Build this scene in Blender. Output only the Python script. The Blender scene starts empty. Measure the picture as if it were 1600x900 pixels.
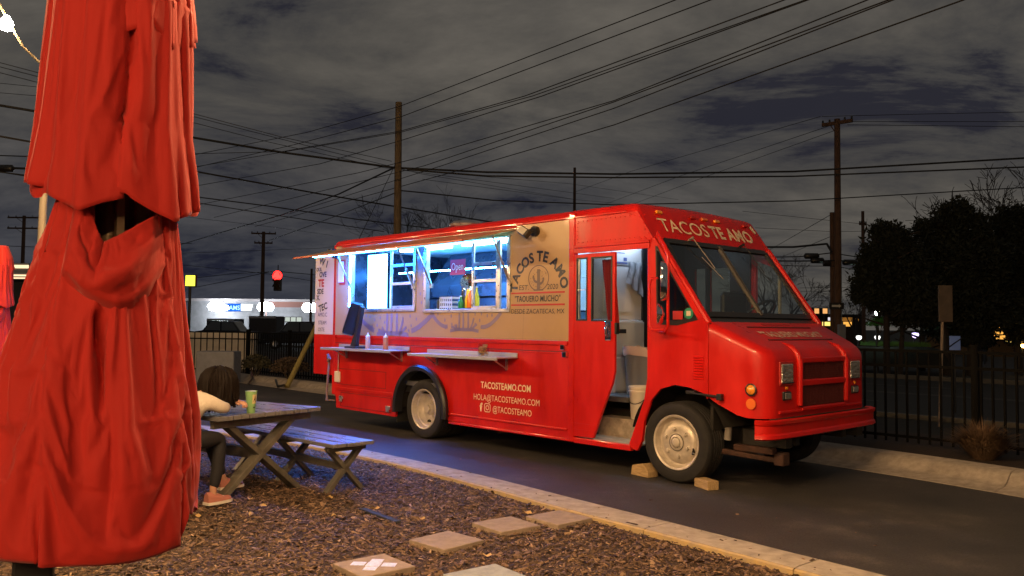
import bpy, bmesh, math, random
import numpy as np
from mathutils import Vector, Matrix, noise as NOI
random.seed(7); RNG = np.random.default_rng(7)
PI = math.pi
SC = bpy.context.scene
COL = SC.collection

# ------------------------------------------------------------------ camera, sky, exposure
FPX, PITCH, ROLL, EYE = 1308.8, 0.0451, 0.0098, 1.537
c_, s_, cr_, sr_ = math.cos(PITCH), math.sin(PITCH), math.cos(ROLL), math.sin(ROLL)
_fw = Vector((0, c_, s_)); _up = Vector((0, -s_, c_)); _ex = Vector((1, 0, 0))
cam_d = bpy.data.cameras.new('camera'); cam = bpy.data.objects.new('camera', cam_d); COL.objects.link(cam)
_r = cr_*_ex + sr_*_up; _u = -sr_*_ex + cr_*_up
cam.matrix_world = Matrix(((_r.x, _u.x, -_fw.x, 0), (_r.y, _u.y, -_fw.y, 0), (_r.z, _u.z, -_fw.z, EYE), (0, 0, 0, 1)))
cam_d.sensor_width = 36; cam_d.lens = FPX/1600*36; cam_d.clip_start = 0.05; cam_d.clip_end = 3000
SC.camera = cam
SC.view_settings.view_transform = 'Standard'; SC.view_settings.look = 'None'
SC.view_settings.exposure = 0.0; SC.view_settings.gamma = 1.0
SC.view_settings.use_curve_mapping = False

world = bpy.data.worlds.new('World'); SC.world = world; world.use_nodes = True
def build_sky():
    nt = world.node_tree; n = nt.nodes; l = nt.links; n.clear()
    def N(t, **k):
        x = n.new(t)
        for a, b in k.items(): setattr(x, a, b)
        return x
    tc = N('ShaderNodeTexCoord'); sep = N('ShaderNodeSeparateXYZ'); l.new(tc.outputs['Generated'], sep.inputs[0])
    ab = N('ShaderNodeMath', operation='ABSOLUTE'); l.new(sep.outputs['Z'], ab.inputs[0])
    ad = N('ShaderNodeMath', operation='ADD'); l.new(ab.outputs[0], ad.inputs[0]); ad.inputs[1].default_value = 0.22
    dx = N('ShaderNodeMath', operation='DIVIDE'); l.new(sep.outputs['X'], dx.inputs[0]); l.new(ad.outputs[0], dx.inputs[1])
    dy = N('ShaderNodeMath', operation='DIVIDE'); l.new(sep.outputs['Y'], dy.inputs[0]); l.new(ad.outputs[0], dy.inputs[1])
    cb = N('ShaderNodeCombineXYZ'); l.new(dx.outputs[0], cb.inputs[0]); l.new(dy.outputs[0], cb.inputs[1])
    mp = N('ShaderNodeMapping'); l.new(cb.outputs[0], mp.inputs[0]); mp.inputs['Scale'].default_value = (1.6, 2.2, 1); mp.inputs['Location'].default_value = (1.9, 0.4, 0)
    nz = N('ShaderNodeTexNoise'); l.new(mp.outputs[0], nz.inputs['Vector'])
    nz.inputs['Scale'].default_value = 0.75; nz.inputs['Detail'].default_value = 8; nz.inputs['Roughness'].default_value = 0.66; nz.inputs['Distortion'].default_value = 0.35
    rp = N('ShaderNodeValToRGB'); l.new(nz.outputs['Fac'], rp.inputs[0])
    e = rp.color_ramp.elements
    e[0].position = 0.37; e[0].color = (0.0205, 0.0210, 0.0300, 1)
    e[1].position = 0.72; e[1].color = (0.125, 0.116, 0.102, 1)
    m = e.new(0.425); m.color = (0.048, 0.0475, 0.049, 1)
    m = e.new(0.52); m.color = (0.074, 0.0705, 0.065, 1)
    # thicker, bluer air low over the ground on the town side, warm city glow higher up
    hr = N('ShaderNodeMapRange'); l.new(sep.outputs['Z'], hr.inputs[0]); hr.inputs[1].default_value = 0.0; hr.inputs[2].default_value = 0.26
    hx = N('ShaderNodeMapRange'); l.new(sep.outputs['X'], hx.inputs[0]); hx.inputs[1].default_value = -0.35; hx.inputs[2].default_value = 0.35
    mx = N('ShaderNodeMath', operation='MAXIMUM'); l.new(hr.outputs[0], mx.inputs[0]); l.new(hx.outputs[0], mx.inputs[1])
    mix = N('ShaderNodeMixRGB', blend_type='MULTIPLY'); mix.inputs[0].default_value = 1
    hc = N('ShaderNodeMixRGB'); l.new(mx.outputs[0], hc.inputs[0]); hc.inputs[1].default_value = (0.50, 0.58, 0.88, 1); hc.inputs[2].default_value = (1.08, 1.04, 1.0, 1)
    l.new(rp.outputs[0], mix.inputs[1]); l.new(hc.outputs[0], mix.inputs[2])
    bg = N('ShaderNodeBackground'); bg.inputs['Strength'].default_value = 1.0; l.new(mix.outputs[0], bg.inputs['Color'])
    out = N('ShaderNodeOutputWorld'); l.new(bg.outputs[0], out.inputs[0])
build_sky()
BULB_W = 96.0          # each festoon bulb
SC.cycles.max_bounces = 6; SC.cycles.sample_clamp_indirect = 3.0; SC.cycles.use_denoising = True
try: SC.cycles.denoiser = 'OPENIMAGEDENOISE'
except Exception: pass

# ------------------------------------------------------------------ where things stand
YAW = -0.8215; TX, TY = 1.6216, 8.3325
FD = Vector((math.cos(YAW), math.sin(YAW), 0)); LD = Vector((-math.sin(YAW), math.cos(YAW), 0)); TO = Vector((TX, TY, 0))
def W(X, Y, Z=0.0):            # street frame (along the truck, away from the patio, up) -> world
    return TO + FD*X + LD*Y + Vector((0, 0, Z))
def _ray(u, v):
    u -= 800; v -= 450
    x = u*cr_ + v*sr_; y = -u*sr_ + v*cr_
    return _ex*(x/FPX) + _fw - _up*(y/FPX)
def G(u, v, z=0.0):            # survey: a point at height z
    d = _ray(u, v); return Vector((0, 0, EYE)) + d*((z-EYE)/d.z)
def D(u, v, dist):             # survey: a point at a distance
    d = _ray(u, v); return Vector((0, 0, EYE)) + d*(dist/d.y)
def S(u, v, Y=0.0):            # survey: a point on the truck's flank -> (X, Z)
    d = _ray(u, v); C0 = Vector((0, 0, EYE)); t = (Y-(C0-TO).dot(LD))/d.dot(LD); w = C0+d*t-TO
    return (w.dot(FD), w.z)

# ------------------------------------------------------------------ materials
MATS = {}
def mat(name, col=(0.5, 0.5, 0.5), rough=0.5, metal=0.0, coat=0.0, noise=0.0, nscale=8.0, bump=0.0, bscale=60.0, emit=None, estr=0.0,
        trans=0.0, alpha=1.0, spec=0.5, col2=None, stretch=None, rvar=0.0, sheen=0.0, obj_coord=True):
    if name in MATS: return MATS[name]
    m = bpy.data.materials.new(name); m.use_nodes = True; nt = m.node_tree; b = nt.nodes['Principled BSDF']
    b.inputs['Base Color'].default_value = (*col, 1); b.inputs['Roughness'].default_value = rough; b.inputs['Metallic'].default_value = metal
    b.inputs['Coat Weight'].default_value = coat; b.inputs['Coat Roughness'].default_value = 0.08
    b.inputs['Specular IOR Level'].default_value = spec; b.inputs['Transmission Weight'].default_value = trans; b.inputs['Alpha'].default_value = alpha
    b.inputs['Sheen Weight'].default_value = sheen
    if emit: b.inputs['Emission Color'].default_value = (*emit, 1); b.inputs['Emission Strength'].default_value = estr
    if noise or bump or rvar:
        tc = nt.nodes.new('ShaderNodeTexCoord'); src = tc.outputs['Object']
        if stretch:
            mp = nt.nodes.new('ShaderNodeMapping'); mp.inputs['Scale'].default_value = stretch; nt.links.new(src, mp.inputs[0]); src = mp.outputs[0]
    if noise or rvar:
        nz = nt.nodes.new('ShaderNodeTexNoise'); nz.inputs['Scale'].default_value = nscale; nz.inputs['Detail'].default_value = 6; nz.inputs['Roughness'].default_value = 0.62
        nt.links.new(src, nz.inputs['Vector'])
    if noise:
        rp = nt.nodes.new('ShaderNodeValToRGB'); nt.links.new(nz.outputs['Fac'], rp.inputs[0])
        c2 = col2 or tuple(max(0, x*(1-noise)) for x in col); c3 = tuple(min(1, x*(1+noise*0.6)) for x in col)
        rp.color_ramp.elements[0].position = 0.32; rp.color_ramp.elements[0].color = (*c2, 1)
        rp.color_ramp.elements[1].position = 0.66; rp.color_ramp.elements[1].color = (*c3, 1)
        nt.links.new(rp.outputs[0], b.inputs['Base Color'])
    if rvar:
        mr = nt.nodes.new('ShaderNodeMapRange'); nt.links.new(nz.outputs['Fac'], mr.inputs[0]); mr.inputs[1].default_value = 0.3; mr.inputs[2].default_value = 0.7
        mr.inputs[3].default_value = max(0.02, rough-rvar); mr.inputs[4].default_value = min(1, rough+rvar); nt.links.new(mr.outputs[0], b.inputs['Roughness'])
    if bump:
        n2 = nt.nodes.new('ShaderNodeTexNoise'); n2.inputs['Scale'].default_value = bscale; n2.inputs['Detail'].default_value = 4; nt.links.new(src, n2.inputs['Vector'])
        bp = nt.nodes.new('ShaderNodeBump'); bp.inputs['Strength'].default_value = bump; bp.inputs['Distance'].default_value = 0.01
        nt.links.new(n2.outputs['Fac'], bp.inputs['Height']); nt.links.new(bp.outputs[0], b.inputs['Normal'])
    MATS[name] = m; return m
def glassy(name, tint=(0.9, 0.95, 1.0), mixf=0.12, rough=0.02):
    if name in MATS: return MATS[name]
    m = bpy.data.materials.new(name); m.use_nodes = True; nt = m.node_tree; nt.nodes.clear()
    o = nt.nodes.new('ShaderNodeOutputMaterial'); t = nt.nodes.new('ShaderNodeBsdfTransparent'); t.inputs[0].default_value = (*tint, 1)
    g = nt.nodes.new('ShaderNodeBsdfGlossy'); g.inputs['Roughness'].default_value = rough; g.inputs[0].default_value = (0.9, 0.95, 1, 1)
    fr = nt.nodes.new('ShaderNodeFresnel'); fr.inputs[0].default_value = 1.5
    ad = nt.nodes.new('ShaderNodeMath'); ad.operation = 'ADD'; nt.links.new(fr.outputs[0], ad.inputs[0]); ad.inputs[1].default_value = mixf
    mx = nt.nodes.new('ShaderNodeMixShader'); ge = nt.nodes.new('ShaderNodeNewGeometry'); iv = nt.nodes.new('ShaderNodeMath'); iv.operation = 'SUBTRACT'; iv.inputs[0].default_value = 1; nt.links.new(ge.outputs['Backfacing'], iv.inputs[1])
    ml = nt.nodes.new('ShaderNodeMath'); ml.operation = 'MULTIPLY'; nt.links.new(ad.outputs[0], ml.inputs[0]); nt.links.new(iv.outputs[0], ml.inputs[1]); nt.links.new(ml.outputs[0], mx.inputs[0]); nt.links.new(t.outputs[0], mx.inputs[1]); nt.links.new(g.outputs[0], mx.inputs[2])
    nt.links.new(mx.outputs[0], o.inputs[0]); MATS[name] = m; return m
def glow(name, col, st):
    if name in MATS: return MATS[name]
    m = bpy.data.materials.new(name); m.use_nodes = True; nt = m.node_tree; nt.nodes.clear()
    o = nt.nodes.new('ShaderNodeOutputMaterial'); e = nt.nodes.new('ShaderNodeEmission'); e.inputs[0].default_value = (*col, 1); e.inputs[1].default_value = st
    nt.links.new(e.outputs[0], o.inputs[0]); MATS[name] = m; return m

RED = mat('red_paint', (0.54, 0.008, 0.0045), 0.38, coat=0.16, spec=0.35, noise=0.20, nscale=1.6, stretch=(2.2, 2.2, .7), rvar=0.12, bump=0.10, bscale=3.2)
REDFADE = mat('faded_red_paint', (0.40, 0.016, 0.012), 0.5, noise=0.25, nscale=4, rvar=0.1)
REDMESH = mat('dark_red_mesh', (0.085, 0.006, 0.005), 0.6, bump=0.5, bscale=260)
WRAP = mat('tan_wrap', (0.44, 0.290, 0.150), 0.34, coat=0.4, spec=0.3, noise=0.07, nscale=1.5, bump=0.05, bscale=3.0)
PURPLE = mat('purple_print', (0.22, 0.17, 0.23), 0.4)
NAVY = mat('navy_print', (0.02, 0.025, 0.04), 0.4)
REDPRINT = mat('red_print', (0.42, 0.02, 0.02), 0.4)
CREAM = mat('cream_print', (0.78, 0.62, 0.42), 0.45)
WORN = mat('worn_cream_print', (0.68, 0.52, 0.42), 0.6, noise=0.25, nscale=25, col2=(0.40, 0.20, 0.16))
WHITEP = mat('white_panel', (0.74, 0.74, 0.76), 0.35, noise=0.05, nscale=3)
ALU = mat('aluminium', (0.62, 0.63, 0.64), 0.32, metal=0.9, noise=0.12, nscale=12, rvar=0.08)
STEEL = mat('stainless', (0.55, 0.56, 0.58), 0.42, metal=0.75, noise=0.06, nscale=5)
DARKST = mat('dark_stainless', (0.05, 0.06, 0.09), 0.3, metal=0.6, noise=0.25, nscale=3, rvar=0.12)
CHROME = mat('chrome', (0.85, 0.85, 0.85), 0.06, metal=1.0)
BLACKM = mat('black_metal', (0.012, 0.012, 0.013), 0.45, bump=0.05, bscale=80)
RUBBER = mat('rubber', (0.013, 0.012, 0.012), 0.75, noise=0.35, nscale=14, col2=(0.007, 0.007, 0.007), bump=0.15, bscale=120)
BLACKP = mat('black_plastic', (0.018, 0.018, 0.02), 0.35)
CHASSIS = mat('chassis_dirt', (0.012, 0.010, 0.008), 0.8, noise=0.5, nscale=10)
RUST = mat('rusty_steel', (0.05, 0.02, 0.012), 0.8, noise=0.5, nscale=18, bump=0.3)
RIM = mat('rim_paint', (0.56, 0.50, 0.42), 0.38, metal=0.25, noise=0.18, nscale=14, rvar=0.1)
GLASS = glassy('dark_glass', (0.80, 0.84, 0.82), 0.03)
CLEAR = glassy('window_glass', (0.92, 0.96, 1.0), 0.03)
AMBER = mat('amber_lens', (0.85, 0.30, 0.03), 0.2, coat=0.6)
ORANGE = mat('orange_reflector', (0.75, 0.16, 0.03), 0.3, coat=0.4)
LENS = mat('lamp_lens', (0.62, 0.60, 0.56), 0.22, metal=0.75, bump=0.8, bscale=14, stretch=(1, 1.2, 3), noise=0.5, nscale=16, col2=(0.26, 0.24, 0.21))
CURTAIN = mat('red_curtain', (0.35, 0.012, 0.012), 0.8)
FABRIC = mat('umbrella_fabric', (0.47, 0.013, 0.007), 0.80, noise=0.08, nscale=3, bump=0.45, bscale=11, stretch=(1.8, 1.8, .5), sheen=0.1)
CONC = mat('kerb_concrete', (0.42, 0.36, 0.29), 0.85, noise=0.28, nscale=9, bump=0.25, bscale=90)
YELLOW = mat('worn_yellow_paint', (0.42, 0.30, 0.13), 0.8, noise=0.45, nscale=14, col2=(0.38, 0.30, 0.2))
WOOD = mat('weathered_grey_boards', (0.115, 0.105, 0.085), 0.55, noise=0.4, nscale=7, stretch=(1, 1, 1), bump=0.25, bscale=40, rvar=0.12)
TOPW = mat('varnished_grey_boards', (0.17, 0.165, 0.17), 0.30, noise=0.2, nscale=6, bump=0.04, bscale=25, stretch=(4, .6, 1), rvar=0.06)
POLEW = mat('pole_wood', (0.13, 0.095, 0.055), 0.9, noise=0.5, nscale=5, stretch=(6, 6, 0.6), bump=0.3)
POLED = mat('dark_pole_wood', (0.10, 0.055, 0.035), 0.9, noise=0.5, nscale=5, stretch=(6, 6, 0.6))
WIRE = mat('wire_black', (0.006, 0.006, 0.006), 0.6)
PAVER = mat('paver_concrete', (0.33, 0.255, 0.195), 0.9, noise=0.2, nscale=16, bump=0.25, bscale=140)
PAVERG = mat('grey_paver', (0.34, 0.36, 0.37), 0.85, noise=0.2, nscale=16, bump=0.2, bscale=140)
BLOCKW = mat('wood_block', (0.42, 0.29, 0.14), 0.85, noise=0.35, nscale=12, stretch=(1, 8, 8))
DIAMOND = mat('worn_step_metal', (0.50, 0.43, 0.33), 0.45, metal=0.3, noise=0.4, nscale=8)

# ------------------------------------------------------------------ mesh helpers
class MB:
    def __init__(s): s.v = []; s.f = []
    def add(s, vs, fs):
        o = len(s.v); s.v += [tuple(p) for p in vs]; s.f += [tuple(i+o for i in f) for f in fs]; return s
    def box(s, x0, x1, y0, y1, z0, z1, M=None):
        vs = [Vector((x, y, z)) for z in (z0, z1) for y in (y0, y1) for x in (x0, x1)]
        if M: vs = [M @ p for p in vs]
        return s.add(vs, [(0, 2, 3, 1), (4, 5, 7, 6), (0, 1, 5, 4), (2, 6, 7, 3), (0, 4, 6, 2), (1, 3, 7, 5)])
    def beam(s, a, b, w, h, up=(0, 0, 1)):     # rectangular bar from a to b
        a = Vector(a); b = Vector(b); d = (b-a); L = d.length; d.normalize(); up = Vector(up)
        if abs(d.dot(up)) > 0.98: up = Vector((1, 0, 0))
        x = d.cross(up).normalized(); y = x.cross(d)
        vs = [p + x*sx*w/2 + y*sy*h/2 for p in (a, b) for sx, sy in ((-1, -1), (1, -1), (1, 1), (-1, 1))]
        return s.add(vs, [(3, 2, 1, 0), (4, 5, 6, 7), (0, 1, 5, 4), (1, 2, 6, 5), (2, 3, 7, 6), (3, 0, 4, 7)])
    def tube(s, pts, r, n=8, caps=True):
        pts = [Vector(p) for p in pts]; rs = r if isinstance(r, (list, tuple)) else [r]*len(pts)
        vs = []; prev = None
        for i, p in enumerate(pts):
            d = (pts[min(i+1, len(pts)-1)]-pts[max(i-1, 0)]).normalized()
            if prev is None: a = d.orthogonal().normalized()
            else:
                a = prev - d*prev.dot(d); a = a.normalized() if a.length > 1e-6 else d.orthogonal().normalized()
            prev = a; b = d.cross(a)
            for k in range(n): t = 2*PI*k/n; vs.append(p + (a*math.cos(t)+b*math.sin(t))*rs[i])
        fs = [(i*n+k, i*n+(k+1) % n, (i+1)*n+(k+1) % n, (i+1)*n+k) for i in range(len(pts)-1) for k in range(n)]
        if caps: fs += [tuple(range(n-1, -1, -1)), tuple((len(pts)-1)*n+k for k in range(n))]
        return s.add(vs, fs)
    def cyl(s, a, b, r, n=16): return s.tube([a, b], r, n)
    def lathe(s, prof, n=32, M=None, closed=False):   # prof (r, h) about local z
        vs = []; m = len(prof)
        for k in range(n):
            t = 2*PI*k/n
            for r, h in prof:
                p = Vector((r*math.cos(t), r*math.sin(t), h)); vs.append(M @ p if M else p)
        fs = []
        for k in range(n):
            for i in range(m-1 if not closed else m):
                j = (i+1) % m; k2 = (k+1) % n
                fs.append((k*m+i, k2*m+i, k2*m+j, k*m+j))
        return s.add(vs, fs)
    def plate(s, outer, holes=(), y0=0.0, y1=0.04, M=None):   # outline in (x, z), extruded y0..y1
        bm = bmesh.new(); es = []
        for loop in [outer]+list(holes):
            vv = [bm.verts.new((x, y0, z)) for x, z in loop]
            for i in range(len(vv)): es.append(bm.edges.new((vv[i], vv[(i+1) % len(vv)])))
        bmesh.ops.triangle_fill(bm, use_beauty=True, use_dissolve=False, edges=es, normal=(0, -1, 0))
        g = bmesh.ops.extrude_face_region(bm, geom=bm.faces[:])
        bmesh.ops.translate(bm, vec=(0, y1-y0, 0), verts=[e for e in g['geom'] if isinstance(e, bmesh.types.BMVert)])
        bmesh.ops.recalc_face_normals(bm, faces=bm.faces[:])
        bm.verts.index_update()
        vs = [v.co.copy() for v in bm.verts]; fs = [[v.index for v in f.verts] for f in bm.faces]; bm.free()
        if M: vs = [M @ p for p in vs]
        return s.add(vs, fs)
    def grid(s, rows, close_u=False):
        n = len(rows[0]); vs = [p for r in rows for p in r]; fs = []
        for i in range(len(rows)-1):
            for k in range(n if close_u else n-1):
                k2 = (k+1) % n; fs.append((i*n+k, i*n+k2, (i+1)*n+k2, (i+1)*n+k))
        return s.add(vs, fs)
    def mesh(s, name):
        me = bpy.data.meshes.new(name); me.from_pydata([tuple(p) for p in s.v], [], s.f); me.update(); return me
    def obj(s, name, m, parent=None, smooth=None, bevel=0.0, recalc=True, loc=None, rot=None):
        me = s.mesh(name)
        if recalc:
            bm = bmesh.new(); bm.from_mesh(me); bmesh.ops.recalc_face_normals(bm, faces=bm.faces[:]); bm.to_mesh(me); bm.free()
        if smooth is not None:
            me.shade_smooth(); me.set_sharp_from_angle(angle=math.radians(smooth))
        me.materials.append(m)
        o = bpy.data.objects.new(name, me); COL.objects.link(o)
        if parent: o.parent = parent
        if loc is not None: o.location = loc
        if rot is not None: o.rotation_euler = rot
        if bevel:
            b = o.modifiers.new('bevel', 'BEVEL'); b.width = bevel; b.segments = 2; b.limit_method = 'ANGLE'; b.angle_limit = math.radians(40)
        return o
def empty(name, loc=(0, 0, 0), rz=0.0):
    o = bpy.data.objects.new(name, None); COL.objects.link(o); o.location = loc; o.rotation_euler = (0, 0, rz); o.empty_display_size = 0.1; return o
def tag(o, label, cat, group=None):
    o['label'] = label; o['category'] = cat
    if group: o['group'] = group
    return o
def struct(o): o['kind'] = 'structure'; return o
def copy_tree(o, parent=None):
    c = o.copy(); COL.objects.link(c)
    if parent: c.parent = parent
    for ch in list(o.children): copy_tree(ch, c)
    return c
def smoothstep(x): x = max(0, min(1, x)); return x*x*(3-2*x)
def text(body, name, m, parent, M, size=0.1, width=None, bold=0.0, align='CENTER', thick=0.0, shear=0.0, space=1.0, mesh_only=False):
    c = bpy.data.curves.new(name, 'FONT'); c.body = body; c.size = size; c.align_x = align; c.offset = bold; c.extrude = thick; c.shear = shear; c.space_character = space
    c.resolution_u = 3
    t = bpy.data.objects.new('tmp', c); me = bpy.data.meshes.new_from_object(t); bpy.data.objects.remove(t); bpy.data.curves.remove(c)
    me.name = name
    xs = [v.co.x for v in me.vertices]
    if width and xs:
        k = width/(max(xs)-min(xs)); me.transform(Matrix.Diagonal((k, 1, 1, 1)))
    me.transform(M); me.materials.clear(); me.materials.append(m)
    if mesh_only: return me
    o = bpy.data.objects.new(name, me); COL.objects.link(o)
    if parent: o.parent = parent
    return o
def flank(X, Z, Y=-0.006):   # text frame on the truck's near flank (truck axes)
    return Matrix.Translation((X, Y, Z)) @ Matrix.Rotation(PI/2, 4, 'X')

exec_parts = []
# ================================================================== GROUND
def poly_sheet(name, pts, z, m):
    me = MB(); me.add([(p[0], p[1], z) for p in pts], [tuple(range(len(pts)))])
    return struct(me.obj(name, m))
ASPH = None
def asphalt_mat():
    m = bpy.data.materials.new('asphalt'); m.use_nodes = True; nt = m.node_tree; b = nt.nodes['Principled BSDF']; l = nt.links
    tc = nt.nodes.new('ShaderNodeTexCoord')
    n1 = nt.nodes.new('ShaderNodeTexNoise'); n1.inputs['Scale'].default_value = 1.1; n1.inputs['Detail'].default_value = 7; n1.inputs['Roughness'].default_value = 0.65
    n2 = nt.nodes.new('ShaderNodeTexNoise'); n2.inputs['Scale'].default_value = 55; n2.inputs['Detail'].default_value = 3
    n3 = nt.nodes.new('ShaderNodeTexVoronoi'); n3.inputs['Scale'].default_value = 120
    for x in (n1, n2, n3): l.new(tc.outputs['Object'], x.inputs['Vector'])
    r1 = nt.nodes.new('ShaderNodeValToRGB'); l.new(n1.outputs['Fac'], r1.inputs[0])
    r1.color_ramp.elements[0].position = 0.35; r1.color_ramp.elements[0].color = (0.034, 0.032, 0.031, 1)
    r1.color_ramp.elements[1].position = 0.71; r1.color_ramp.elements[1].color = (0.115, 0.098, 0.087, 1)
    k = r1.color_ramp.elements.new(0.55); k.color = (0.052, 0.047, 0.045, 1)
    mx = nt.nodes.new('ShaderNodeMixRGB'); mx.blend_type = 'OVERLAY'; mx.inputs[0].default_value = 0.75
    l.new(r1.outputs[0], mx.inputs[1]); l.new(n2.outputs['Fac'], mx.inputs[2]); l.new(mx.outputs[0], b.inputs['Base Color'])
    b.inputs['Roughness'].default_value = 0.62
    bp = nt.nodes.new('ShaderNodeBump'); bp.inputs['Strength'].default_value = 0.55; bp.inputs['Distance'].default_value = 0.006
    l.new(n3.outputs['Distance'], bp.inputs['Height']); l.new(bp.outputs[0], b.inputs['Normal'])
    return m
ASPH = asphalt_mat()
DIRT = mat('dark_verge_ground', (0.016, 0.015, 0.011), 0.95, noise=0.5, nscale=3, bump=0.3, bscale=20)
MULCHBASE = mat('mulch_soil', (0.060, 0.036, 0.022), 0.95, noise=0.55, nscale=22, bump=0.8, bscale=70)
BEDM = mat('bed_mulch', (0.035, 0.02, 0.013), 0.95, noise=0.5, nscale=18, bump=0.9, bscale=40)

poly_sheet('ground', [(-900, -60), (900, -60), (900, 1500), (-900, 1500)], -0.075, DIRT)
# kerbs in the street frame
NO = [(-14, -3.4), (-9.5, -2.35), (-6.84, -1.52), (-5.9, -1.28), (-4.9, -1.16), (-3.9, -1.15), (-2.55, -1.15), (-1.4, -1.19), (-1.04, -1.22), (0.0, -1.34), (0.66, -1.38), (1.32, -1.44), (2.28, -1.53), (3.2, -1.58), (5, -1.6), (9, -1.6)]
NI = [(-14, -3.9), (-9.5, -2.85), (-6.95, -1.95), (-6.0, -1.68), (-5.1, -1.54), (-4.0, -1.45), (-2.6, -1.44), (-1.66, -1.51), (-1.0, -1.57), (0.0, -1.69), (0.7, -1.74), (1.4, -1.78), (2.37, -1.87), (3.3, -1.93), (5, -1.96), (9, -1.96)]
FB = [(-34, 3.1), (-22, 2.9), (-12, 2.72), (-5, 2.5), (-1, 2.36), (0.3, 2.28), (1.24, 2.17), (1.92, 2.06), (2.55, 1.91), (3.6, 1.62), (5.5, 0.9), (8, -0.5), (10, -2.2)]
def resample(pts, step):
    out = []; 
    for a, b in zip(pts[:-1], pts[1:]):
        n = max(1, int(math.dist(a, b)/step))
        for i in range(n): t = i/n; out.append((a[0]+(b[0]-a[0])*t, a[1]+(b[1]-a[1])*t))
    out.append(pts[-1]); return out
def soft(pts, it=6):
    p = [list(q) for q in pts]
    for _ in range(it):
        q = [p[0]]+[[(p[i-1][k]+2*p[i][k]+p[i+1][k])/4 for k in (0, 1)] for i in range(1, len(p)-1)]+[p[-1]]; p = q
    return [tuple(q) for q in p]
NO2 = soft([NO[0]]+resample(NO, 0.25)[1:]); FB2 = soft(resample(FB, 0.3))
# matching inner edge of the near kerb by interpolation on x
def interp(pts, x):
    for a, b in zip(pts[:-1], pts[1:]):
        if a[0] <= x <= b[0]: t = (x-a[0])/(b[0]-a[0]); return a[1]+(b[1]-a[1])*t
    return pts[-1][1]
NI2 = [(x, interp(NI, x)) for x, y in NO2]; NI2 = soft(NI2, 3)
sheet = [W(x, y) for x, y in NO2] + [W(x, y) for x, y in reversed(FB2)]
poly_sheet('driveway', sheet, 0.0, ASPH)
kerb = struct(empty('near_kerb'))
def kerb_run(parent, A, B, prof, joints, mats):
    # A outer, B inner edges; prof: list of (t, z) across
    cuts = [0]+joints+[len(A)-1]
    for a, b in zip(cuts[:-1], cuts[1:]):
        if b-a < 1: continue
        rows = []
        idx = list(range(a, b+1))
        for i in idx:
            p, q = W(*A[i]), W(*B[i]); 
            if i == a and a: p2, q2 = W(*A[i+1]), W(*B[i+1]); p = p+(p2-p).normalized()*0.008; q = q+(q2-q).normalized()*0.008
            rows.append([p+(q-p)*t+Vector((0, 0, z)) for t, z in prof])
        m = MB(); m.grid(rows); k = len(prof)
        m.f.append(tuple(range(k))); m.f.append(tuple((len(rows)-1)*k+j for j in range(k-1, -1, -1)))
        yield m
jn = [i for i, (x, y) in enumerate(NO2) if any(abs(x-q) < 0.126 for q in (-9.1, -5.1, -2.15, 0.9, 2.26, 5.2))]
jn = [j for i, j in enumerate(jn) if i == 0 or j-jn[i-1] > 3]
for m in kerb_run(kerb, NO2, NI2, [(0, -0.05), (0, 0.004), (0.03, 0.012), (0.8, 0.014), (0.94, 0.010)], jn, None): m.obj('kerb_section', CONC, kerb, smooth=30)
for m in kerb_run(kerb, NO2, NI2, [(0.94, 0.009), (1.0, 0.0), (1.0, -0.075)], jn, None): m.obj('painted_edge', YELLOW, kerb, smooth=30)
fkerb = struct(empty('far_kerb'))
FT2 = [(x+0.02, y+0.72) for x, y in FB2]
jf = list(range(9, len(FB2)-3, 10))
for m in kerb_run(fkerb, FB2, FT2, [(0, -0.05), (0, 0.004), (0.40, 0.022), (0.50, 0.05), (0.60, 0.115), (0.68, 0.145), (0.97, 0.155), (1.0, 0.14), (1.0, -0.03)], jf, None): m.obj('kerb_section', CONC, fkerb, smooth=35)
bed = [W(x, y) for x, y in FT2] + [W(10, 4.5), W(2.5, 5.2), W(-22, 5.2), W(-34, 5.2)]
poly_sheet('planting_bed', bed, 0.11, BEDM)
poly_sheet('verge', [W(-70, 5.2), W(40, 5.2), W(40, 8.0), W(-70, 8.0)], 0.02, DIRT)
ROADM = mat('road_asphalt', (0.013, 0.0125, 0.012), 0.8, noise=0.4, nscale=0.6)
poly_sheet('road', [W(-90, 8.0), W(60, 8.0), W(60, 20.5), W(-90, 20.5)], -0.03, ROADM)
PAINTW = mat('road_paint', (0.11, 0.10, 0.09), 0.8, noise=0.4, nscale=6)
rm = MB()
for Y in (8.35, 11.6, 14.2, 14.45, 17.1, 20.1):
    for k in range(-28, 20):
        if Y in (11.6, 17.1) and k % 2: continue
        a, b = W(k*3, Y, -0.026), W(k*3+2.98, Y, -0.026); o = LD*0.06
        rm.add([a-o, b-o, b+o, a+o], [(0, 1, 2, 3)])
struct(rm.obj('lane_line', PAINTW))
roadkerb = MB()
for Y0 in (7.9, 20.5):
    p = [W(-90, Y0, -0.03), W(60, Y0, -0.03)]
    roadkerb.beam(p[0]+Vector((0, 0, .06)), p[1]+Vector((0, 0, .06)), 0.16, 0.14)
struct(roadkerb.obj('road_kerb', mat('road_kerb_concrete', (.12, .11, .09), .9)))
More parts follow.
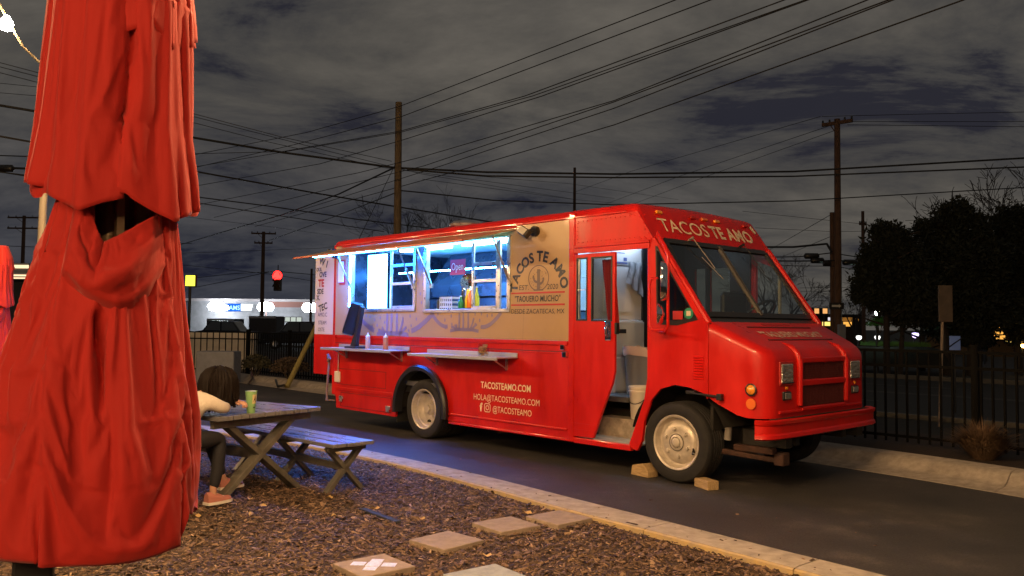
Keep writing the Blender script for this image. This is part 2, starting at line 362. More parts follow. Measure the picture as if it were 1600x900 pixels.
# mulch bed under the patio
mul = [W(x, y) for x, y in NI2] + [W(9, -30), W(-30, -22), W(-20, -6)]
poly_sheet('mulch_bed', mul, -0.035, MULCHBASE)
def chip_cloud():
    # bark chips: little wedges strewn over the bed, denser and finer near the camera
    n = 88000
    r = np.sqrt(RNG.uniform(3.2**2, 13.5**2, n*2)); keep = RNG.random(n*2) < np.clip((7.0/r)**1.4, 0, 1); r = r[keep]
    th = RNG.uniform(math.radians(-33), math.radians(24), len(r)); x = r*np.sin(th); y = r*np.cos(th)
    # inside the bed only
    X = (x-TX)*FD.x+(y-TY)*FD.y; Y = (x-TX)*LD.x+(y-TY)*LD.y
    nx = np.array([p[0] for p in NI2]); ny = np.array([p[1] for p in NI2])
    ok = (Y < np.interp(X, nx, ny)-0.02) & (y > 0.3); stray = (((Y < np.interp(X, nx, ny)+0.30) & (RNG.random(len(X)) < 0.012)) | ((Y < np.interp(X, nx, ny)+1.6) & (RNG.random(len(X)) < 0.0012))) & (y > .3)
    st = stray & ~ok; ok = ok | st
    x, y, st, X, Y = x[ok], y[ok], st[ok], X[ok], Y[ok]; n = len(x)
    L = RNG.gamma(3.0, 0.0068, n)+0.007; Wd = L*RNG.uniform(0.22, 0.5, n); H = np.minimum(Wd*0.5, 0.008)
    big = RNG.random(n) < .035; L[big] *= RNG.uniform(1.6, 2.6, big.sum()); Wd[big] *= 1.5; L[st] *= 0.8
    yaw = RNG.uniform(0, 2*PI, n); tilt = RNG.normal(0, 0.28, n); roll = RNG.normal(0, 0.4, n)
    z = np.where(st, np.where(Y < np.interp(X, nx, ny)+.32, 0.012, -.003), -0.034+RNG.uniform(0, 0.014, n)); tilt[st] *= 0.2; roll[st] *= 0.2
    base = np.array([[-.5, -.5, 0], [.5, -.35, 0], [.5, .4, 0], [-.5, .5, 0], [-.42, 0, 1], [.42, .05, .8]])
    P = base[None]*np.stack([L, Wd, H], 1)[:, None, :]
    ct, stn = np.cos(tilt)[:, None], np.sin(tilt)[:, None]; cr, sr = np.cos(roll)[:, None], np.sin(roll)[:, None]; cy, sy = np.cos(yaw)[:, None], np.sin(yaw)[:, None]
    px, py, pz = P[..., 0], P[..., 1], P[..., 2]
    py, pz = py*cr-pz*sr, py*sr+pz*cr
    px, pz = px*ct-pz*stn, px*stn+pz*ct
    px, py = px*cy-py*sy, px*sy+py*cy
    V = np.stack([px+x[:, None], py+y[:, None], pz+z[:, None]+0.004], 2).reshape(-1, 3)
    T = np.array([[0, 1, 5], [0, 5, 4], [3, 4, 5], [3, 5, 2], [0, 4, 3], [1, 2, 5]])
    Fc = (T[None]+(np.arange(n)*6)[:, None, None]).reshape(-1)
    me = bpy.data.meshes.new('bark_chips'); me.vertices.add(len(V)); me.vertices.foreach_set('co', V.astype(np.float32).ravel())
    nf = len(Fc)//3; me.loops.add(len(Fc)); me.loops.foreach_set('vertex_index', Fc.astype(np.int32)); me.polygons.add(nf)
    me.polygons.foreach_set('loop_start', np.arange(0, len(Fc), 3, dtype=np.int32)); me.update(calc_edges=True)
    at = me.attributes.new('tone', 'FLOAT', 'POINT'); tone = np.repeat(RNG.beta(1.6, 3.2, n), 6); at.data.foreach_set('value', tone.astype(np.float32))
    m = bpy.data.materials.new('bark_chip'); m.use_nodes = True; nt = m.node_tree; b = nt.nodes['Principled BSDF']
    a = nt.nodes.new('ShaderNodeAttribute'); a.attribute_name = 'tone'; rp = nt.nodes.new('ShaderNodeValToRGB'); nt.links.new(a.outputs['Fac'], rp.inputs[0])
    e = rp.color_ramp.elements; e[0].color = (0.036, 0.021, 0.013, 1); e[1].position = 1.0; e[1].color = (0.54, 0.37, 0.23, 1)
    k = e.new(0.35); k.color = (0.135, 0.080, 0.048, 1); k = e.new(0.7); k.color = (0.27, 0.17, 0.105, 1)
    nt.links.new(rp.outputs[0], b.inputs['Base Color']); b.inputs['Roughness'].default_value = 0.8
    me.materials.append(m); o = bpy.data.objects.new('bark_chips', me); COL.objects.link(o); o['kind'] = 'stuff'
chip_cloud()
leaf_m = mat('dry_leaf', (0.50, 0.33, 0.13), 0.7)
for i, (u, v) in enumerate([(514, 777), (407, 790), (391, 779), (586, 794), (658, 810), (306, 806), (393, 803), (522, 806), (823, 800), (760, 867)]):
    p = G(u, v, -0.012); m = MB(); r = 0.028+0.012*random.random(); a0 = random.random()*6
    ring = [(math.cos(t)*r*(1.5 if k % 2 == 0 else 1.0), math.sin(t)*r*0.7, 0.012*math.sin(2*t)+0.003) for k, t in enumerate(np.linspace(0, 2*PI, 9)[:-1])]
    m.add([(0, 0, 0)]+ring+[(0, 0, -0.003)], [(0, k+1, (k+1) % 8+1) for k in range(8)]+[(9, (k+1) % 8+1, k+1) for k in range(8)])
    tag(m.obj('fallen_leaf', leaf_m, loc=p, rot=(0.1, 0.1, a0), recalc=False), 'small dry yellow leaf lying on the bark mulch', 'leaf', 'dry leaves on the mulch')
st_m = MB(); a, b = G(565, 796, -0.02), G(622, 817, -0.02); st_m.beam(a, b, 0.06, 0.03)
tag(st_m.obj('edging_strip', mat('strip_rubber', (.03, .03, .035), .8), bevel=0.008), 'dark strip half buried in the bark mulch before the picnic table', 'edging strip')
# stepping stones
STONES = [((531, 886), (595, 861), (637, 879), (570, 903), PAVER, 'tan square paver with a white cross mark painted on it'),
          ((648, 846), (699, 827), (746, 841), (697, 858), PAVER, 'tan square stepping stone next after the one with the white cross'),
          ((746, 816), (791, 806), (838, 819), (789, 832), PAVER, 'tan stepping stone lying second from the kerb'),
          ((833, 805), (873, 799), (912, 809), (877, 817), PAVER, 'tan stepping stone nearest the kerb, half sunk in mulch'),
          ((716, 897), (768, 886), (806, 898), (760, 920), PAVERG, 'grey stepping stone at the bottom edge of the picture')]
for k, (a, b, c, d, m_, lab) in enumerate(STONES):
    P = [G(*q, 0.01) for q in (a, b, c, d)]; ctr = sum(P, Vector())/4
    e1 = ((P[2]-P[1])+(P[3]-P[0]))/2; ang = math.atan2(e1.y, e1.x); hs = 0.19 if k < 4 else 0.2
    t = empty('stepping_stone', (ctr.x, ctr.y, -0.035), ang)
    m = MB(); m.box(-hs, hs, -hs, hs, 0.0, 0.043); m.obj('slab', m_, t, bevel=0.006)
    if k == 0:
        m = MB()
        for (w, h) in ((0.15, 0.045), (0.04, 0.13)):
            for q in np.linspace(-1, 1, 4)[:-1]:
                z0 = 0.0455
                if w > h: m.box(w*q+0.005, w*(q+0.62), -h+0.012*random.random(), h, 0.043, z0)
                elif abs(q+1/3) > 0.05: m.box(-w, w, h*q, h*(q+0.6), 0.043, z0-0.0005)
        m.obj('cross_mark', mat('white_cross_paint', (0.70, 0.72, 0.85), 0.6, noise=0.25, nscale=40), t, rot=(0, 0, PI/4))
    tag(t, lab, 'stepping stone', 'stepping stones in the mulch')

# ================================================================== THE FOOD TRUCK (its own axes: X forward, Y away from the patio, Z up)
WID = 2.29; XR = -6.45
truck = empty('food_truck', (TX, TY, 0), YAW)
tag(truck, 'red and tan taco food truck with lit serving windows and open side door', 'food truck')
def tp(m, name, mt, parent=None, **k): return m.obj(name, mt, parent or truck, **k)
def arc(cx, cz, r, a0, a1, n): return [(cx+r*math.cos(a), cz+r*math.sin(a)) for a in np.linspace(math.radians(a0), math.radians(a1), n)]
W1 = (-5.985, -4.325, 1.735, 2.63); W2 = (-4.115, -2.415, 1.715, 2.615)
def rect(x0, x1, z0, z1): return [(x0, z0), (x1, z0), (x1, z1), (x0, z1)]
# --- flank
m = MB(); m.plate([(XR, 1.372), (XR, 0.45), (-6.35, 0.45), (-6.33, 0.255), (-4.76, 0.245), (-4.73, 0.40)] + arc(-4.15, 0.40, 0.575, 172, 8, 26)[0:] + [(-3.58, 0.30), (-1.44, 0.27), (-1.44, 1.372)], y1=0.035)
tp(m, 'lower_panel', RED, bevel=0.004)
m = MB(); m.plate([(XR, 1.374), (-1.445, 1.374), (-1.445, 2.752), (XR, 2.745)], [rect(*W1), rect(*W2)], y1=0.04); tp(m, 'wrap_panel', WRAP)
m = MB(); m.box(-1.44, -1.35, -0.012, 0.05, 0.265, 2.80); tp(m, 'pillar', RED, bevel=0.012)
m = MB(); m.box(XR-.02, XR+.05, -0.008, 0.05, 0.45, 2.76); tp(m, 'corner_post', RED, bevel=0.02)
# belt rails
for z0, z1, d in ((1.325, 1.371, 0.022), (1.225, 1.245, 0.006)):
    m = MB(); m.box(XR+.06, -1.445, -d, 0.002, z0, z1); tp(m, 'belt_rail', RED, bevel=0.006)
m = MB(); m.box(XR+.06, -1.45, -0.003, 0.0, 1.246, 1.254); tp(m, 'panel_seam', BLACKM)
m = MB(); m.box(-3.56, -1.45, -0.018, 0.0, 0.375, 0.40); m.box(-3.56, -1.36, -0.012, 0.02, 0.262, 0.292); tp(m, 'rub_rail', RED, bevel=0.006)
m = MB(); m.box(-6.33, -4.75, -0.014, 0.0, 0.525, 0.575); tp(m, 'rub_rail', RED, bevel=0.006)
# access hatches and their latches
for x0, x1, z0, z1 in ((-6.30, -5.0, 0.62, 0.86), (-6.2, -4.85, 0.29, 0.50)):
    m = MB()
    for q in ((x0, x1, z1-.006, z1), (x0, x1, z0, z0+.006), (x0, x0+.006, z0, z1), (x1-.006, x1, z0, z1)): m.box(q[0], q[1], -0.003, 0.001, q[2], q[3])
    tp(m, 'hatch_seam', BLACKM)
for x, z in ((-6.18, 0.42), (-4.93, 0.36)):
    m = MB(); m.box(x-.05, x+.05, -0.02, 0, z-.025, z+.025); m.box(x-.02, x+.05, -0.035, -0.02, z-.06, z-.02); tp(m, 'latch', ALU, bevel=0.004)
for x, z in ((-1.50, 1.30), (-1.47, 1.22)):
    m = MB(); m.box(x-.03, x+.03, -0.05, 0, z-.03, z+.03); tp(m, 'latch', CHROME, bevel=0.006)
# wheel arch trim
m = MB(); rows = []
for a in np.linspace(188, -8, 33):
    ca, sa = math.cos(math.radians(a)), math.sin(math.radians(a)); rows.append([(-4.15+r*ca, y, 0.40+r*sa) for r, y in ((0.585, -0.002), (0.60, -0.06), (0.57, -0.085), (0.525, -0.075), (0.52, 0.05), (0.56, 0.05))])
m.grid(rows, True); tp(m, 'wheel_arch_trim', BLACKP, smooth=50)
# fill in wheel housing
m = MB(); rows = []
for a in np.linspace(180, 0, 17):
    ca, sa = math.cos(math.radians(a)), math.sin(math.radians(a)); rows.append([(-4.15+0.57*ca, 0.03, 0.38+0.57*sa), (-4.15+0.57*ca, 0.75, 0.38+0.57*sa)])
m.grid(rows); m.box(-4.72, -3.58, 0.75, 0.78, 0.3, 0.98); tp(m, 'wheel_housing', CHASSIS)
# --- roof: rounded shell
def roof_ring(X, zt, zs, r=0.11, ins=0.0, crown=0.02):
    pts = [(X, ins, zs)]
    for a in np.linspace(180, 90, 7): pts.append((X, ins+r+r*math.cos(math.radians(a)), zt-r+r*math.sin(math.radians(a))))
    mid = [(X, ins+r+(WID-2*r-2*ins)*t, zt+crown*math.sin(PI*t)) for t in np.linspace(0, 1, 7)[1:-1]]
    pts += mid
    for a in np.linspace(90, 0, 7): pts.append((X, WID-ins-r+r*math.cos(math.radians(a)), zt-r+r*math.sin(math.radians(a))))
    pts.append((X, WID-ins, zs)); return pts
m = MB(); m.grid([roof_ring(XR-.01, 2.80, 2.744, 0.06, 0.03), roof_ring(XR+.02, 2.835, 2.744, 0.09), roof_ring(XR+.2, 2.845, 2.744), roof_ring(-1.44, 2.845, 2.744)]); m.f.append(tuple(range(len(m.v)//4)))
tp(m, 'roof', RED, smooth=50)
m = MB(); m.grid([roof_ring(-1.44, 2.849, 2.742), roof_ring(-0.60, 2.849, 2.742), roof_ring(-0.54, 2.840, 2.70), roof_ring(-0.50, 2.815, 2.70, 0.07, .003, .006), roof_ring(-0.475, 2.775, 2.66, 0.06, .006, 0), roof_ring(-0.29, 2.47, 2.44, 0.02, 0.01, 0)])
n_ = len(m.v)//6; m.f.append(tuple(5*n_+k for k in range(n_))); tp(m, 'cab_roof', RED, smooth=45)
m = MB(); m.lathe([(0.0, 0.0), (0.17, 0.0), (0.17, 0.05), (0.24, 0.06), (0.25, 0.09), (0.19, 0.13), (0, 0.14)], 20, Matrix.Translation((-3.9, 0.55, 2.84))); tp(m, 'roof_vent', ALU, smooth=30)
# gutter / light rail above the wrap
m = MB(); m.box(XR+.02, -0.62, -0.018, 0.03, 2.742, 2.765); tp(m, 'drip_rail', RED, bevel=0.006)
# --- other walls, floor, partition
m = MB(); m.plate([(XR, .30), (-.5, .30), (-.5, 2.75), (XR, 2.75)], [rect(-1.32, -1.14, 1.60, 2.30), rect(-1.09, -.78, 1.60, 2.30)], WID-.04, WID); tp(m, 'far_wall', RED)
for x0_, x1_ in ((-1.32, -1.14), (-1.09, -.78)): m = MB(); m.box(x0_, x1_, WID-.022, WID-.018, 1.60, 2.30); tp(m, 'far_pane', GLASS)
m = MB(); m.plate([(-0.499, 0.5), (0.383, 0.9), (0.383, 1.56), (-0.26, 2.45), (-0.47, 2.742), (-0.499, 2.742)], [[(-0.44, 1.60), (0.25, 1.63), (-0.20, 2.26), (-0.44, 2.36)]], WID-.04, WID); tp(m, 'far_cab_side', RED)
m = MB(); m.plate([(-1.455, .77), (0.0, .77), (0.0, 1.58), (-.50, 1.58), (-.50, 2.69), (-1.455, 2.69)], [rect(-1.32, -1.14, 1.62, 2.29), rect(-1.09, -.78, 1.62, 2.29)], WID-.075, WID-.045); tp(m, 'far_door_lining', BLACKP)
m = MB(); m.box(XR, XR+.04, 0.05, WID-.05, 0.42, 2.75); tp(m, 'rear_wall', RED)
m = MB(); m.box(XR+.04, -1.40, 0.04, WID-.05, 0.70, 0.76); m.box(-1.40, 0.36, 0.72, WID-.05, 0.70, 0.76); m.box(-1.40, -0.95, 0.42, 0.72, 0.70, 0.757); tp(m, 'floor', mat('truck_floor', (0.10, 0.10, 0.10), 0.5))
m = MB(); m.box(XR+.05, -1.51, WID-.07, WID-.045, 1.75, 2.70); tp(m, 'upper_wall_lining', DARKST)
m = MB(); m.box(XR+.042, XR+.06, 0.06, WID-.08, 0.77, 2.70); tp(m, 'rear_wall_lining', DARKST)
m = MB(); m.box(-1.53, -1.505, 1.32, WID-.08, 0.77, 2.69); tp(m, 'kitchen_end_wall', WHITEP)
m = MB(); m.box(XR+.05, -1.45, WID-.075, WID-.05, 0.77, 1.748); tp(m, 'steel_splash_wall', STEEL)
m = MB(); m.box(XR+.05, -1.43, 0.12, WID-.08, 2.70, 2.73); tp(m, 'ceiling', WHITEP)
m = MB(); m.box(-1.50, -1.46, 1.33, WID-.05, 0.76, 2.70); m.box(-1.50, -1.44, 1.315, 1.35, 0.76, 2.70); tp(m, 'cab_partition', mat('cab_partition_dark', (0.03, 0.03, 0.035), 0.6))
m = MB(); m.box(-1.42, -0.55, 0.12, WID-.08, 2.69, 2.72); m.box(-1.27, -1.25, .45, 1.33, 2.55, 2.69); tp(m, 'cab_headliner_and_lamp_shield', mat('cab_partition_dark', (0.03, 0.03, 0.035), 0.6))  # headliner, plus a valance plate added to keep doorway lamp light off the cab
m = MB(); m.box(-6.1, -1.75, 1.45, 2.2, 1.30, 1.36); m.box(-6.1, -1.75, 1.45, 1.50, 0.77, 1.30); tp(m, 'back_counter', STEEL)
m = MB(); m.plate([(1.35, 1.98), (2.2, 1.98), (2.2, 2.68), (1.75, 2.68), (1.35, 2.16)], (), 0, 2.9, Matrix.Translation((-5.75, 0, 0)) @ Matrix.Rotation(PI/2, 4, 'Z') @ Matrix.Scale(-1, 4, (0, 1, 0))); tp(m, 'exhaust_hood', DARKST)
m = MB(); m.box(-2.55, -1.6, 1.35, 2.18, 1.75, 2.66); m.box(-2.56, -1.59, 1.34, 1.35, 2.18, 2.20); tp(m, 'wall_cabinet', WHITEP, bevel=0.01)
m = MB(); m.box(-6.0, -2.40, 0.06, 0.52, 1.64, 1.70); tp(m, 'service_counter', STEEL, bevel=0.006)
m = MB(); m.box(-6.3, -1.75, 1.40, 1.44, 1.78, 1.95); tp(m, 'pass_shelf', DARKST)
for x0 in (-5.6, -4.1, -2.7):
    m = MB(); m.box(x0, x0+1.15, 0.62, 0.74, 2.655, 2.698); tp(m, 'ceiling_lamp', glow('kitchen_tube', (0.42, 0.74, 1.0), 34.0))
m = MB(); m.box(-1.34, -1.29, 0.55, 1.25, 2.64, 2.688); tp(m, 'ceiling_lamp', glow('doorway_tube', (0.62, 0.80, 1.0), 34.0))
# --- serving windows: frames and sashes
def window(x0, x1, z0, z1, mull, sash):
    w = MB(); t = 0.045
    for q in ((x0-.012, x0+t, z0, z1), (x1-t, x1+.012, z0, z1), (x0-.012, x1+.012, z0-.012, z0+t*0.7), (x0-.012, x1+.012, z1-t*.7, z1+.012)):
        pass
    w.box(x0-.014, x0+t, -0.018, 0.05, z0+t*.7, z1-t*.7); w.box(x1-t, x1+.014, -0.018, 0.05, z0+t*.7, z1-t*.7)
    w.box(x0-.014, x1+.014, -0.022, 0.055, z0-.014, z0+t*.7); w.box(x0-.014, x1+.014, -0.022, 0.055, z1-t*.7, z1+.014)
    f = tp(w, 'serving_window', ALU, bevel=0.004)
    a, b, zt = sash; zm = z0+(z1-z0)*0.43
    w = MB(); q = 0.042
    w.box(a, a+q, 0.06, 0.085, z0+.03, z1-.03); w.box(b-q, b, 0.06, 0.085, z0+.03, z1-.03); w.box(a+q, b-q, 0.06, 0.083, z0+.03, z0+.07); w.box(a+q, b-q, 0.058, 0.088, zm-.02, zm+.02); w.box(a+q, b-q, 0.06, 0.083, zt-.02, zt+.02)
    w.obj('sash', ALU, f, bevel=0.003)
    for za, zb in ((z0+.07, zm-.02), (zm+.02, zt-.02)):
        w = MB(); w.box(a+q, b-q, 0.068, 0.073, za, zb); w.obj('pane', CLEAR, f)
    return f
window(*W1, None, (-5.03, -4.36, 2.38)); window(*W2, None, (-3.21, -2.70, 2.32))
m = MB(); m.box(-2.70, -2.665, 0.058, 0.09, 1.745, 2.585); tp(m, 'window_stile', ALU, bevel=0.003)
m = MB(); m.box(-5.55, -5.08, 0.02, 0.05, 1.775, 2.56); tp(m, 'light_panel', glow('menu_light', (0.10, 0.42, 1.0), 24.0), bevel=0.006)
# LED strips along the window heads and inside
LED = glow('cyan_led', (0.006, 0.15, 1.0), 1150.0); LEDW = glow('aqua_led', (0.25, 0.80, 1.0), 60.0)
m = MB(); m.box(-5.95, -4.36, -0.035, -0.02, 2.605, 2.62); tp(m, 'led_strip', LED)
m = MB(); m.box(-6.15, -4.4, -0.56, -0.54, 2.525, 2.535); tp(m, 'led_strip', glow('awning_led', (0.012, 0.15, 1.0), 620.0))
m = MB(); m.box(-4.1, -2.45, -0.46, -0.44, 2.535, 2.548); tp(m, 'led_strip', glow('awning_led_pale', (0.15, 0.6, 1.0), 4.0))
m = MB(); m.box(-5.97, -5.955, -0.035, -0.02, 1.80, 2.59); tp(m, 'led_strip', glow('blue_led', (0.03, 0.16, 1.0), 260.0))
m = MB(); m.box(-4.08, -2.45, -0.035, -0.02, 2.592, 2.604); tp(m, 'led_strip', LEDW)
m = MB(); m.box(-6.0, -3.25, 0.9, 0.915, 2.345, 2.362); tp(m, 'led_strip', glow('back_led', (0.05, 0.33, 1.0), 240.0))
# --- awning flaps with their struts
for (a, b, nm) in ((-6.22, -4.26, 0), (-4.25, -2.31, 1)):
    m = MB(); rows = []
    th = 0.016
    P = lambda y, dz=0: 2.705-0.19*(y/0.8)+dz
    m.add([(a, -.01, P(0)), (b, -.01, P(0)), (b, -.82, P(.82)), (a, -.82, P(.82)), (a, -.01, P(0)-th), (b, -.01, P(0)-th), (b, -.82, P(.82)-th), (a, -.82, P(.82)-th)], [(0, 1, 2, 3), (7, 6, 5, 4), (0, 4, 5, 1), (1, 5, 6, 2), (2, 6, 7, 3), (3, 7, 4, 0)])
    aw = tp(m, 'awning_flap', WRAP, bevel=0.004)
    m = MB(); m.box(a, b, -0.845, -0.821, P(.83)-.020, P(.83)+.004); m.obj('edge_rail', mat('awning_edge', (0.45, 0.10, 0.05), 0.4), aw, bevel=0.003)
    m = MB(); m.tube([(a, -0.012, 2.725), (b, -0.012, 2.725)], 0.012, 8); m.obj('hinge', RED, aw, smooth=50)
    for x in (a+.30, b-.10):
        m = MB(); m.tube([(x, -0.30, P(.30)-.03), (x, -0.14, 2.30)], 0.011, 6); m.tube([(x, -0.14, 2.30), (x, -0.02, 2.07)], 0.018, 8); m.box(x-.02, x+.02, -0.035, 0, 2.03, 2.09); m.obj('strut', ALU, aw, smooth=40)
# --- shelves under the windows
def shelf(x0, x1, z):
    m = MB(); m.box(x0, x1, -0.33, -0.004, z-.014, z); m.box(x0, x1, -0.345, -0.33, z-.035, z+.004); m.box(x0, x1, -0.022, -0.004, z, z+.05)
    sh = tp(m, 'shelf', STEEL, bevel=0.004)
    for x in (x0+.22, x1-.18):
        m = MB(); m.beam((x, -0.02, z-.16), (x, -0.02, z-.015), 0.03, 0.012); m.beam((x, -0.27, z-.02), (x, -0.02, z-.02), 0.03, 0.012); m.beam((x, -0.24, z-.03), (x, -0.02, z-.15), 0.02, 0.01); m.obj('bracket', ALU, sh)
shelf(-6.25, -4.42, 1.185); shelf(-4.02, -2.26, 1.165)
# --- print on the wrap
def pr(name, me_or_m, mt): return me_or_m.obj(name, mt, truck)
def stroke(pts, w, y=-0.004, d=0.003):
    m = MB(); pts = [Vector((p[0], y, p[1])) for p in pts]; L = []; R = []
    for i, p in enumerate(pts):
        d_ = (pts[min(i+1, len(pts)-1)]-pts[max(0, i-1)]).normalized(); n = Vector((-d_.z, 0, d_.x))*w/2; L.append(p+n); R.append(p-n)
    m.grid([L, R]); return m
def bez(p0, p1, p2, n=10): return [((1-t)**2*p0[0]+2*t*(1-t)*p1[0]+t*t*p2[0], (1-t)**2*p0[1]+2*t*(1-t)*p1[1]+t*t*p2[1]) for t in np.linspace(0, 1, n)]
def big_cactus(cx, zb, k):
    g = MB()
    def ad(mm): g.add(mm.v, mm.f)
    ad(stroke(bez((cx-0.86*k, 1.70), (cx-0.62*k, 1.50), (cx-0.42*k, zb+.05)), 0.065*k)); ad(stroke(bez((cx+0.42*k, zb+.05), (cx+0.62*k, 1.50), (cx+0.88*k, 1.70)), 0.065*k))
    for dx in (-0.12, -0.02, 0.10): ad(stroke([(cx+dx*k, 1.70), (cx+dx*k*1.02, zb)], 0.045*k))
    for dx, tx, tz in ((-0.16, -0.24, 0.09), (0.14, 0.24, 0.20), (0.17, 0.32, 0.10), (-0.2, -0.33, 0.05)): ad(stroke(bez((cx+dx*k, zb), (cx+(dx+tx)/2*k, zb+.06), (cx+tx*k, zb+tz*k)), 0.04*k))
    ad(stroke([(cx-0.36*k, zb-.005), (cx-.2*k, zb+.012), (cx+.2*k, zb+.012), (cx+0.36*k, zb-.005)], 0.055*k))
    pr('cactus_print', g, PURPLE)
def dots(pts, name='dot_print', r=0.02):
    g = MB()
    for x, z in pts:
        g.add([(x+r*0.8*math.cos(t), -0.004, z+r*1.25*math.sin(t)) for t in np.linspace(0, 2*PI, 9)[:-1]], [tuple(range(8))])
    o = g.obj(name, PURPLE, truck); o['kind'] = 'stuff'
big_cactus(-4.86, 1.40, 1.08); big_cactus(-3.27, 1.47, 0.80)
dl = []
for cx, k, zlo in ((-4.86, 1.08, 1.42), (-3.27, 0.80, 1.5)):
    for i in range(60):
        x = cx+random.uniform(-.7, .7)*k; z = random.uniform(zlo, 1.69); e_ = abs(x-cx)/k
        if 0.17 < e_ < 0.72-(1.70-z)*1.25 and all(math.hypot(x-a, z-b) > 0.085 for a, b in dl): dl.append((x, z))
for i in range(40):
    x = random.uniform(-4.29, -4.15); z = random.uniform(1.75, 2.6)
    if all(math.hypot(x-a, z-b) > 0.095 for a, b in dl): dl.append((x, z))
for x in (-5.35, -5.22, -5.12, -3.2, -3.05): dl.append((x, 2.735+random.uniform(-.012, .0)))
dots(dl)
# logo
LX = -1.925
wd = 'TACOS TE AMO'; angs = {0: 176, 1: 158, 2: 140, 3: 123, 4: 107, 6: 87.5, 7: 74, 9: 51, 10: 31.5, 11: 10}
for i, ch in enumerate(wd):
    if ch == ' ': continue
    a = math.radians(angs[i]); rx, rz = 0.412, 0.385; x = LX+rx*math.cos(a); z = 1.965+rz*math.sin(a)
    tang = math.atan2(-rz*math.cos(a), rx*math.sin(a)*1.0)
    M = Matrix.Translation((x, -0.004, z)) @ Matrix.Rotation(PI/2, 4, 'X') @ Matrix.Rotation(math.atan2(-rz*math.cos(a)*-1*-1, rx*math.sin(a)), 4, 'Z') @ Matrix.Translation((0, -0.055, 0))
    text(ch, 'lettering', NAVY, truck, M, 0.165, bold=0.006)
ov = MB(); ring = [(LX+0.165*math.cos(t), 2.095+0.147*math.sin(t)) for t in np.linspace(-1.2, PI+1.2, 30)]; q = stroke(ring, 0.012); ov.add(q.v, q.f)
for pts, w in (([(LX, 1.965), (LX, 2.20)], 0.05), (bez((LX-.02, 2.05), (LX-.085, 2.05), (LX-.085, 2.13), 6), 0.028), (bez((LX+.02, 2.03), (LX+.08, 2.03), (LX+.08, 2.10), 6), 0.028), ([(LX-.08, 1.957), (LX+.08, 1.957)], 0.016)): q = stroke(pts, w); ov.add(q.v, q.f)
pr('cactus_emblem', ov, mat('emblem_print', (0.13, 0.085, 0.07), 0.45))
g = MB()
for i in range(70):
    a = random.random()*2*PI; r = math.sqrt(random.random())*0.93; x = LX+0.155*r*math.cos(a); z = 2.095+0.137*r*math.sin(a)
    if z > 1.985: g.add([(x-.004, -.0035, z-.004), (x+.004, -.0035, z-.004), (x+.004, -.0035, z+.004), (x-.004, -.0035, z+.004)], [(0, 1, 2, 3)])
pr('emblem_stipple', g, mat('emblem_print', (0.13, 0.085, 0.07), 0.45))
text('EST.', 'lettering', NAVY, truck, flank(-2.17, 1.962), 0.085, 0.165, shear=0.1); text('2020', 'lettering', NAVY, truck, flank(-1.695, 1.962), 0.085, 0.175, shear=0.1)
for z in (1.925, 1.785):
    m = MB(); m.box(-2.39, -1.505, -0.004, 0, z-.010, z+.010); tp(m, 'logo_rule', REDPRINT)
text('"TAQUERO MUCHO"', 'lettering', NAVY, truck, flank(-1.948, 1.823), 0.10, 0.87, bold=0.001, shear=0.06)
text('DESDE ZACATECAS, MX', 'lettering', NAVY, truck, flank(-1.948, 1.683), 0.078, 0.88, shear=0.06)
text('TACOSTEAMO.COM', 'lettering', CREAM, truck, flank(-2.48, 0.762), 0.115, 0.89, bold=0.002)
text('HOLA@TACOSTEAMO.COM', 'lettering', CREAM, truck, flank(-2.475, 0.612), 0.105, 1.17)
text('@TACOSTEAMO', 'lettering', CREAM, truck, flank(-2.36, 0.482), 0.105, 0.68)
text('f', 'lettering', CREAM, truck, flank(-2.92, 0.478), 0.14, bold=0.006)
g = MB(); q = stroke([(-2.855, .49), (-2.855, .56), (-2.84, .575), (-2.765, .575), (-2.75, .56), (-2.75, .49), (-2.765, .475), (-2.84, .475), (-2.855, .49), (-2.855, .50)], 0.011); g.add(q.v, q.f)
q = stroke([(-2.8025+.026*math.cos(t), .525+.026*math.sin(t)) for t in np.linspace(0, 2*PI, 17)], 0.010); g.add(q.v, q.f); q = stroke([(-2.778, .556), (-2.770, .556)], 0.009); g.add(q.v, q.f)
pr('camera_icon', g, CREAM)
# unlit work lamp on the wrap
wl = MB(); wl.cyl((-1.97, 0, 2.645), (-1.97, -0.05, 2.645), 0.06, 16); wl.beam((-1.97, -0.04, 2.645), (-2.0, -0.12, 2.64), 0.04, 0.04)
lampo = tp(wl, 'work_lamp', BLACKM, smooth=40)
wl = MB(); wl.box(-0.085, 0.08, -0.04, 0.04, -0.05, 0.05, Matrix.Translation((-2.03, -0.14, 2.63)) @ Matrix.Rotation(0.5, 4, 'Y') @ Matrix.Rotation(-0.5, 4, 'X')); wl.obj('lamp_head', mat('bronze_housing', (0.035, 0.025, 0.018), 0.5), lampo, bevel=0.015)
wl = MB(); wl.box(-0.07, 0.05, -0.046, -0.041, -0.045, 0.035, Matrix.Translation((-2.03, -0.14, 2.63)) @ Matrix.Rotation(0.5, 4, 'Y') @ Matrix.Rotation(-0.5, 4, 'X')); wl.obj('lamp_glass', mat('frosted_glass', (0.55, 0.5, 0.42), 0.3), lampo)
wl = MB(); wl.box(-6.49, -6.34, -0.12, -0.01, 2.60, 2.70); wl.box(-6.46, -6.38, -0.05, 0, 2.56, 2.62); tp(wl, 'work_lamp', BLACKM, bevel=0.01)
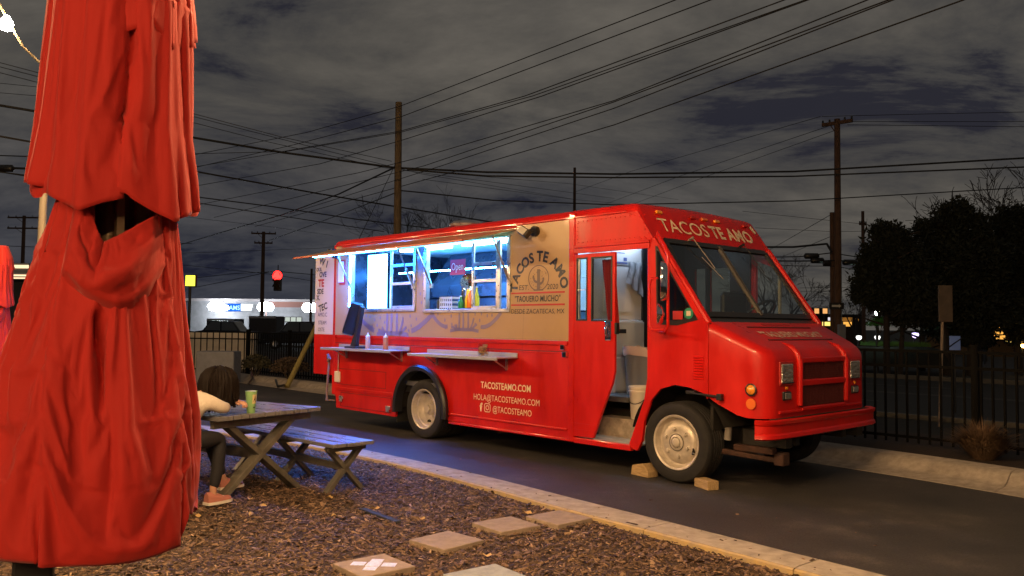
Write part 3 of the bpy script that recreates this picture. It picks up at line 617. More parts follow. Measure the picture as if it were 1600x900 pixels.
# plate and number plate bracket at the rear corner
m = MB(); m.box(-6.33, -6.17, -0.012, 0, 2.18, 2.50); tp(m, 'menu_plaque', WHITEP, bevel=0.01); m = MB(); m.box(-6.30, -6.13, -0.006, 0, 2.14, 2.53); tp(m, 'plaque_back', REDPRINT, bevel=0.02)
m = MB(); m.box(-6.36, -6.21, -0.03, 0, 0.645, 0.815); tp(m, 'socket_box', mat('cream_plastic', (0.70, 0.62, 0.52), 0.4), bevel=0.02)
m = MB(); m.tube([(-6.27, -0.012, 0.81), (-6.27, -0.014, 0.95), (-6.265, -0.014, 1.05), (-6.27, -0.02, 1.17)], 0.007, 6); tp(m, 'socket_cable', mat('grey_cable', (0.4, 0.35, 0.3), 0.6))
m = MB(); m.tube([(-6.52, -0.02, 0.98), (-6.50, -0.05, 0.8), (-6.53, -0.05, 0.5), (-6.50, -0.06, 0.36)], 0.018, 6); m.tube([(-6.55, -.03, 1.0), (-6.50, -.06, 1.06), (-6.46, -.05, 1.0), (-6.52, -.04, .96)], 0.025, 6); m.tube([(-6.56, -.03, .42), (-6.48, -.09, .36), (-6.38, -.06, .37), (-6.34, -.02, .36)], 0.012, 6); tp(m, 'tow_cable', mat('dirty_hose', (0.22, 0.14, 0.12), 0.7))
# rear door swung out, lettered
rd = MB(); rd.box(-7.12, -6.50, 0.05, 0.085, 1.372, 2.66); door_r = tp(rd, 'rear_door', mat('white_wrap', (0.66, 0.60, 0.56), 0.3, coat=0.3), bevel=0.004)
rd = MB(); rd.box(-7.12, -6.50, 0.049, 0.086, 0.74, 1.371); rd.obj('door_lower', RED, door_r)
for s_, x, z, h, mt, b, rot in (('W', -6.93, 2.49, .17, NAVY, .005, -.35), ('I', -6.78, 2.44, .16, NAVY, .005, -.4), ('OUL', -7.00, 2.385, .085, NAVY, .002, 0), ('OVE', -6.88, 2.29, .115, NAVY, .004, 0), ('TE', -6.93, 2.135, .165, REDPRINT, .006, 0), ('SDE', -6.95, 2.02, .115, NAVY, .003, 0), ('X.', -7.01, 1.92, .115, NAVY, .003, 0), ('TEC', -6.85, 1.755, .150, NAVY, .004, .22), ('AMO.C', -6.87, 1.655, .09, NAVY, 0, 0), ('STEAM', -6.87, 1.53, .085, NAVY, 0, 0), ('OSTE', -6.90, 1.42, .085, NAVY, 0, 0)):
    text(s_, 'lettering', mt, door_r, Matrix.Translation((x, 0.045, z)) @ Matrix.Rotation(PI/2, 4, 'X') @ Matrix.Rotation(rot, 4, 'Z'), h, bold=b)
# --- cab flank: header with rivets, front panel, side window
m = MB(); m.plate([(-1.349, 2.41), (-0.27, 2.41), (-0.275, 2.455), (-0.47, 2.742), (-1.349, 2.742)], (), 0.0, 0.04); tp(m, 'header_panel', RED)
m = MB(); m.box(-1.349, -0.31, -0.024, 0.0, 2.405, 2.432); m.box(-1.349, -0.31, -0.016, 0.0, 2.345, 2.404); tp(m, 'door_track', RED, bevel=0.006)
rv = MB()
def rivet(x, z, y=-0.001, r=0.0085): rv.lathe([(r, 0), (r*0.8, 0.005), (0, 0.0075)], 8, Matrix.Translation((x, y, z)) @ Matrix.Rotation(PI/2, 4, 'X'))
for k in range(15): rivet(-1.30+k*0.066, 2.465); rivet(-1.30+k*0.066, 2.70)
for k in range(5): rivet(-1.315, 2.50+k*0.045)
for x, z in ((-.36, 2.45), (-.33, 2.50), (-.37, 2.55), (-.42, 2.45), (-.40, 2.62), (-.44, 2.68), (-.30, 2.44)): rivet(x, z, r=.011)
for k in range(12): rivet(-1.395, 0.5+k*0.19, -0.012, 0.006)
o = tp(rv, 'rivets', RED, smooth=60); o['kind'] = 'stuff'
cabp = [(-0.305, 2.41), (-0.305, 1.02), (-0.345, 0.78), (-0.55, 0.285), (-0.47, 0.268), (-0.41, 0.37), (-0.375, 0.60), (-0.30, 0.79), (-0.17, 0.92), (0.0, 0.968), (0.18, 0.952), (0.32, 0.91), (0.383, 0.875), (0.383, 1.56), (-0.255, 2.46)]
swin = [(-0.235, 2.36), (-0.215, 1.575), (0.03, 1.565), (0.265, 1.62), (-0.155, 2.245), (-0.21, 2.35)]
m = MB(); m.plate(cabp, [swin], y1=0.035); tp(m, 'cab_side', RED)
def inset_loop(lp, k):
    c = Vector((sum(p[0] for p in lp)/len(lp), sum(p[1] for p in lp)/len(lp))); return [tuple(c+(Vector(p)-c)*k) for p in lp]
m = MB(); m.plate([(x, z) for x, z in inset_loop(swin, 1.02)], [inset_loop(swin, 0.90)], -0.006, 0.03); swf = tp(m, 'side_window', BLACKP)
m = MB(); m.plate(inset_loop(swin, 0.90), (), 0.012, 0.016); m.obj('pane', GLASS, swf)
m = MB(); m.box(-0.02, 0.10, -0.008, -0.005, 1.615, 1.70); m.obj('sticker', REDPRINT, swf)
m = MB(); m.lathe([(0.055, 0), (0.055, 0.002), (0, 0.002)], 20, Matrix.Translation((0.17, -0.0065, 1.675)) @ Matrix.Rotation(PI/2, 4, 'X')); m.obj('sticker', mat('green_sticker', (0.02, 0.22, 0.13), 0.4), swf)
m = MB(); m.box(0.145, 0.195, -0.011, -0.009, 1.65, 1.70); m.obj('sticker', mat('cream_sticker', (0.6, 0.52, 0.38), 0.4), swf)
# opening edge trim, sill
m = MB(); pts = [(-0.302, 2.40), (-0.302, 1.02), (-0.342, 0.78), (-0.545, 0.29)]
for a, b in zip(pts[:-1], pts[1:]): m.beam((a[0], 0.02, a[1]), (b[0], 0.02, b[1]), 0.09, 0.03, up=(0, 1, 0))
tp(m, 'door_jamb', RED, bevel=0.006)
m = MB(); m.box(-1.349, -0.55, -0.01, 0.05, 0.255, 0.315); tp(m, 'door_sill', RED, bevel=0.006)
m = MB(); m.box(-0.345, -0.335, 0.06, 0.10, 0.80, 2.38); tp(m, 'jamb_seal', BLACKP)
# steps
m = MB(); m.box(-1.34, -0.50, 0.05, 0.40, 0.30, 0.318); tp(m, 'step', DIAMOND)
m = MB(); m.box(-1.34, -0.45, 0.40, 0.414, 0.318, 0.52)
for i in range(16):
    for j in range(5):
        x = -1.32+i*0.054+(0.027 if j % 2 else 0); z = 0.34+j*0.038; s = 0.012 if (i+j) % 2 else -0.012
        m.add([(x-.018, 0.398, z-s), (x, .394, z-.006), (x+.018, 0.398, z+s), (x, .394, z+.006)], [(0, 1, 2, 3)])
tp(m, 'step_riser', DIAMOND)
m = MB(); m.box(-1.34, -0.42, 0.414, 0.72, 0.50, 0.52); tp(m, 'step', DIAMOND)
m = MB(); m.box(-0.95, -0.40, 0.72, 0.735, 0.52, 0.756); tp(m, 'step_riser', mat('grimy_steel', (0.36, 0.31, 0.24), 0.6, noise=0.4, nscale=8))
# sliding door
dpl = [(-1.345, 2.335), (-1.345, 0.33), (-1.06, 0.335), (-0.94, 0.62), (-0.80, 0.93), (-0.765, 1.06), (-0.765, 2.335)]
dw = [rect(-1.318, -1.155, 1.60, 2.295), rect(-1.10, -0.80, 1.595, 2.295)]
m = MB(); m.plate(dpl, dw, -0.012, 0.022); sd = tp(m, 'sliding_door', RED, bevel=0.003)
for q in dw:
    x0, x1, z0, z1 = q[0][0], q[1][0], q[0][1], q[2][1]
    m = MB(); m.box(x0, x1, 0.004, 0.008, z0, z1); m.obj('pane', GLASS, sd)
    m = MB()
    for b in ((x0, x0+.016, z0, z1), (x1-.016, x1, z0, z1), (x0+.016, x1-.016, z0, z0+.016), (x0+.016, x1-.016, z1-.016, z1)): m.box(b[0], b[1], -0.016, 0.012, b[2], b[3])
    m.obj('window_gasket', BLACKP, sd)
m = MB(); m.box(-1.30, -1.155, -.014, .01, 1.935, 1.945); m.box(-1.285, -1.275, -.014, .01, 1.62, 2.28); m.obj('window_bar', ALU, sd)
m = MB(); m.box(-1.345, -1.075, -0.018, -0.012, 0.40, 0.41); m.box(-1.345, -1.03, -0.02, -0.012, 0.46, 0.475); m.obj('door_crease', RED, sd)
m = MB(); m.box(-0.89, -0.805, -0.03, -0.012, 1.39, 1.60); hd = m.obj('door_handle', CHROME, sd, bevel=0.015)
m = MB(); m.tube([(-0.848, -0.02, 1.57), (-0.848, -0.06, 1.53), (-0.848, -0.062, 1.46), (-0.848, -0.02, 1.42)], 0.014, 8); m.obj('grip', CHROME, hd, smooth=60)
m = MB(); m.box(-0.765, -0.735, -0.02, 0.03, 1.46, 1.58); m.obj('door_latch', BLACKM, sd, bevel=0.006)
rows = []
for t in np.linspace(0, 1, 12):
    rows.append([(-1.05+0.10*t**1.4+u*(0.19-.05*t), 0.11+0.022*math.sin(u*19+t*2), 2.27-t*0.78) for u in np.linspace(0, 1, 26)])
m = MB(); m.grid(rows); tp(m, 'door_curtain', CURTAIN, smooth=60)
# vents
m = MB()
for k in range(9): z = 1.035+k*0.026; m.add([(0.225, -0.001, z), (0.335, -0.001, z), (0.335, -0.014, z+.004), (0.225, -0.014, z+.004), (0.335, -0.001, z+.019), (0.225, -0.001, z+.019)], [(0, 1, 2, 3), (3, 2, 4, 5), (0, 3, 5), (1, 4, 2)])
tp(m, 'louver', RED)
# --- nose
def zt(X): return 1.595-0.485*(X-0.385)
def plan(ins):
    r = 0.20-ins*0.6; x0 = 0.385; xf = 0.955-ins; ya, yb = 0.0+ins, 0.09+ins   # tapers towards the front
    pts = [(x0, ya)]
    for t in np.linspace(0.25, 1, 4): pts.append((x0+(xf-r-x0)*t, ya+(yb-ya)*t))
    for a in np.linspace(-90, 0, 9)[1:]: pts.append((xf-r+r*math.cos(math.radians(a)), yb+r+r*math.sin(math.radians(a))))
    half = pts; far = [(x, WID-y) for x, y in reversed(half)]
    mid = [(xf, yb+r+(WID-2*yb-2*r)*t) for t in np.linspace(0, 1, 9)[1:-1]]
    return half+mid+far
def zbot(x, y):
    if x < 0.72: return max(0.70, 0.88-0.50*(x-0.385)-0.02) if x > 0.39 else 0.875
    return 0.70
m = MB(); rows = []; r = 0.085
P0 = plan(0)
rows.append([(x, y, zbot(x, y)) for x, y in P0]); rows.append([(x, y, zbot(x, y)+.05) for x, y in P0])
rows.append([(x*1.0-(0.0 if x < .8 else 0.0), y, max(zbot(x, y)+.06, 0.80)) for x, y in P0])
for t in (0.35, 0.7, 1.0): rows.append([(x, y, max(zbot(x, y)+.06, .80)*(1-t)+(zt(x)-r)*t) for x, y in P0])
for a in np.linspace(0, 90, 6)[1:]:
    a = math.radians(a); Pi = plan(r*(1-math.cos(a)))
    rows.append([(x, y, zt(x)-r+r*math.sin(a)) for x, y in Pi])
m.grid(rows); n_ = len(P0)
loop = [(len(rows)-1)*n_+k for k in range(n_)]; hlf = n_//2
for k in range(hlf): 
    a_, b_, c2, d2 = loop[k], loop[k+1], loop[n_-2-k], loop[n_-1-k]
    if k+1 < n_-2-k: m.f.append((a_, b_, c2, d2))
    else: m.f.append((a_, b_, d2)) if b_ != d2 else None; 
    if k+1 >= n_-2-k: break
nose = tp(m, 'hood', RED, smooth=38)
def on_front(u, v, X=0.955):
    d = _ray(u, v); C0 = Vector((0, 0, EYE))-TO; t = (X-C0.dot(FD))/d.dot(FD); w = C0+d*t; return (w.dot(LD), w.z)
# grille surround and mesh
XF = 0.955
gy0, gy1 = 0.70, 1.60
m = MB(); m.box(XF-.02, XF+.035, gy0-.055, gy0, 0.80, 1.28); m.box(XF-.02, XF+.035, gy1, gy1+.055, 0.80, 1.28); m.box(XF-.02, XF+.030, gy0, gy1, 1.205, 1.26); m.box(XF-.02, XF+.032, gy0, gy1, 0.985, 1.045); m.box(XF-.02, XF+.028, gy0, gy1, 0.745, 0.785)
gr = tp(m, 'grille', RED, bevel=0.012)
for z0, z1 in ((1.045, 1.205), (0.785, 0.985)):
    m = MB(); m.box(XF-.01, XF+.006, gy0, gy1, z0, z1); m.obj('grille_mesh', REDMESH, gr)
    m = MB()
    for k in range(30): y = gy0+(gy1-gy0)*(k+.5)/30; m.box(XF+.004, XF+.010, y-.002, y+.002, z0, z1)
    for k in range(7): z = z0+(z1-z0)*(k+.5)/7; m.box(XF+.004, XF+.011, gy0, gy1, z-.002, z+.002)
    q = m.obj('mesh_wires', REDMESH, gr); q['kind'] = 'stuff'
# ridges running from the hood onto the front
for y in (gy0-.028, gy1+.028):
    m = MB(); pts = [(XF+.012, y, 0.80), (XF+.016, y, 1.22), (XF-.01, y, zt(XF)-.03), (XF-.07, y, zt(XF-.07)-.002), (XF-.20, y, zt(XF-.20)-.012)]; m.tube(pts, [.03, .032, .036, .034, .01], 10); tp(m, 'hood_ridge', RED, smooth=60)
m = MB(); m.box(XF-.03, XF+.016, 0.30, WID-.30, 0.735, 0.765); tp(m, 'lower_lip', RED, bevel=0.008)
for sgn in (0, 1):
    Y = lambda y: y if not sgn else WID-y
    y0, y1 = sorted((Y(0.335), Y(0.545)))
    m = MB(); m.box(XF-.03, XF+.012, y0-.02, y1+.02, 1.00, 1.225); hl = tp(m, 'headlight', REDFADE, bevel=0.01)
    m = MB(); m.box(XF+.0, XF+.022, y0, y1, 1.02, 1.205); m.obj('lens', LENS, hl, bevel=0.012)
    m = MB(); m.box(XF+.012, XF+.024, y0-.004, y1+.004, 1.0205, 1.030); m.obj('chrome_rim', CHROME, hl)
    yc = (y0+y1)/2
    m = MB(); m.box(XF-.01, XF+.020, yc-.075, yc+.075, 0.86, 0.945); fl = tp(m, 'fog_lamp', BLACKP, bevel=0.016)
    m = MB(); m.box(XF+.016, XF+.026, yc-.055, yc+.055, 0.875, 0.93); m.obj('lens', LENS, fl, bevel=0.008)
    m = MB(); m.box(XF+.0, XF+.014, yc-.012, yc+.012, .965, .99); tp(m, 'marker_light', AMBER)
    y = 0.075 if not sgn else WID-.075
    s_ = -1 if not sgn else 1
    m = MB(); m.lathe([(0.058, 0), (0.06, 0.012), (0.048, 0.018), (0.046, 0.010), (0, 0.010)], 20, Matrix.Translation((0.80, y-s_*.01, 0.965)) @ Matrix.Rotation(PI/2*(-s_), 4, 'X')); tl_ = tp(m, 'turn_signal', BLACKP, smooth=40)
    m = MB(); m.lathe([(0.045, 0.010), (0.04, 0.020), (0, 0.024)], 20, Matrix.Translation((0.80, y-s_*.01, 0.965)) @ Matrix.Rotation(PI/2*(-s_), 4, 'X')); m.obj('lens', AMBER, tl_, smooth=60)
    m = MB(); m.lathe([(0.05, 0), (0.05, 0.008), (0, 0.010)], 20, Matrix.Translation((0.80, y-s_*.008, 0.835)) @ Matrix.Rotation(PI/2*(-s_), 4, 'X')); tp(m, 'side_reflector', ORANGE, smooth=40)
# hood top: vent slots, lettering
def hoodM(X, Y, dz=0.004):   # frame lying on the hood top, x along Y
    sl = math.atan(0.485); M = Matrix.Translation((X, Y, zt(X)+dz)) @ Matrix(((0, -math.cos(sl), math.sin(sl), 0), (1, 0, 0, 0), (0, math.sin(sl), math.cos(sl), 0), (0, 0, 0, 1)))
    return M
for X, a, b in ((0.49, 0.52, 1.80), (0.74, 0.50, 1.80)):
    m = MB(); m.box(0, b-a, -0.010, 0.012, -0.002, 0.006, hoodM(X, a, 0)); tp(m, 'hood_slot', mat('slot_shadow_red', (0.10, 0.008, 0.008), 0.6), bevel=0.003)
m = MB(); m.box(0, .55, -.012, .012, -.002, .004, hoodM(.43, .9, 0)); tp(m, 'hood_scoop', REDFADE)
text('"TAQUERO MUCHO"', 'lettering', WORN, truck, hoodM(0.695, 1.145, 0.009), 0.165, 1.22, bold=0.003)
# cowl
m = MB(); m.add([(0.30, 0.03, 1.64), (0.30, WID-.03, 1.64), (0.40, WID-.03, 1.575), (0.40, 0.03, 1.575), (0.30, 0.03, 1.5), (0.30, WID-.03, 1.5)], [(0, 1, 2, 3), (0, 3, 4), (1, 5, 2)]); tp(m, 'cowl', BLACKP)
m = MB(); m.beam((0.384, -0.008, 0.86), (0.384, -0.008, 1.575), 0.022, 0.014, up=(0, 1, 0)); tp(m, 'hood_seam', RED, bevel=0.004)
# bumper: ribbed channel
bp_ = [(1.02, 0.515), (1.05, 0.53), (1.045, 0.56), (1.03, 0.575), (1.03, 0.645), (1.045, 0.66), (1.05, 0.69), (1.02, 0.70)]
m = MB(); rows = []
path = [(-0.42, -0.02), (-0.30, -0.035), (-0.16, -0.03), (-0.09, 0.0), (-0.045, 0.06), (-0.02, 0.15), (0.0, 0.5), (0.0, WID-.5), (-0.02, WID-.15), (-0.045, WID-.06), (-0.09, WID), (-0.16, WID+.03), (-0.30, WID+.035), (-.42, WID+.02)]
path = path[2:-2]
for i, (px, py) in enumerate(path):
    a = Vector(path[max(0, i-1)]); b = Vector(path[min(len(path)-1, i+1)]); t = (b-a).normalized(); nrm = Vector((t.y, -t.x))
    rows.append([(1.06+px+nrm.x*(x-1.05), py+nrm.y*(x-1.05), z) for x, z in bp_]+[(1.06+px-nrm.x*.06, py-nrm.y*.06, 0.69), (1.06+px-nrm.x*.06, py-nrm.y*.06, 0.525)])
m.grid(rows, True); m.f.append(tuple(range(10))); m.f.append(tuple((len(rows)-1)*10+k for k in range(9, -1, -1))); tp(m, 'bumper', RED, smooth=35, bevel=0.0)
m = MB(); m.box(0.55, 1.0, 0.35, 0.47, 0.42, 0.56); m.box(0.55, 1.0, WID-.47, WID-.35, 0.42, 0.56); m.box(0.92, 1.0, .2, WID-.2, .56, .70); tp(m, 'bumper_bracket', CHASSIS)
# windshield
wx = lambda z: -0.262+(2.452-z)*(0.562/0.812)
def wpt(y, z, off=0.0): nx, nz = 0.822, 0.569; return (wx(z)+nx*off, y, z+nz*off)
wr = MB()
def wbar(y0, z0, y1, z1, w, off, th):
    a, b = Vector(wpt(y0, z0, off)), Vector(wpt(y1, z1, off)); wr.beam(a, b, w, th, up=(0.822, 0, 0.569))
wbar(0.10, 1.665, WID-.10, 1.665, 0.06, 0.0, 0.03); wbar(0.16, 2.43, WID-.16, 2.43, 0.06, 0.0, 0.03); wbar(0.165, 2.43, 0.095, 1.665, 0.06, 0.001, 0.03); wbar(WID-.165, 2.43, WID-.095, 1.665, 0.06, 0.001, 0.03)
ws = tp(wr, 'windshield', BLACKP)
wr = MB(); wbar(WID/2, 2.43, WID/2, 1.665, 0.05, 0.008, 0.03); wr.obj('center_bar', mat('dull_bar', (0.10, 0.09, 0.08), 0.5, metal=0.3), ws)
for a0, a1, b0, b1 in ((0.18, WID/2-.01, 0.115, WID/2-.01), (WID/2+.01, WID-.18, WID/2+.01, WID-.115)):
    m = MB(); v = [wpt(b0, 1.67), wpt(b1, 1.67), wpt(a1, 2.425), wpt(a0, 2.425)]; v2 = [wpt(b0, 1.67, -.006), wpt(b1, 1.67, -.006), wpt(a1, 2.425, -.006), wpt(a0, 2.425, -.006)]
    m.add(v+v2, [(0, 1, 2, 3), (7, 6, 5, 4), (0, 4, 5, 1), (1, 5, 6, 2), (2, 6, 7, 3), (3, 7, 4, 0)]); m.obj('pane', GLASS, ws)
for sgn in (0, 1):   # A pillars
    y0 = 0.055 if not sgn else WID-.055
    m = MB(); m.beam((-0.285, y0+(0.01 if not sgn else -.01), 2.475), (0.375, y0-(0.015 if not sgn else -.015), 1.56), 0.075, 0.085, up=(0.822, 0, 0.569)); tp(m, 'windshield_pillar', RED, bevel=0.03)
# cap lettering, marker lamps, wipers
cl = math.atan2(2.775-2.47, -0.29+0.475); nC = Vector((math.sin(cl), 0, math.cos(cl)))
def capM(Y, t, off=0.006):   # t: 0 bottom .. 1 top of the cap face
    p = Vector((-0.29, Y, 2.47)).lerp(Vector((-0.475, Y, 2.775)), t)+nC*off
    up = Vector((-0.475+.29, 0, 0.305)).normalized()
    return Matrix(((0, up.x, nC.x, p.x), (1, up.y, nC.y, p.y), (0, up.z, nC.z, p.z), (0, 0, 0, 1)))
text('TACOS', 'lettering', CREAM, truck, capM(0.69, 0.25), 0.245, 0.88, bold=0.001); text('TE AMO', 'lettering', CREAM, truck, capM(1.615, 0.25), 0.235, 0.86, bold=0.007, space=1.06)
for y, mt in ((0.33, AMBER), (0.95, REDFADE), (1.17, ORANGE), (1.42, AMBER), (2.02, REDFADE)):
    m = MB(); m.box(-0.05, 0.05, -0.018, 0.018, 0, 0.03, capM(y, 0.93, 0)); tp(m, 'marker_light', mt, bevel=0.01)
for y in (0.62, 1.62):
    a, b, c2 = Vector(wpt(y, 2.45, .06)), Vector(wpt(y+.13, 2.15, .03)), Vector(wpt(y+.06, 2.30, .02))
    m = MB(); m.cyl(wpt(y, 2.47, 0), wpt(y, 2.46, .07), 0.014, 8); m.tube([a, b], 0.005, 6); m.tube([Vector(wpt(y+.04, 2.28, .012)), Vector(wpt(y+.20, 2.05, .012))], 0.004, 6); m.tube([a, Vector(wpt(y-.09, 2.44, .05))], 0.005, 6); tp(m, 'wiper', mat('dull_wiper', (.22, .19, .16), .6) if y < 1 else BLACKM)
# peeling decal on the far corner of the cap
m = MB(); m.add([tuple((capM(2.12, .92, .0065) @ Vector(p))) for p in ((0, 0, 0), (.06, .03, 0), (.10, -.06, 0), (.06, -.10, 0), (.02, -.05, 0))], [(0, 1, 2, 3, 4)]); tp(m, 'peeled_decal', CREAM)
# dashboard, steering wheel, seat, cloth
m = MB(); m.box(0.02, 0.30, 0.10, WID-.1, 1.45, 1.62); tp(m, 'dashboard', BLACKP, bevel=0.04)
m = MB(); Ms = Matrix.Translation((-0.10, 1.72, 1.70)) @ Matrix.Rotation(-0.75, 4, 'Y')
m.tube([Ms @ Vector((.22*math.cos(t), .22*math.sin(t), 0)) for t in np.linspace(0, 2*PI, 25)], 0.016, 6); m.tube([Ms @ Vector((-.21, 0, 0)), Ms @ Vector((.21, 0, 0))], .012, 6); m.tube([Ms @ Vector((0, 0, 0)), Ms @ Vector((0, 0, -.3))], .025, 6); tp(m, 'steering_wheel', BLACKP, smooth=60)
m = MB(); m.grid([[(0.05+.22*i/6, 0.62+.85*j/9, 1.632+0.045*math.sin(i*1.3+j)*math.cos(j*.9)+.03) for j in range(10)] for i in range(7)]); tp(m, 'crumpled_cloth', mat('white_cloth', (0.6, 0.58, 0.5), 0.9), smooth=60)
m = MB(); m.box(-.44, -.36, 1.45, 1.95, 1.2, 1.95); tp(m, 'driver_seat', BLACKP, bevel=.05)
m = MB(); m.box(-0.13, -0.10, WID-.07, WID-.042, 1.6, 2.2); tp(m, 'far_pillar', mat('cab_trim', (.45, .42, .36), .5))
# mirrors on a red tubular frame
m = MB(); mx, my = 0.02, -0.20
m.tube([(-0.20, -0.01, 2.50), (-0.15, -0.08, 2.48), (0.03, my, 2.33), (0.065, my, 2.22), (0.065, my, 1.56), (0.045, my, 1.51), (-0.06, -0.10, 1.49), (-0.20, -.01, 1.50)], 0.016, 8); m.tube([(0.0, my+.02, 1.51), (-0.13, my, 1.51), (-0.16, my, 1.56), (-0.16, my, 1.95), (-0.14, my, 2.02), (-0.06, my, 2.02)], 0.012, 8)
mir = tp(m, 'mirror', RED, smooth=60)
Mm = Matrix.Translation((0.015, my-.015, 1.985)) @ Matrix.Rotation(0.6, 4, 'Z')
m = MB(); rows = []
for x, k in ((0.05, 0.55), (0.045, 0.8), (0.03, 0.95), (0.0, 1.0), (-0.02, 1.0), (-0.022, .9)):
    rows.append([Mm @ Vector((x, 0.105*k*math.copysign(abs(math.cos(t))**0.45, math.cos(t)), 0.195*k*math.copysign(abs(math.sin(t))**0.45, math.sin(t)))) for t in np.linspace(0, 2*PI, 25)[:-1]])
m.grid(rows, True); m.f.append(tuple(range(24))); m.f.append(tuple(5*24+k for k in range(24))); m.obj('mirror_shell', CHROME, mir, smooth=50)
m = MB(); m.lathe([(0.0, 0.055), (0.05, 0.05), (0.085, 0.035), (0.11, 0.0), (0.112, -0.015), (0.10, -.02), (0, -.02)], 24, Matrix.Translation((-0.03, my-.015, 1.665)) @ Matrix.Rotation(0.6, 4, 'Z') @ Matrix.Rotation(PI/2, 4, 'Y')); m.obj('round_mirror', CHROME, mir, smooth=50)
# hood stay at the wheel arch
m = MB(); m.tube([(0.17, -0.02, 0.905), (0.30, -0.03, 0.90), (0.53, -0.02, 0.885)], 0.013, 8); m.box(0.505, 0.555, -0.045, 0.01, 0.855, 0.915); m.box(.15, .25, -.03, .01, .89, .925); tp(m, 'hood_latch', BLACKM, bevel=0.006)
# wheels
TYRE = [(0.262, 0.0), (0.275, -0.012), (0.30, -0.018), (0.345, -0.022), (0.378, -0.014), (0.394, 0.004), (0.399, 0.02)]
for k in range(5): z = 0.03+k*0.038; TYRE += [(0.4, z), (0.4, z+.024), (0.392, z+.028), (0.392, z+.034)]
TYRE += [(0.399, 0.225), (0.394, 0.236), (0.372, 0.25), (0.33, 0.252), (0.27, 0.245), (0.262, 0.24)]
def wheel(X, Yo, near, front, wob=0.0):
    t = MB(); sgn = 1 if near else -1
    M = Matrix.Translation((X, Yo, 0.40)) @ Matrix.Rotation(-PI/2*sgn, 4, 'X')   # local z into the truck
    M = M @ Matrix.Rotation(wob, 4, 'X')
    w = empty('wheel'); w.parent = truck
    t.lathe(TYRE, 48, M); t.obj('tyre', RUBBER, w, smooth=30)
    r = MB()
    if front:
        r.lathe([(0.262, 0.02), (0.272, -0.012), (0.266, -0.02), (0.25, -0.012), (0.243, 0.03), (0.232, 0.05), (0.215, 0.055), (0.20, 0.03), (0.17, 0.012), (0.12, 0.006), (0.09, 0.008), (0.085, 0.0), (0.055, -0.01), (0.05, 0.03), (0.046, -.012), (0.03, -.018), (0, -.02)], 48, M)
    else:
        r.lathe([(0.262, 0.02), (0.272, -0.012), (0.266, -0.02), (0.25, -0.012), (0.243, 0.03), (0.238, 0.055), (0.222, 0.06), (0.215, 0.10), (0.19, 0.135), (0.12, 0.145), (0.085, 0.14), (0.08, 0.09), (0.072, 0.075), (0.03, 0.07), (0, 0.068)], 48, M)
    r.obj('rim', RIM, w, smooth=35)
    zf = 0.008 if front else 0.142; nn = 6; rn = 0.135 if front else 0.108
    for k in range(nn):
        a = 2*PI*k/nn+0.35; n = MB(); c = (rn*math.cos(a), rn*math.sin(a)); n.lathe([(0.028, 0.004), (0.028, -0.004), (0.019, -0.006), (0.019, -0.026), (0, -0.03)], 6, M @ Matrix.Translation((c[0], c[1], zf))); n.obj('lug_nut', RIM, w)
    if front:
        n = MB(); n.lathe([(0.086, 0.0), (0.086, -.004), (0.056, -.006), (.056, .0)], 28, M @ Matrix.Translation((0, 0, .002))); n.obj('hub_recess', mat('hub_shadow_metal', (.10, .085, .065), .5, metal=.5), w, smooth=40)
    if not front:
        n = MB(); n.lathe([(0.05, 0.07), (0.05, 0.045), (0.045, 0.04), (0, 0.04)], 16, M)
        for k in range(8): a = 2*PI*k/8; n.lathe([(0.008, 0.045), (0.008, 0.03), (0, .03)], 6, M @ Matrix.Translation((.058*math.cos(a), .058*math.sin(a), .025)))
        n.obj('hub', RIM, w, smooth=40)
    n = MB(); a = math.radians(22 if front else 105); n.lathe([(0.034, 0.0), (0.034, -.003), (0.0, -.003)], 18, M @ Matrix.Translation((0.192*math.cos(a), 0.192*math.sin(a), 0.022 if front else 0.128)) @ Matrix.Rotation((0.3 if front else -0.3), 4, 'Y')); n.obj('hand_hole_shade', WIRE, w)  # no real opening: a black disc paints the shade inside the hand hole
    if front:
        n = MB(); n.tube([M @ Vector((0.20*math.cos(a+.05), 0.20*math.sin(a+.05), .01)), M @ Vector((0.235*math.cos(a), 0.235*math.sin(a), .0))], .005, 6); n.obj('valve_stem', ALU, w)
    return w
wheel(0.0, 0.03, True, True); wheel(-4.15, 0.045, True, False)
wheel(0.0, WID-.03, False, True); wheel(-4.15, WID-.045, False, False)
m = MB(); m.lathe(TYRE, 32, Matrix.Translation((-4.15, 0.33, 0.40)) @ Matrix.Rotation(-PI/2, 4, 'X')); tp(m, 'inner_tyre', RUBBER, smooth=30)
m = MB(); m.box(-4.80, -4.78, 0.05, 0.62, 0.17, 0.62); tp(m, 'mud_flap', RUBBER)
# chassis
m = MB(); m.box(-6.2, 0.95, 0.62, 0.70, 0.42, 0.60); m.box(-6.2, .95, WID-.70, WID-.62, .42, .60); m.box(-5.9, -1.4, .10, WID-.1, .60, .70); m.box(-.06, .06, .25, WID-.25, .34, .44); m.box(-4.21, -4.09, .3, WID-.3, .34, .46); m.box(-0.35, 0.62, .16, .60, .93, 1.0); m.box(0.35, .38, .1, WID-.1, .55, 1.4); tp(m, 'chassis', CHASSIS)
m = MB(); m.box(0.50, 0.92, 0.25, 0.33, 0.36, 0.42); m.beam((0.1, 0.2, 0.36), (1.0, 0.35, 0.30), 0.05, 0.05); m.box(.90, 1.0, .30, .42, .26, .38); tp(m, 'steering_arm', RUST, bevel=0.01)
m = MB(); m.cyl((0.42, 0.28, 0.45), (0.44, 0.28, 0.62), 0.035, 12); tp(m, 'shock_absorber', mat('grey_damper', (.3, .28, .25), .5))
m = MB(); rows = []
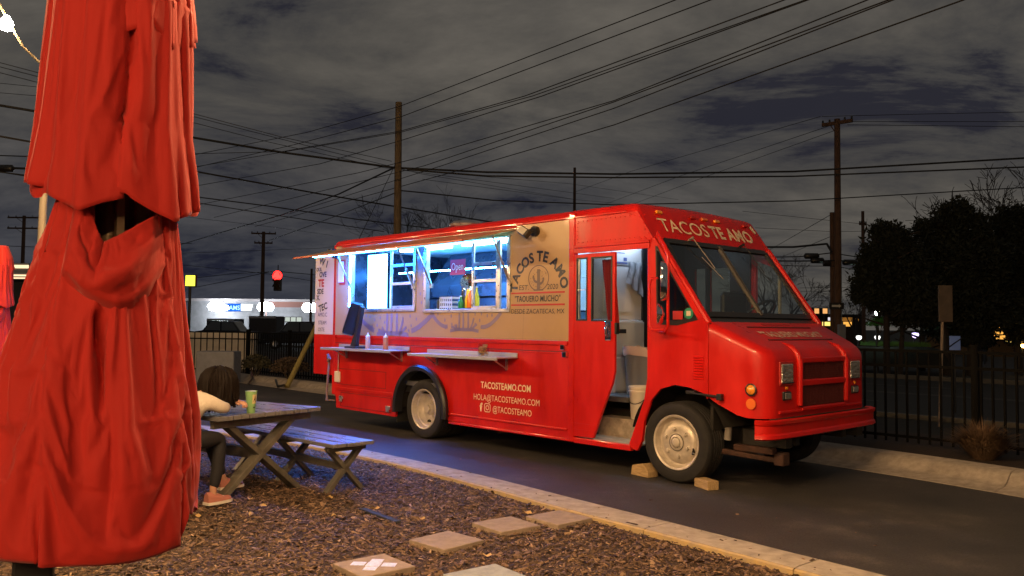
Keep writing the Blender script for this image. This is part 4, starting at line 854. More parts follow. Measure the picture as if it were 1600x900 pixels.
for a in np.linspace(170, 20, 15):
    ca, sa = math.cos(math.radians(a)), math.sin(math.radians(a)); rows.append([(0.57*ca, 0.04, 0.40+0.56*sa), (0.57*ca, 0.6, 0.40+0.56*sa)])
m.grid(rows); m.box(-.50, .55, .60, .62, .3, 1.0); tp(m, 'front_wheel_housing', CHASSIS)
m = MB(); m.tube([(-2.7, 0.75, 0.26), (-2.75, 0.4, 0.25), (-2.82, 0.18, 0.235)], 0.045, 12, caps=False); m.tube([(-2.78, .3, .26), (-2.78, .3, .45)], .012, 6); tp(m, 'exhaust_pipe', mat('sooty_steel', (0.22, 0.17, 0.13), 0.5, metal=0.6), smooth=50)

# ================================================================== THINGS ON AND IN THE TRUCK
def lathe_obj(name, prof, m, parent, M=None, n=20, smooth=40): b = MB(); b.lathe(prof, n, M); return b.obj(name, m, parent, smooth=smooth)
def squeeze(X, Y, Z, fill, label, k=1.0, group=None):
    t = empty('squeeze_bottle', W(X, Y, Z), YAW)
    lathe_obj('bottle', [(0, 0), (.034*k, 0), (.036*k, .01), (.035*k, .15*k), (.03*k, .165*k)], fill, t)
    lathe_obj('cap', [(.033*k, .165*k), (.034*k, .185*k), (.02*k, .19*k), (.009*k, .205*k), (.004*k, .235*k), (0, .236*k)], mat('white_plastic', (.75, .73, .72), .4), t)
    return tag(t, label, 'squeeze bottle', group)
SALSA = mat('salsa_plastic', (0.46, 0.17, 0.08), 0.4, noise=.2, nscale=20); PALE = mat('milky_plastic', (0.50, 0.33, 0.24), 0.4)
squeeze(-5.24, -0.16, 1.187, PALE, 'pale sauce squeeze bottle on the left shelf, next to the order screen')
squeeze(-4.79, -0.16, 1.187, SALSA, 'red salsa squeeze bottle on the left shelf, the farther one from the order screen')
squeeze(-2.555, 0.12, 1.702, mat('white_plastic', (.75, .73, .72), .4), 'white squeeze bottle inside the right serving window by its edge', 1.1)
# order terminal on the left shelf
t = empty('order_terminal', W(-5.52, -0.17, 1.187), YAW)
b = MB(); b.box(-.16, .12, -.11, .11, 0, .03); b.obj('base', BLACKP, t, bevel=.01)
b = MB(); b.add([(-.13, -.035, .03), (.02, -.035, .03), (.02, .035, .03), (-.13, .035, .03), (.10, -.03, .62), (.17, -.03, .60), (.17, .03, .60), (.10, .03, .62), (-.02, -.03, .22), (.05, -.03, .20), (.05, .03, .2), (-.02, .03, .22)], [(0, 1, 9, 8), (1, 2, 10, 9), (2, 3, 11, 10), (3, 0, 8, 11), (8, 9, 5, 4), (9, 10, 6, 5), (10, 11, 7, 6), (11, 8, 4, 7), (4, 5, 6, 7), (3, 2, 1, 0)]); b.obj('stand', BLACKP, t, bevel=.01)
Mt = Matrix.Translation((-.06, -.03, .42)) @ Matrix.Rotation(0.50, 4, 'Y') @ Matrix.Rotation(-.5, 4, 'Z')
b = MB(); b.box(-.05, .035, -.10, .08, -.24, .27, Mt); b.obj('housing', BLACKP, t, bevel=.02)
b = MB(); b.box(-.057, -.051, -.08, .06, -.10, .24, Mt); b.obj('screen', mat('dim_screen', (.05, .1, .2), .15, emit=(.2, .45, 1.0), estr=.35), t)
b = MB(); b.box(-.06, .0, -.09, .07, -.27, -.235, Mt); b.obj('card_reader', mat('grey_plastic', (.25, .27, .3), .4), t, bevel=.008)
tag(t, 'black order terminal with tilted screen on the left shelf of the food truck', 'terminal')
# jar of wrapped sweets
t = empty('tip_jar', W(-2.70, -.17, 1.167), YAW)
lathe_obj('jar', [(0, 0), (.06, 0), (.07, .02), (.072, .10), (.06, .13), (.062, .15)], glassy('jar_glass', (.85, .85, .8), .08), t)
b = MB()
for i in range(26):
    a = random.random()*6.3; r = .045*math.sqrt(random.random()); z = .015+.12*random.random(); b.box(-.02, .02, -.012, .012, -.008, .008, Matrix.Translation((r*math.cos(a), r*math.sin(a), z)) @ Matrix.Rotation(random.random()*6, 4, 'Z') @ Matrix.Rotation(random.random()*6, 4, 'X'))
o = b.obj('folded_notes', mat('mixed_notes', (.30, .24, .12), .8, noise=.7, nscale=60, col2=(.35, .06, .04)), t); o['kind'] = 'stuff'
tag(t, 'glass jar stuffed with brown and red papers on the right shelf', 'jar')
# soda bottles in the right window
def soda(X, Y, col, label, k=1.0, cap=(.8, .8, .8), em=0.0):
    t = empty('soda_bottle', W(X, Y, 1.76), YAW)
    nm = 'soda_%d' % int(col[0]*100+col[1]*10+col[2])
    lathe_obj('bottle', [(0, 0), (.034, 0), (.038, .012), (.038, .11*k), (.030, .15*k), (.016, .20*k), (.013, .25*k)], mat(nm, col, .12, coat=.5), t)
    lathe_obj('cap', [(.015, .248*k), (.016, .262*k), (0, .265*k)], mat('cap_%d' % int(cap[0]*100), cap, .4), t)
    return tag(t, label, 'bottle', 'soda bottles in the serving window')
soda(-3.545, .20, (.02, .012, .015), 'dark brown soda bottle at the left end of the bottle row', 1.12, (.05, .1, .3)); soda(-3.49, .12, (.02, .22, .06), 'short green soda bottle beside the dark brown one', .62)
soda(-3.425, .18, (.85, .60, .03), 'yellow soda bottle on the left of the orange one'); soda(-3.345, .15, (.85, .20, .02), 'orange soda bottle between two yellow ones'); soda(-3.255, .19, (.88, .72, .04), 'taller yellow soda bottle on the right of the orange one', 1.08)
b = MB(); b.box(-3.60, -3.21, .06, .30, 1.702, 1.76); o = b.obj('bottle_tray', BLACKP, None, loc=TO, rot=(0, 0, YAW), bevel=.006); tag(o, 'black tray holding the soda bottles in the window', 'tray')
# basket
t = empty('wire_basket', W(-3.78, .2, 1.702), YAW)
b = MB()
for z in (0.01, .07, .13, .19): b.box(-.13, .13, -.10, -.092, z, z+.022); b.box(-.13, .13, .092, .10, z, z+.022); b.box(-.13, -.122, -.092, .092, z, z+.022); b.box(.122, .13, -.092, .092, z, z+.022)
b.obj('rails', mat('pale_blue_plastic', (.55, .65, .8), .4), t)
b = MB()
for x in np.linspace(-.126, .126, 7): b.box(x-.008, x+.008, -.103, -.1, 0, .21)
b.obj('uprights', mat('pale_blue_plastic', (.55, .65, .8), .4), t)
tag(t, 'pale blue slatted basket on the counter in the right window', 'basket')
b = MB(); b.lathe([(0, 0), (.055, 0), (.055, .17), (.045, .18), (0, .18)], 16); o = b.obj('canister', mat('dark_canister', (.06, .055, .05), .4), None, loc=W(-3.97, .16, 1.702), rot=(0, 0, YAW), smooth=40); tag(o, 'dark canister in the left corner of the right window', 'canister')
# heat lamp on an arm
t = empty('heat_lamp', W(-3.62, .35, 1.70), YAW)
b = MB(); b.tube([(-.05, 0, 0), (-.05, 0, .25), (-.02, 0, .40), (.02, -.02, .46)], .012, 8); b.tube([(.02, 0, 0), (.0, 0, .2), (-.04, 0, .34)], .01, 8); b.obj('arm', ALU, t, smooth=50)
lathe_obj('shade', [(.02, .0), (.03, .02), (.06, .05), (.11, .12), (.115, .14), (.105, .13), (.05, .05), (0, .02)], CHROME, t, Matrix.Translation((.0, -.02, .45)) @ Matrix.Rotation(1.9, 4, 'Y') @ Matrix.Rotation(.5, 4, 'X'))
tag(t, 'shiny heat lamp with a cone shade above the soda bottles', 'lamp')
# open sign
t = empty('open_sign', W(-3.52, .085, 2.30), YAW)
b = MB(); b.box(-.15, .15, -.006, .006, -.10, .10); b.obj('sign_panel', mat('open_red', (.5, .03, .08), .4), t)
text('Open', 'lettering', mat('sign_white', (.85, .85, .85), .4), t, Matrix.Translation((0, -.008, -.04)) @ Matrix.Rotation(PI/2, 4, 'X'), .14, .24)
tag(t, 'red sign reading Open hung inside the right serving window', 'sign')
# papers, fridge, bin, bucket behind the open door
t = empty('fridge', W(-1.43, 1.045, .76), YAW+PI/2)
b = MB(); b.box(-.27, .27, 0, .5, 0, .86); b.obj('cabinet', mat('fridge_white', (.62, .66, .72), .4), t, bevel=.01)
b = MB(); b.box(-.27, .27, -.02, -.001, .02, .42); b.obj('lower_door', mat('fridge_white', (.62, .66, .72), .4), t, bevel=.008)
b = MB(); b.box(-.27, .27, -.02, -.001, .44, .84); b.obj('upper_door', mat('fridge_white', (.62, .66, .72), .4), t, bevel=.008)
b = MB(); b.box(-.22, -.08, -.024, -.02, .70, .75); b.obj('badge', NAVY, t)
tag(t, 'white two-door fridge just inside the open side door', 'fridge')
b = MB(); b.box(-1.485, -1.455, .40, 1.31, 1.625, 2.685); o = b.obj('white_board', WHITEP, None, loc=TO, rot=(0, 0, YAW)); tag(o, 'white wall board seen through the open side door above the fridge', 'board')
for (x0, x1, z0, z1, lab) in ((.62, 1.08, 2.28, 2.62, 'permit sheet with a blue rule, upper paper on the white board'), (.60, 1.10, 1.72, 2.24, 'large blank sheet taped below the permit on the white board')):
    t = empty('paper_sheet', W(-1.452, 0, 0), YAW+PI/2)
    b = MB(); b.box(x0, x1, -.004, -.001, z0, z1); b.obj('sheet', mat('paper', (.78, .78, .80), .8), t)
    if z0 > 2.2:
        b = MB(); b.box(x0+.02, x1-.05, -.007, -.0045, z0+.015, z0+.035); b.box(x1-.12, x1-.06, -.007, -.0045, z0+.05, z0+.09)
        for k in range(4): b.box(x0+.10, x1-.10+.02*(k % 2), -.007, -.0045, z0+.14+k*.04, z0+.148+k*.04)
        b.obj('print', mat('blue_ink', (.12, .17, .42), .6), t)
    tag(t, lab, 'paper')
b = MB(); rows = [[(-1.42+.02*math.sin(i*2+j), 1.0+.28*i/8, 2.32-.05*j-.02*i*(j/5)+.012*math.sin(i*3)) for i in range(9)] for j in range(6)]; b.grid(rows)
o = b.obj('hanging_bag', mat('cloudy_plastic', (.5, .52, .58), .5), None, loc=TO, rot=(0, 0, YAW), smooth=60); tag(o, 'cloudy plastic bag hanging before the white board', 'bag')
b = MB(); rows = []
for j in range(7):
    z = j/6; rows.append([((.17*(1-.35*z*z)+.012*math.sin(5*a+j))*math.cos(a), (.13*(1-.35*z*z)+.012*math.sin(4*a+j*2))*math.sin(a), .22*z) for a in np.linspace(0, 2*PI, 17)[:-1]])
b.grid(rows, True); b.f.append(tuple(6*16+k for k in range(16))); o = b.obj('paper_sack', mat('brown_sack', (.30, .22, .15), .85), None, loc=W(-1.62, 1.02, 1.62), smooth=60); tag(o, 'brown crumpled sack lying on top of the fridge', 'sack')
t = empty('trash_can', W(-1.02, .76+.10, .76), YAW+.1)
b = MB(); rows = []
for z, k in ((0, .86), (.03, .88), (.5, 1.0), (.51, 1.04), (.54, 1.04), (.54, .99), (.4, .96)):
    rows.append([(.24*k*math.copysign(abs(math.cos(a))**.5, math.cos(a)), .17*k*math.copysign(abs(math.sin(a))**.5, math.sin(a)), z) for a in np.linspace(0, 2*PI, 29)[:-1]])
b.grid(rows, True); b.f.append(tuple(range(28))); b.obj('bin', mat('grey_bin_plastic', (.20, .21, .22), .5), t, smooth=45)
b = MB(); rows = []
for z, k in ((.548, 1.0), (.552, 1.06), (.51, 1.075), (.46, 1.06), (.45, 1.05)):
    rows.append([((.24*k+.005*math.sin(9*a+z*60))*math.copysign(abs(math.cos(a))**.5, math.cos(a)), (.17*k+.005*math.cos(7*a))*math.copysign(abs(math.sin(a))**.5, math.sin(a)), z+.012*math.sin(6*a)) for a in np.linspace(0, 2*PI, 43)[:-1]])
b.grid(rows, True); b.obj('bin_liner', mat('liner_plastic', (.62, .48, .42), .35), t, smooth=60)
tag(t, 'grey trash can with a clear liner in the open side doorway', 'trash can')
t = empty('bucket', W(-.86, .57, .52), YAW)
lathe_obj('pail', [(0, 0), (.115, 0), (.12, .01), (.138, .29), (.146, .30), (.146, .315), (.138, .32), (.148, .335), (.148, .36), (.14, .365), (.13, .35), (.12, .02)], mat('white_pail', (.66, .60, .50), .4), t, n=28)
b = MB(); b.tube([(.15*math.cos(a), -.02-.13*math.sin(a)*.9, .33-.16*math.sin(a)) for a in np.linspace(0, PI, 14)], .004, 6); b.obj('handle', BLACKM, t)
tag(t, 'white plastic bucket standing on the truck step', 'bucket')
# blocks at the front wheel
t = MB(); t.add([(-.13, -.07, 0), (.13, -.07, 0), (.13, .07, 0), (-.13, .07, 0), (-.11, -.07, .10), (.05, -.07, .135), (.05, .07, .135), (-.11, .07, .10), (.13, -.07, .06), (.13, .07, .06)], [(3, 2, 1, 0), (4, 5, 6, 7), (5, 8, 9, 6), (0, 1, 8, 5, 4), (2, 3, 7, 6, 9), (1, 2, 9, 8), (0, 4, 7, 3)])
p = W(-.47, .12, .001); o = t.obj('wheel_chock', BLOCKW, None, loc=p, rot=(0, 0, YAW-.15), bevel=.006); tag(o, 'taller wooden block wedged behind the front tyre', 'wheel chock', 'wooden blocks at the front wheel')
t = MB(); t.box(-.12, .12, -.06, .06, 0, .085); p = W(.34, .04, .001); o = t.obj('wheel_chock', BLOCKW, None, loc=p, rot=(0, 0, YAW-.4), bevel=.006); tag(o, 'low wooden block wedged in front of the front tyre', 'wheel chock', 'wooden blocks at the front wheel')

# ================================================================== FESTOON LIGHTS OVER THE PATIO
BULB = glow('festoon_bulb', (1.0, 0.60, 0.27), BULB_W*50)
def festoon(a, b, ns, sag, label, zs=None):
    a = Vector(a); b = Vector(b); t = empty('string_lights', a)
    P = [a.lerp(b, q)-Vector((0, 0, sag*4*q*(1-q))) - a for q in np.linspace(0, 1, 33)]
    m = MB(); m.tube(P, .006, 6); m.obj('cable', mat('festoon_cable', (.08, .07, .05), .6), t)
    for q in np.linspace(.5/ns, 1-.5/ns, ns):
        p = a.lerp(b, q)-Vector((0, 0, sag*4*q*(1-q)))-a
        s = MB(); s.lathe([(0, .0), (.016, -.002), (.018, -.05), (0, -.05)], 10, Matrix.Translation(p)); so = s.obj('socket', BLACKP, t, smooth=40)
        s = MB(); s.lathe([(.014, -.05), (.03, -.075), (.034, -.10), (.026, -.125), (0, -.135)], 12, Matrix.Translation(p)); s.obj('bulb', BULB, so, smooth=60)
    return tag(t, label, 'string lights')
festoon((-5.6, 8.75, 3.86), (-10.3, 13.75, 3.86), 4, .12, 'string of warm bulbs leading off to the left behind the umbrella')
festoon((-3.4, 3.4, 3.80), (1.6, 4.0, 4.0), 5, .10, 'string of warm bulbs crossing just above the picture over the patio')
festoon((-6.0, -3.0, 3.6), (1.6, -3.4, 3.6), 5, .15, 'string of warm bulbs hanging over the patio behind the viewer')
pm = MB(); pm.tube([(-3.42, 6.0, -.035), (-3.36, 6.0, 3.75)], .026, 10); o = pm.obj('festoon_pole', mat('pale_pole', (.22, .19, .15), .5), smooth=50); tag(o, 'thin pale pole standing behind the big folded umbrella', 'pole')
# the bulb seen at the upper left, on its own drop from the pole
t = empty('pendant_bulb', D(62, 98, 5.9)); q = D(10, 38, 5.8)-t.location
m = MB(); m.tube([(0, 0, 0), tuple(q*.5+Vector((0, 0, -.02))), tuple(q+Vector((0, 0, .04))), tuple(q+Vector((-.05, -.03, .16)))], .008, 6); m.obj('cable', mat('pale_cable', (.10, .08, .05), .6), t)
m = MB(); m.lathe([(.014, .06), (.038, .025), (.044, -.005), (.034, -.036), (0, -.048)], 14, Matrix.Translation(q)); m.obj('bulb', glow('near_bulb', (1.0, .66, .32), 2000), t, smooth=60)
tag(t, 'glowing bare bulb at the upper left beside the umbrella', 'light bulb')

# ================================================================== PICNIC TABLE, BENCHES
E_ = Vector((.545, .838, 0)); L_ = Vector((-.838, .545, 0)); RZ = math.atan2(E_.y, E_.x)
GZ = -.035
def x_frame(b, y, h, half, w, th):
    b_ = []
    for s in (-1, 1):
        m = MB(); m.beam((-half*s, y-s*.0, 0), (half*.86*s, y-s*.0, h), th, w, up=(0, 1, 0)); b_.append(m)
    return b_
def table():
    # local: x across (E), y away (L)
    B0 = Vector((-1.83, 8.13, GZ)); t = empty('picnic_table', B0 - E_*.60, RZ)
    n = 7; wd = 1.20/n
    for k in range(n):
        m = MB(); m.box(-.60+k*wd+.006, -.60+(k+1)*wd-.006, -.012*random.random(), 1.95, .735, .775); m.obj('plank', TOPW, t, bevel=.006)
    for y in (.10, 1.72):
        m = MB(); m.box(-.56, .56, y, y+.04, .66, .734); m.obj('batten', WOOD, t, bevel=.004)
        for s in (-1, 1):
            m = MB(); yo = y+.045 if s > 0 else y+.048
            m.beam((-.47*s, yo+.03, .0), (.42*s, yo+.03, .72), .05, .115, up=(0, 1, 0)); m.obj('leg', WOOD, t, bevel=.004)
    m = MB(); m.box(-.045, .045, .16, 1.70, .34, .43); m.obj('stretcher', WOOD, t, bevel=.004)
    return tag(t, 'grey picnic table with plank top and crossed legs where the girl leans', 'picnic table')
table()
EB = Vector((math.cos(math.radians(46)), math.sin(math.radians(46)), 0)); LB = Vector((-EB.y, EB.x, 0))
def bench(org, rz, ln, label, xs):
    t = empty('bench', org, rz)
    for k in range(3):
        m = MB(); m.box(-.24+k*.16+.007, -.24+(k+1)*.16-.007, -.008*random.random(), ln, .435, .47); m.obj('plank', TOPW, t, bevel=.006)
    for y in xs:
        m = MB(); m.box(-.21, .21, y, y+.035, .385, .434); m.obj('batten', WOOD, t, bevel=.003)
        for s in (-1, 1):
            m = MB(); m.beam((-.20*s, y+.055, 0), (.19*s, y+.055, .42), .04, .075, up=(0, 1, 0)); m.obj('leg', WOOD, t, bevel=.003)
    m = MB(); m.box(-.035, .035, xs[0]+.06, xs[-1], .20, .265); m.obj('stretcher', WOOD, t, bevel=.003)
    return tag(t, label, 'bench', 'benches beside the picnic table')
b0 = Vector((-1.29, 8.04, GZ)) - EB*.24
bench(b0, math.radians(46), 2.05, 'low plank bench on the truck side of the table, catching blue light', (.10, .95, 1.80))
bench(Vector((-2.83, 6.96, GZ)), RZ, 1.9, 'plank bench the girl sits on, mostly hidden behind the umbrella', (.12, 1.65))
# cup
cp = G(392, 645, .742); t = empty('cup', (cp.x, cp.y, GZ+.776), RZ)
lathe_obj('cup_body', [(0, 0), (.034, 0), (.036, .004), (.052, .19), (.054, .195), (.051, .195), (.048, .185)], mat('green_cup', (.26, .48, .20), .35, noise=.12, nscale=12), t, n=28)
lathe_obj('foam_top', [(.0505, .188), (.03, .196), (0, .199)], mat('foam_white', (.75, .74, .8), .6), t)
m = MB(); rows = []
for z in np.linspace(.085, .165, 5): rows.append([((.036+.0165*z/.19+.0012)*math.cos(a), (.036+.0165*z/.19+.0012)*math.sin(a), z) for a in np.linspace(-2.05, -1.15, 8)])
m.grid(rows); m.obj('label_patch', mat('label_tan', (.6, .48, .25), .5), t, smooth=60)
m = MB(); rr = lambda z: .036+.0165*z/.19+.0022
m.add([(rr(z)*math.cos(a), rr(z)*math.sin(a), z) for a, z in ((-1.95, .095), (-1.3, .095), (-1.52, .155), (-1.68, .13))], [(0, 1, 2, 3)]); m.obj('label_mark', mat('label_brown', (.10, .05, .02), .5), t)
m = MB(); m.grid([[(rr(z)*math.cos(a), rr(z)*math.sin(a), z) for a in np.linspace(-1.85, -1.3, 5)] for z in (.045, .058)]); m.obj('label_mark', mat('label_dark', (.06, .10, .04), .5), t)
tag(t, 'tall light green drink cup on the picnic table by the girl', 'cup')

# ================================================================== THE GIRL AT THE TABLE
def skin(name, chains, m, parent=None, root=0, sub=2, smooth=True):
    verts = []; rad = []; edges = []; key = {}
    for ch in chains:
        prev = None
        for p, r in ch:
            k = tuple(round(c, 4) for c in p)
            if k not in key: key[k] = len(verts); verts.append(p); rad.append(r)
            i = key[k]
            if prev is not None and prev != i: edges.append((prev, i))
            prev = i
    me = bpy.data.meshes.new(name); me.from_pydata([tuple(v) for v in verts], edges, []); o = bpy.data.objects.new(name, me); COL.objects.link(o)
    sk = o.modifiers.new('skin', 'SKIN'); sk.use_smooth_shade = True
    lay = me.skin_vertices[0].data if me.skin_vertices else None
    if lay is None: bpy.context.view_layer.update(); lay = me.skin_vertices[0].data
    for i, r in enumerate(rad): lay[i].radius = (r if isinstance(r, tuple) else (r, r)); lay[i].use_root = (i == root)
    sb = o.modifiers.new('sub', 'SUBSURF'); sb.levels = sub; sb.render_levels = sub
    me.materials.append(m)
    bpy.context.view_layer.update(); dg = bpy.context.evaluated_depsgraph_get(); me2 = bpy.data.meshes.new_from_object(o.evaluated_get(dg)); o.modifiers.clear(); o.data = me2; me2.name = name
    if not me2.materials: me2.materials.append(m)
    me2.shade_smooth()
    if parent: o.parent = parent
    return o
def girl():
    org = Vector((-2.83, 6.97, GZ+.03)); t = empty('person', org, RZ)
    # local: x forward (towards the table), y left, z up. Her right side is towards the viewer.
    SKIN = mat('skin', (.50, .27, .18), .5); KNIT = mat('cream_knit', (.62, .55, .47), .95, bump=.3, bscale=160, noise=.08, nscale=30); PANT = mat('black_trousers', (.012, .012, .016), .8, bump=.15, bscale=80)
    HAIR = mat('dark_brown_hair', (.007, .0035, .0022), .72, spec=.2); SHOE = mat('pink_shoe', (.42, .16, .12), .7); SOLE = mat('white_sole', (.72, .66, .58), .6)
    pel = (.0, 0, .57); sp = (.07, 0, .70); ch = (.20, 0, .83); nk = (.33, 0, .93); hd0 = (.40, -.02, .965); hd = (.48, -.03, .975)
    sR, sL = (.25, -.16, .885), (.25, .16, .885)
    eR, eL = (.40, -.20, .815), (.40, .24, .815)
    wR, wL = (.53, -.02, .815), (.55, -.08, .845)
    body = [[(pel, .115), (sp, .10), (ch, .105), (nk, .048), (hd0, .062), (hd, .088), ((.53, -.03, .955), .07)],
            [(ch, .105), (sR, .055), ((.33, -.19, .84), .042), (eR, .037), ((.48, -.11, .812), .032), (wR, .024), ((.57, .03, .815), .03)], [(ch, .105), (sL, .055), ((.33, .22, .84), .042), (eL, .037), ((.50, .08, .83), .032), (wL, .024), ((.57, -.13, .85), .03)],
            [(pel, .115), ((.06, -.10, .54), .085), ((.26, -.12, .56), .070), ((.43, -.115, .55), .052), ((.40, -.12, .30), .044), ((.36, -.12, .10), .032), ((.39, -.12, .045), .033), ((.47, -.13, .03), .028)],
            [(pel, .115), ((.06, .10, .54), .085), ((.28, .11, .56), .070), ((.47, .10, .55), .052), ((.52, .06, .34), .044), ((.58, .03, .17), .032), ((.62, .03, .115), .033), ((.70, .02, .10), .028)]]
    o = skin('body', body, SKIN, t)
    skin('sweater', [[(pel, .13), (sp, .125), (ch, .13), ((.29, 0, .90), .075)], [(ch, .13), (sR, .078), ((.33, -.19, .84), .060), (eR, .054), ((.48, -.11, .815), .048), ((.53, -.03, .815), .036)], [(ch, .13), (sL, .078), ((.33, .22, .84), .060), (eL, .054), ((.50, .08, .83), .048), ((.55, -.07, .845), .034)]], KNIT, t)
    skin('trousers', [[((-.01, 0, .60), .13), ((.05, -.10, .55), .10), ((.26, -.12, .56), .083), ((.43, -.115, .55), .064), ((.405, -.12, .30), .056), ((.37, -.12, .12), .044)], [((-.01, 0, .60), .13), ((.05, .10, .55), .10), ((.28, .11, .56), .083), ((.47, .10, .55), .064), ((.525, .06, .34), .056), ((.575, .03, .19), .044)]], PANT, t)
    # hands: palm plus four curled fingers and a thumb, closed round the opposite sleeve
    for w, d, sd, ln in (((.57, .03, .818), Vector((.5, .86, 0)), 1, 1.0), ((.575, -.135, .85), Vector((.25, -.97, 0)), -1, 1.0)):
        w = Vector(w); d = d.normalized(); n = Vector((0, 0, 1)); s = d.cross(n)
        chains = [[(tuple(w), .026), (tuple(w+d*.035), (.030))]]
        for k, (off, l) in enumerate(((-.024, .052), (-.008, .060), (.009, .056), (.024, .044))):
            b_ = w+d*.055+s*off; chains.append([(tuple(w+d*.035), .030), (tuple(b_), .0095), (tuple(b_+d*l*.5-n*.010), .0088), (tuple(b_+d*l*.75-n*.030), .008), (tuple(b_+d*l*.6-n*.045), .007)])
        chains.append([(tuple(w), .026), (tuple(w+d*.015-s*.035*sd), .011), (tuple(w+d*.045-s*.045*sd-n*.01), .0095), (tuple(w+d*.065-s*.036*sd-n*.02), .008)])
        skin('hand', chains, SKIN, t, sub=1)
    # shoes
    for (x, y, z, a) in ((.37, -.12, .0, -.05), (.61, .03, .075, -.1)):
        sh = MB(); rows = []
        for u in np.linspace(0, 1, 10):
            px = -.07+.24*u; wd = .036+.012*math.sin(PI*min(1, u*1.1))-(.018 if u > .93 else 0); hh = .085-.05*smoothstep((u-.2)/.6)-(.012 if u > .93 else 0)
            rows.append([(px, wd*math.cos(q), .022+hh*max(0, math.sin(q))) for q in np.linspace(0, PI, 9)])
        sh.grid(rows); sh.f.append(tuple(range(9))); sh.f.append(tuple(9*9+k for k in range(8, -1, -1)))
        so = sh.obj('shoe', SHOE, t, smooth=60, loc=(x, y, z), rot=(0, 0, a))
        s2 = MB(); ol = [(-.075+.25*u, (.040+.012*math.sin(PI*min(1, u*1.1)))*(1 if u < .95 else .6)) for u in np.linspace(0, 1, 9)]; pts = ol+[(x_, -y_) for x_, y_ in reversed(ol)]
        s2.add([(px, py, 0) for px, py in pts]+[(px, py, .024) for px, py in pts], [tuple(range(len(pts)-1, -1, -1)), tuple(range(len(pts), 2*len(pts)))]+[(i, (i+1) % len(pts), len(pts)+(i+1) % len(pts), len(pts)+i) for i in range(len(pts))]); s2.obj('sole', SOLE, so)
        s3 = MB(); s3.tube([(.02+.03*k, (.03 if k % 2 else -.03)*.8, .085-.012*k) for k in range(4)], .004, 5); s3.obj('lace', mat('pale_lace', (.6, .5, .45), .8), so)
    # face (turned down towards the arms) and ears
    f = MB(); fc = Vector((.565, -.03, .94))
    f.lathe([(0, .02), (.010, .012), (.013, 0), (0, -.006)], 8, Matrix.Translation(fc) @ Matrix.Rotation(PI/2, 4, 'Y')); f.obj('nose', SKIN, t, smooth=60)
    for s in (-1, 1):
        f = MB(); f.lathe([(0, .010), (.009, .006), (.011, 0), (0, -.002)], 10, Matrix.Translation((.558, -.03+s*.032, .972)) @ Matrix.Rotation(PI/2, 4, 'Y')); f.obj('eye', mat('closed_lid', (.42, .22, .15), .5), t, smooth=60)
        f = MB(); f.lathe([(0, .012), (.018, .008), (.026, 0), (0, -.004)], 12, Matrix.Translation((.475, -.03+s*.088, .965)) @ Matrix.Rotation(PI/2, 4, 'X')); f.obj('ear', SKIN, t, smooth=60)
    f = MB(); f.tube([(.562, -.05, .912), (.568, -.03, .910), (.562, -.01, .912)], .006, 6); f.obj('mouth', mat('lips', (.40, .13, .11), .5), t)
    # hair: a cap over the skull and hanging locks on every side
    hc = Vector((.465, -.03, 1.025)); rows = []
    for i in range(9):
        th = PI*.62*i/8; rows.append([hc+Vector((.128*math.sin(th)*math.cos(a), .120*math.sin(th)*math.sin(a), .118*math.cos(th)+.004*math.sin(9*a))) for a in np.linspace(0, 2*PI, 25)[:-1]])
    h = MB(); h.grid(rows, True); h.obj('hair', HAIR, t, smooth=60)
    rg = random.Random(5); h = MB()
    for k in range(330):
        a = rg.uniform(0, 2*PI); th0 = rg.uniform(.05, .55)*PI*.62; ln = rg.choice((rg.uniform(.22, .34), rg.uniform(.30, .46))) * (0.86 if math.cos(a) > .5 else 1)
        P = []; out = rg.uniform(1.0, 1.22)
        for j in range(8):
            s = j/7; th = th0+(PI*.60-th0)*min(1, s*1.7)
            p = hc+Vector((.130*out*math.sin(th)*math.cos(a), .124*out*math.sin(th)*math.sin(a), .120*out*math.cos(th)))
            if s > .55: p = p+Vector((math.cos(a)*.010*(s-.55)*3+.012*math.sin(7*s+k), math.sin(a)*.012*(s-.55)*3+.012*math.cos(6*s+k*2), -(s-.55)/.45*(ln-.10)))
            p.z = max(p.z, (.80 if p.x > .38 else .77)+.085*abs(math.sin(k*1.7))**1.5)
            P.append(p)
        h.tube(P, [.006, .013, .016, .017, .017, .015, .010, .003], 5)
    o = h.obj('hair_locks', HAIR, t, smooth=60); o['kind'] = 'stuff'
    return tag(t, 'person with long dark hair in a cream sweater resting folded arms on the picnic table', 'person')
girl()

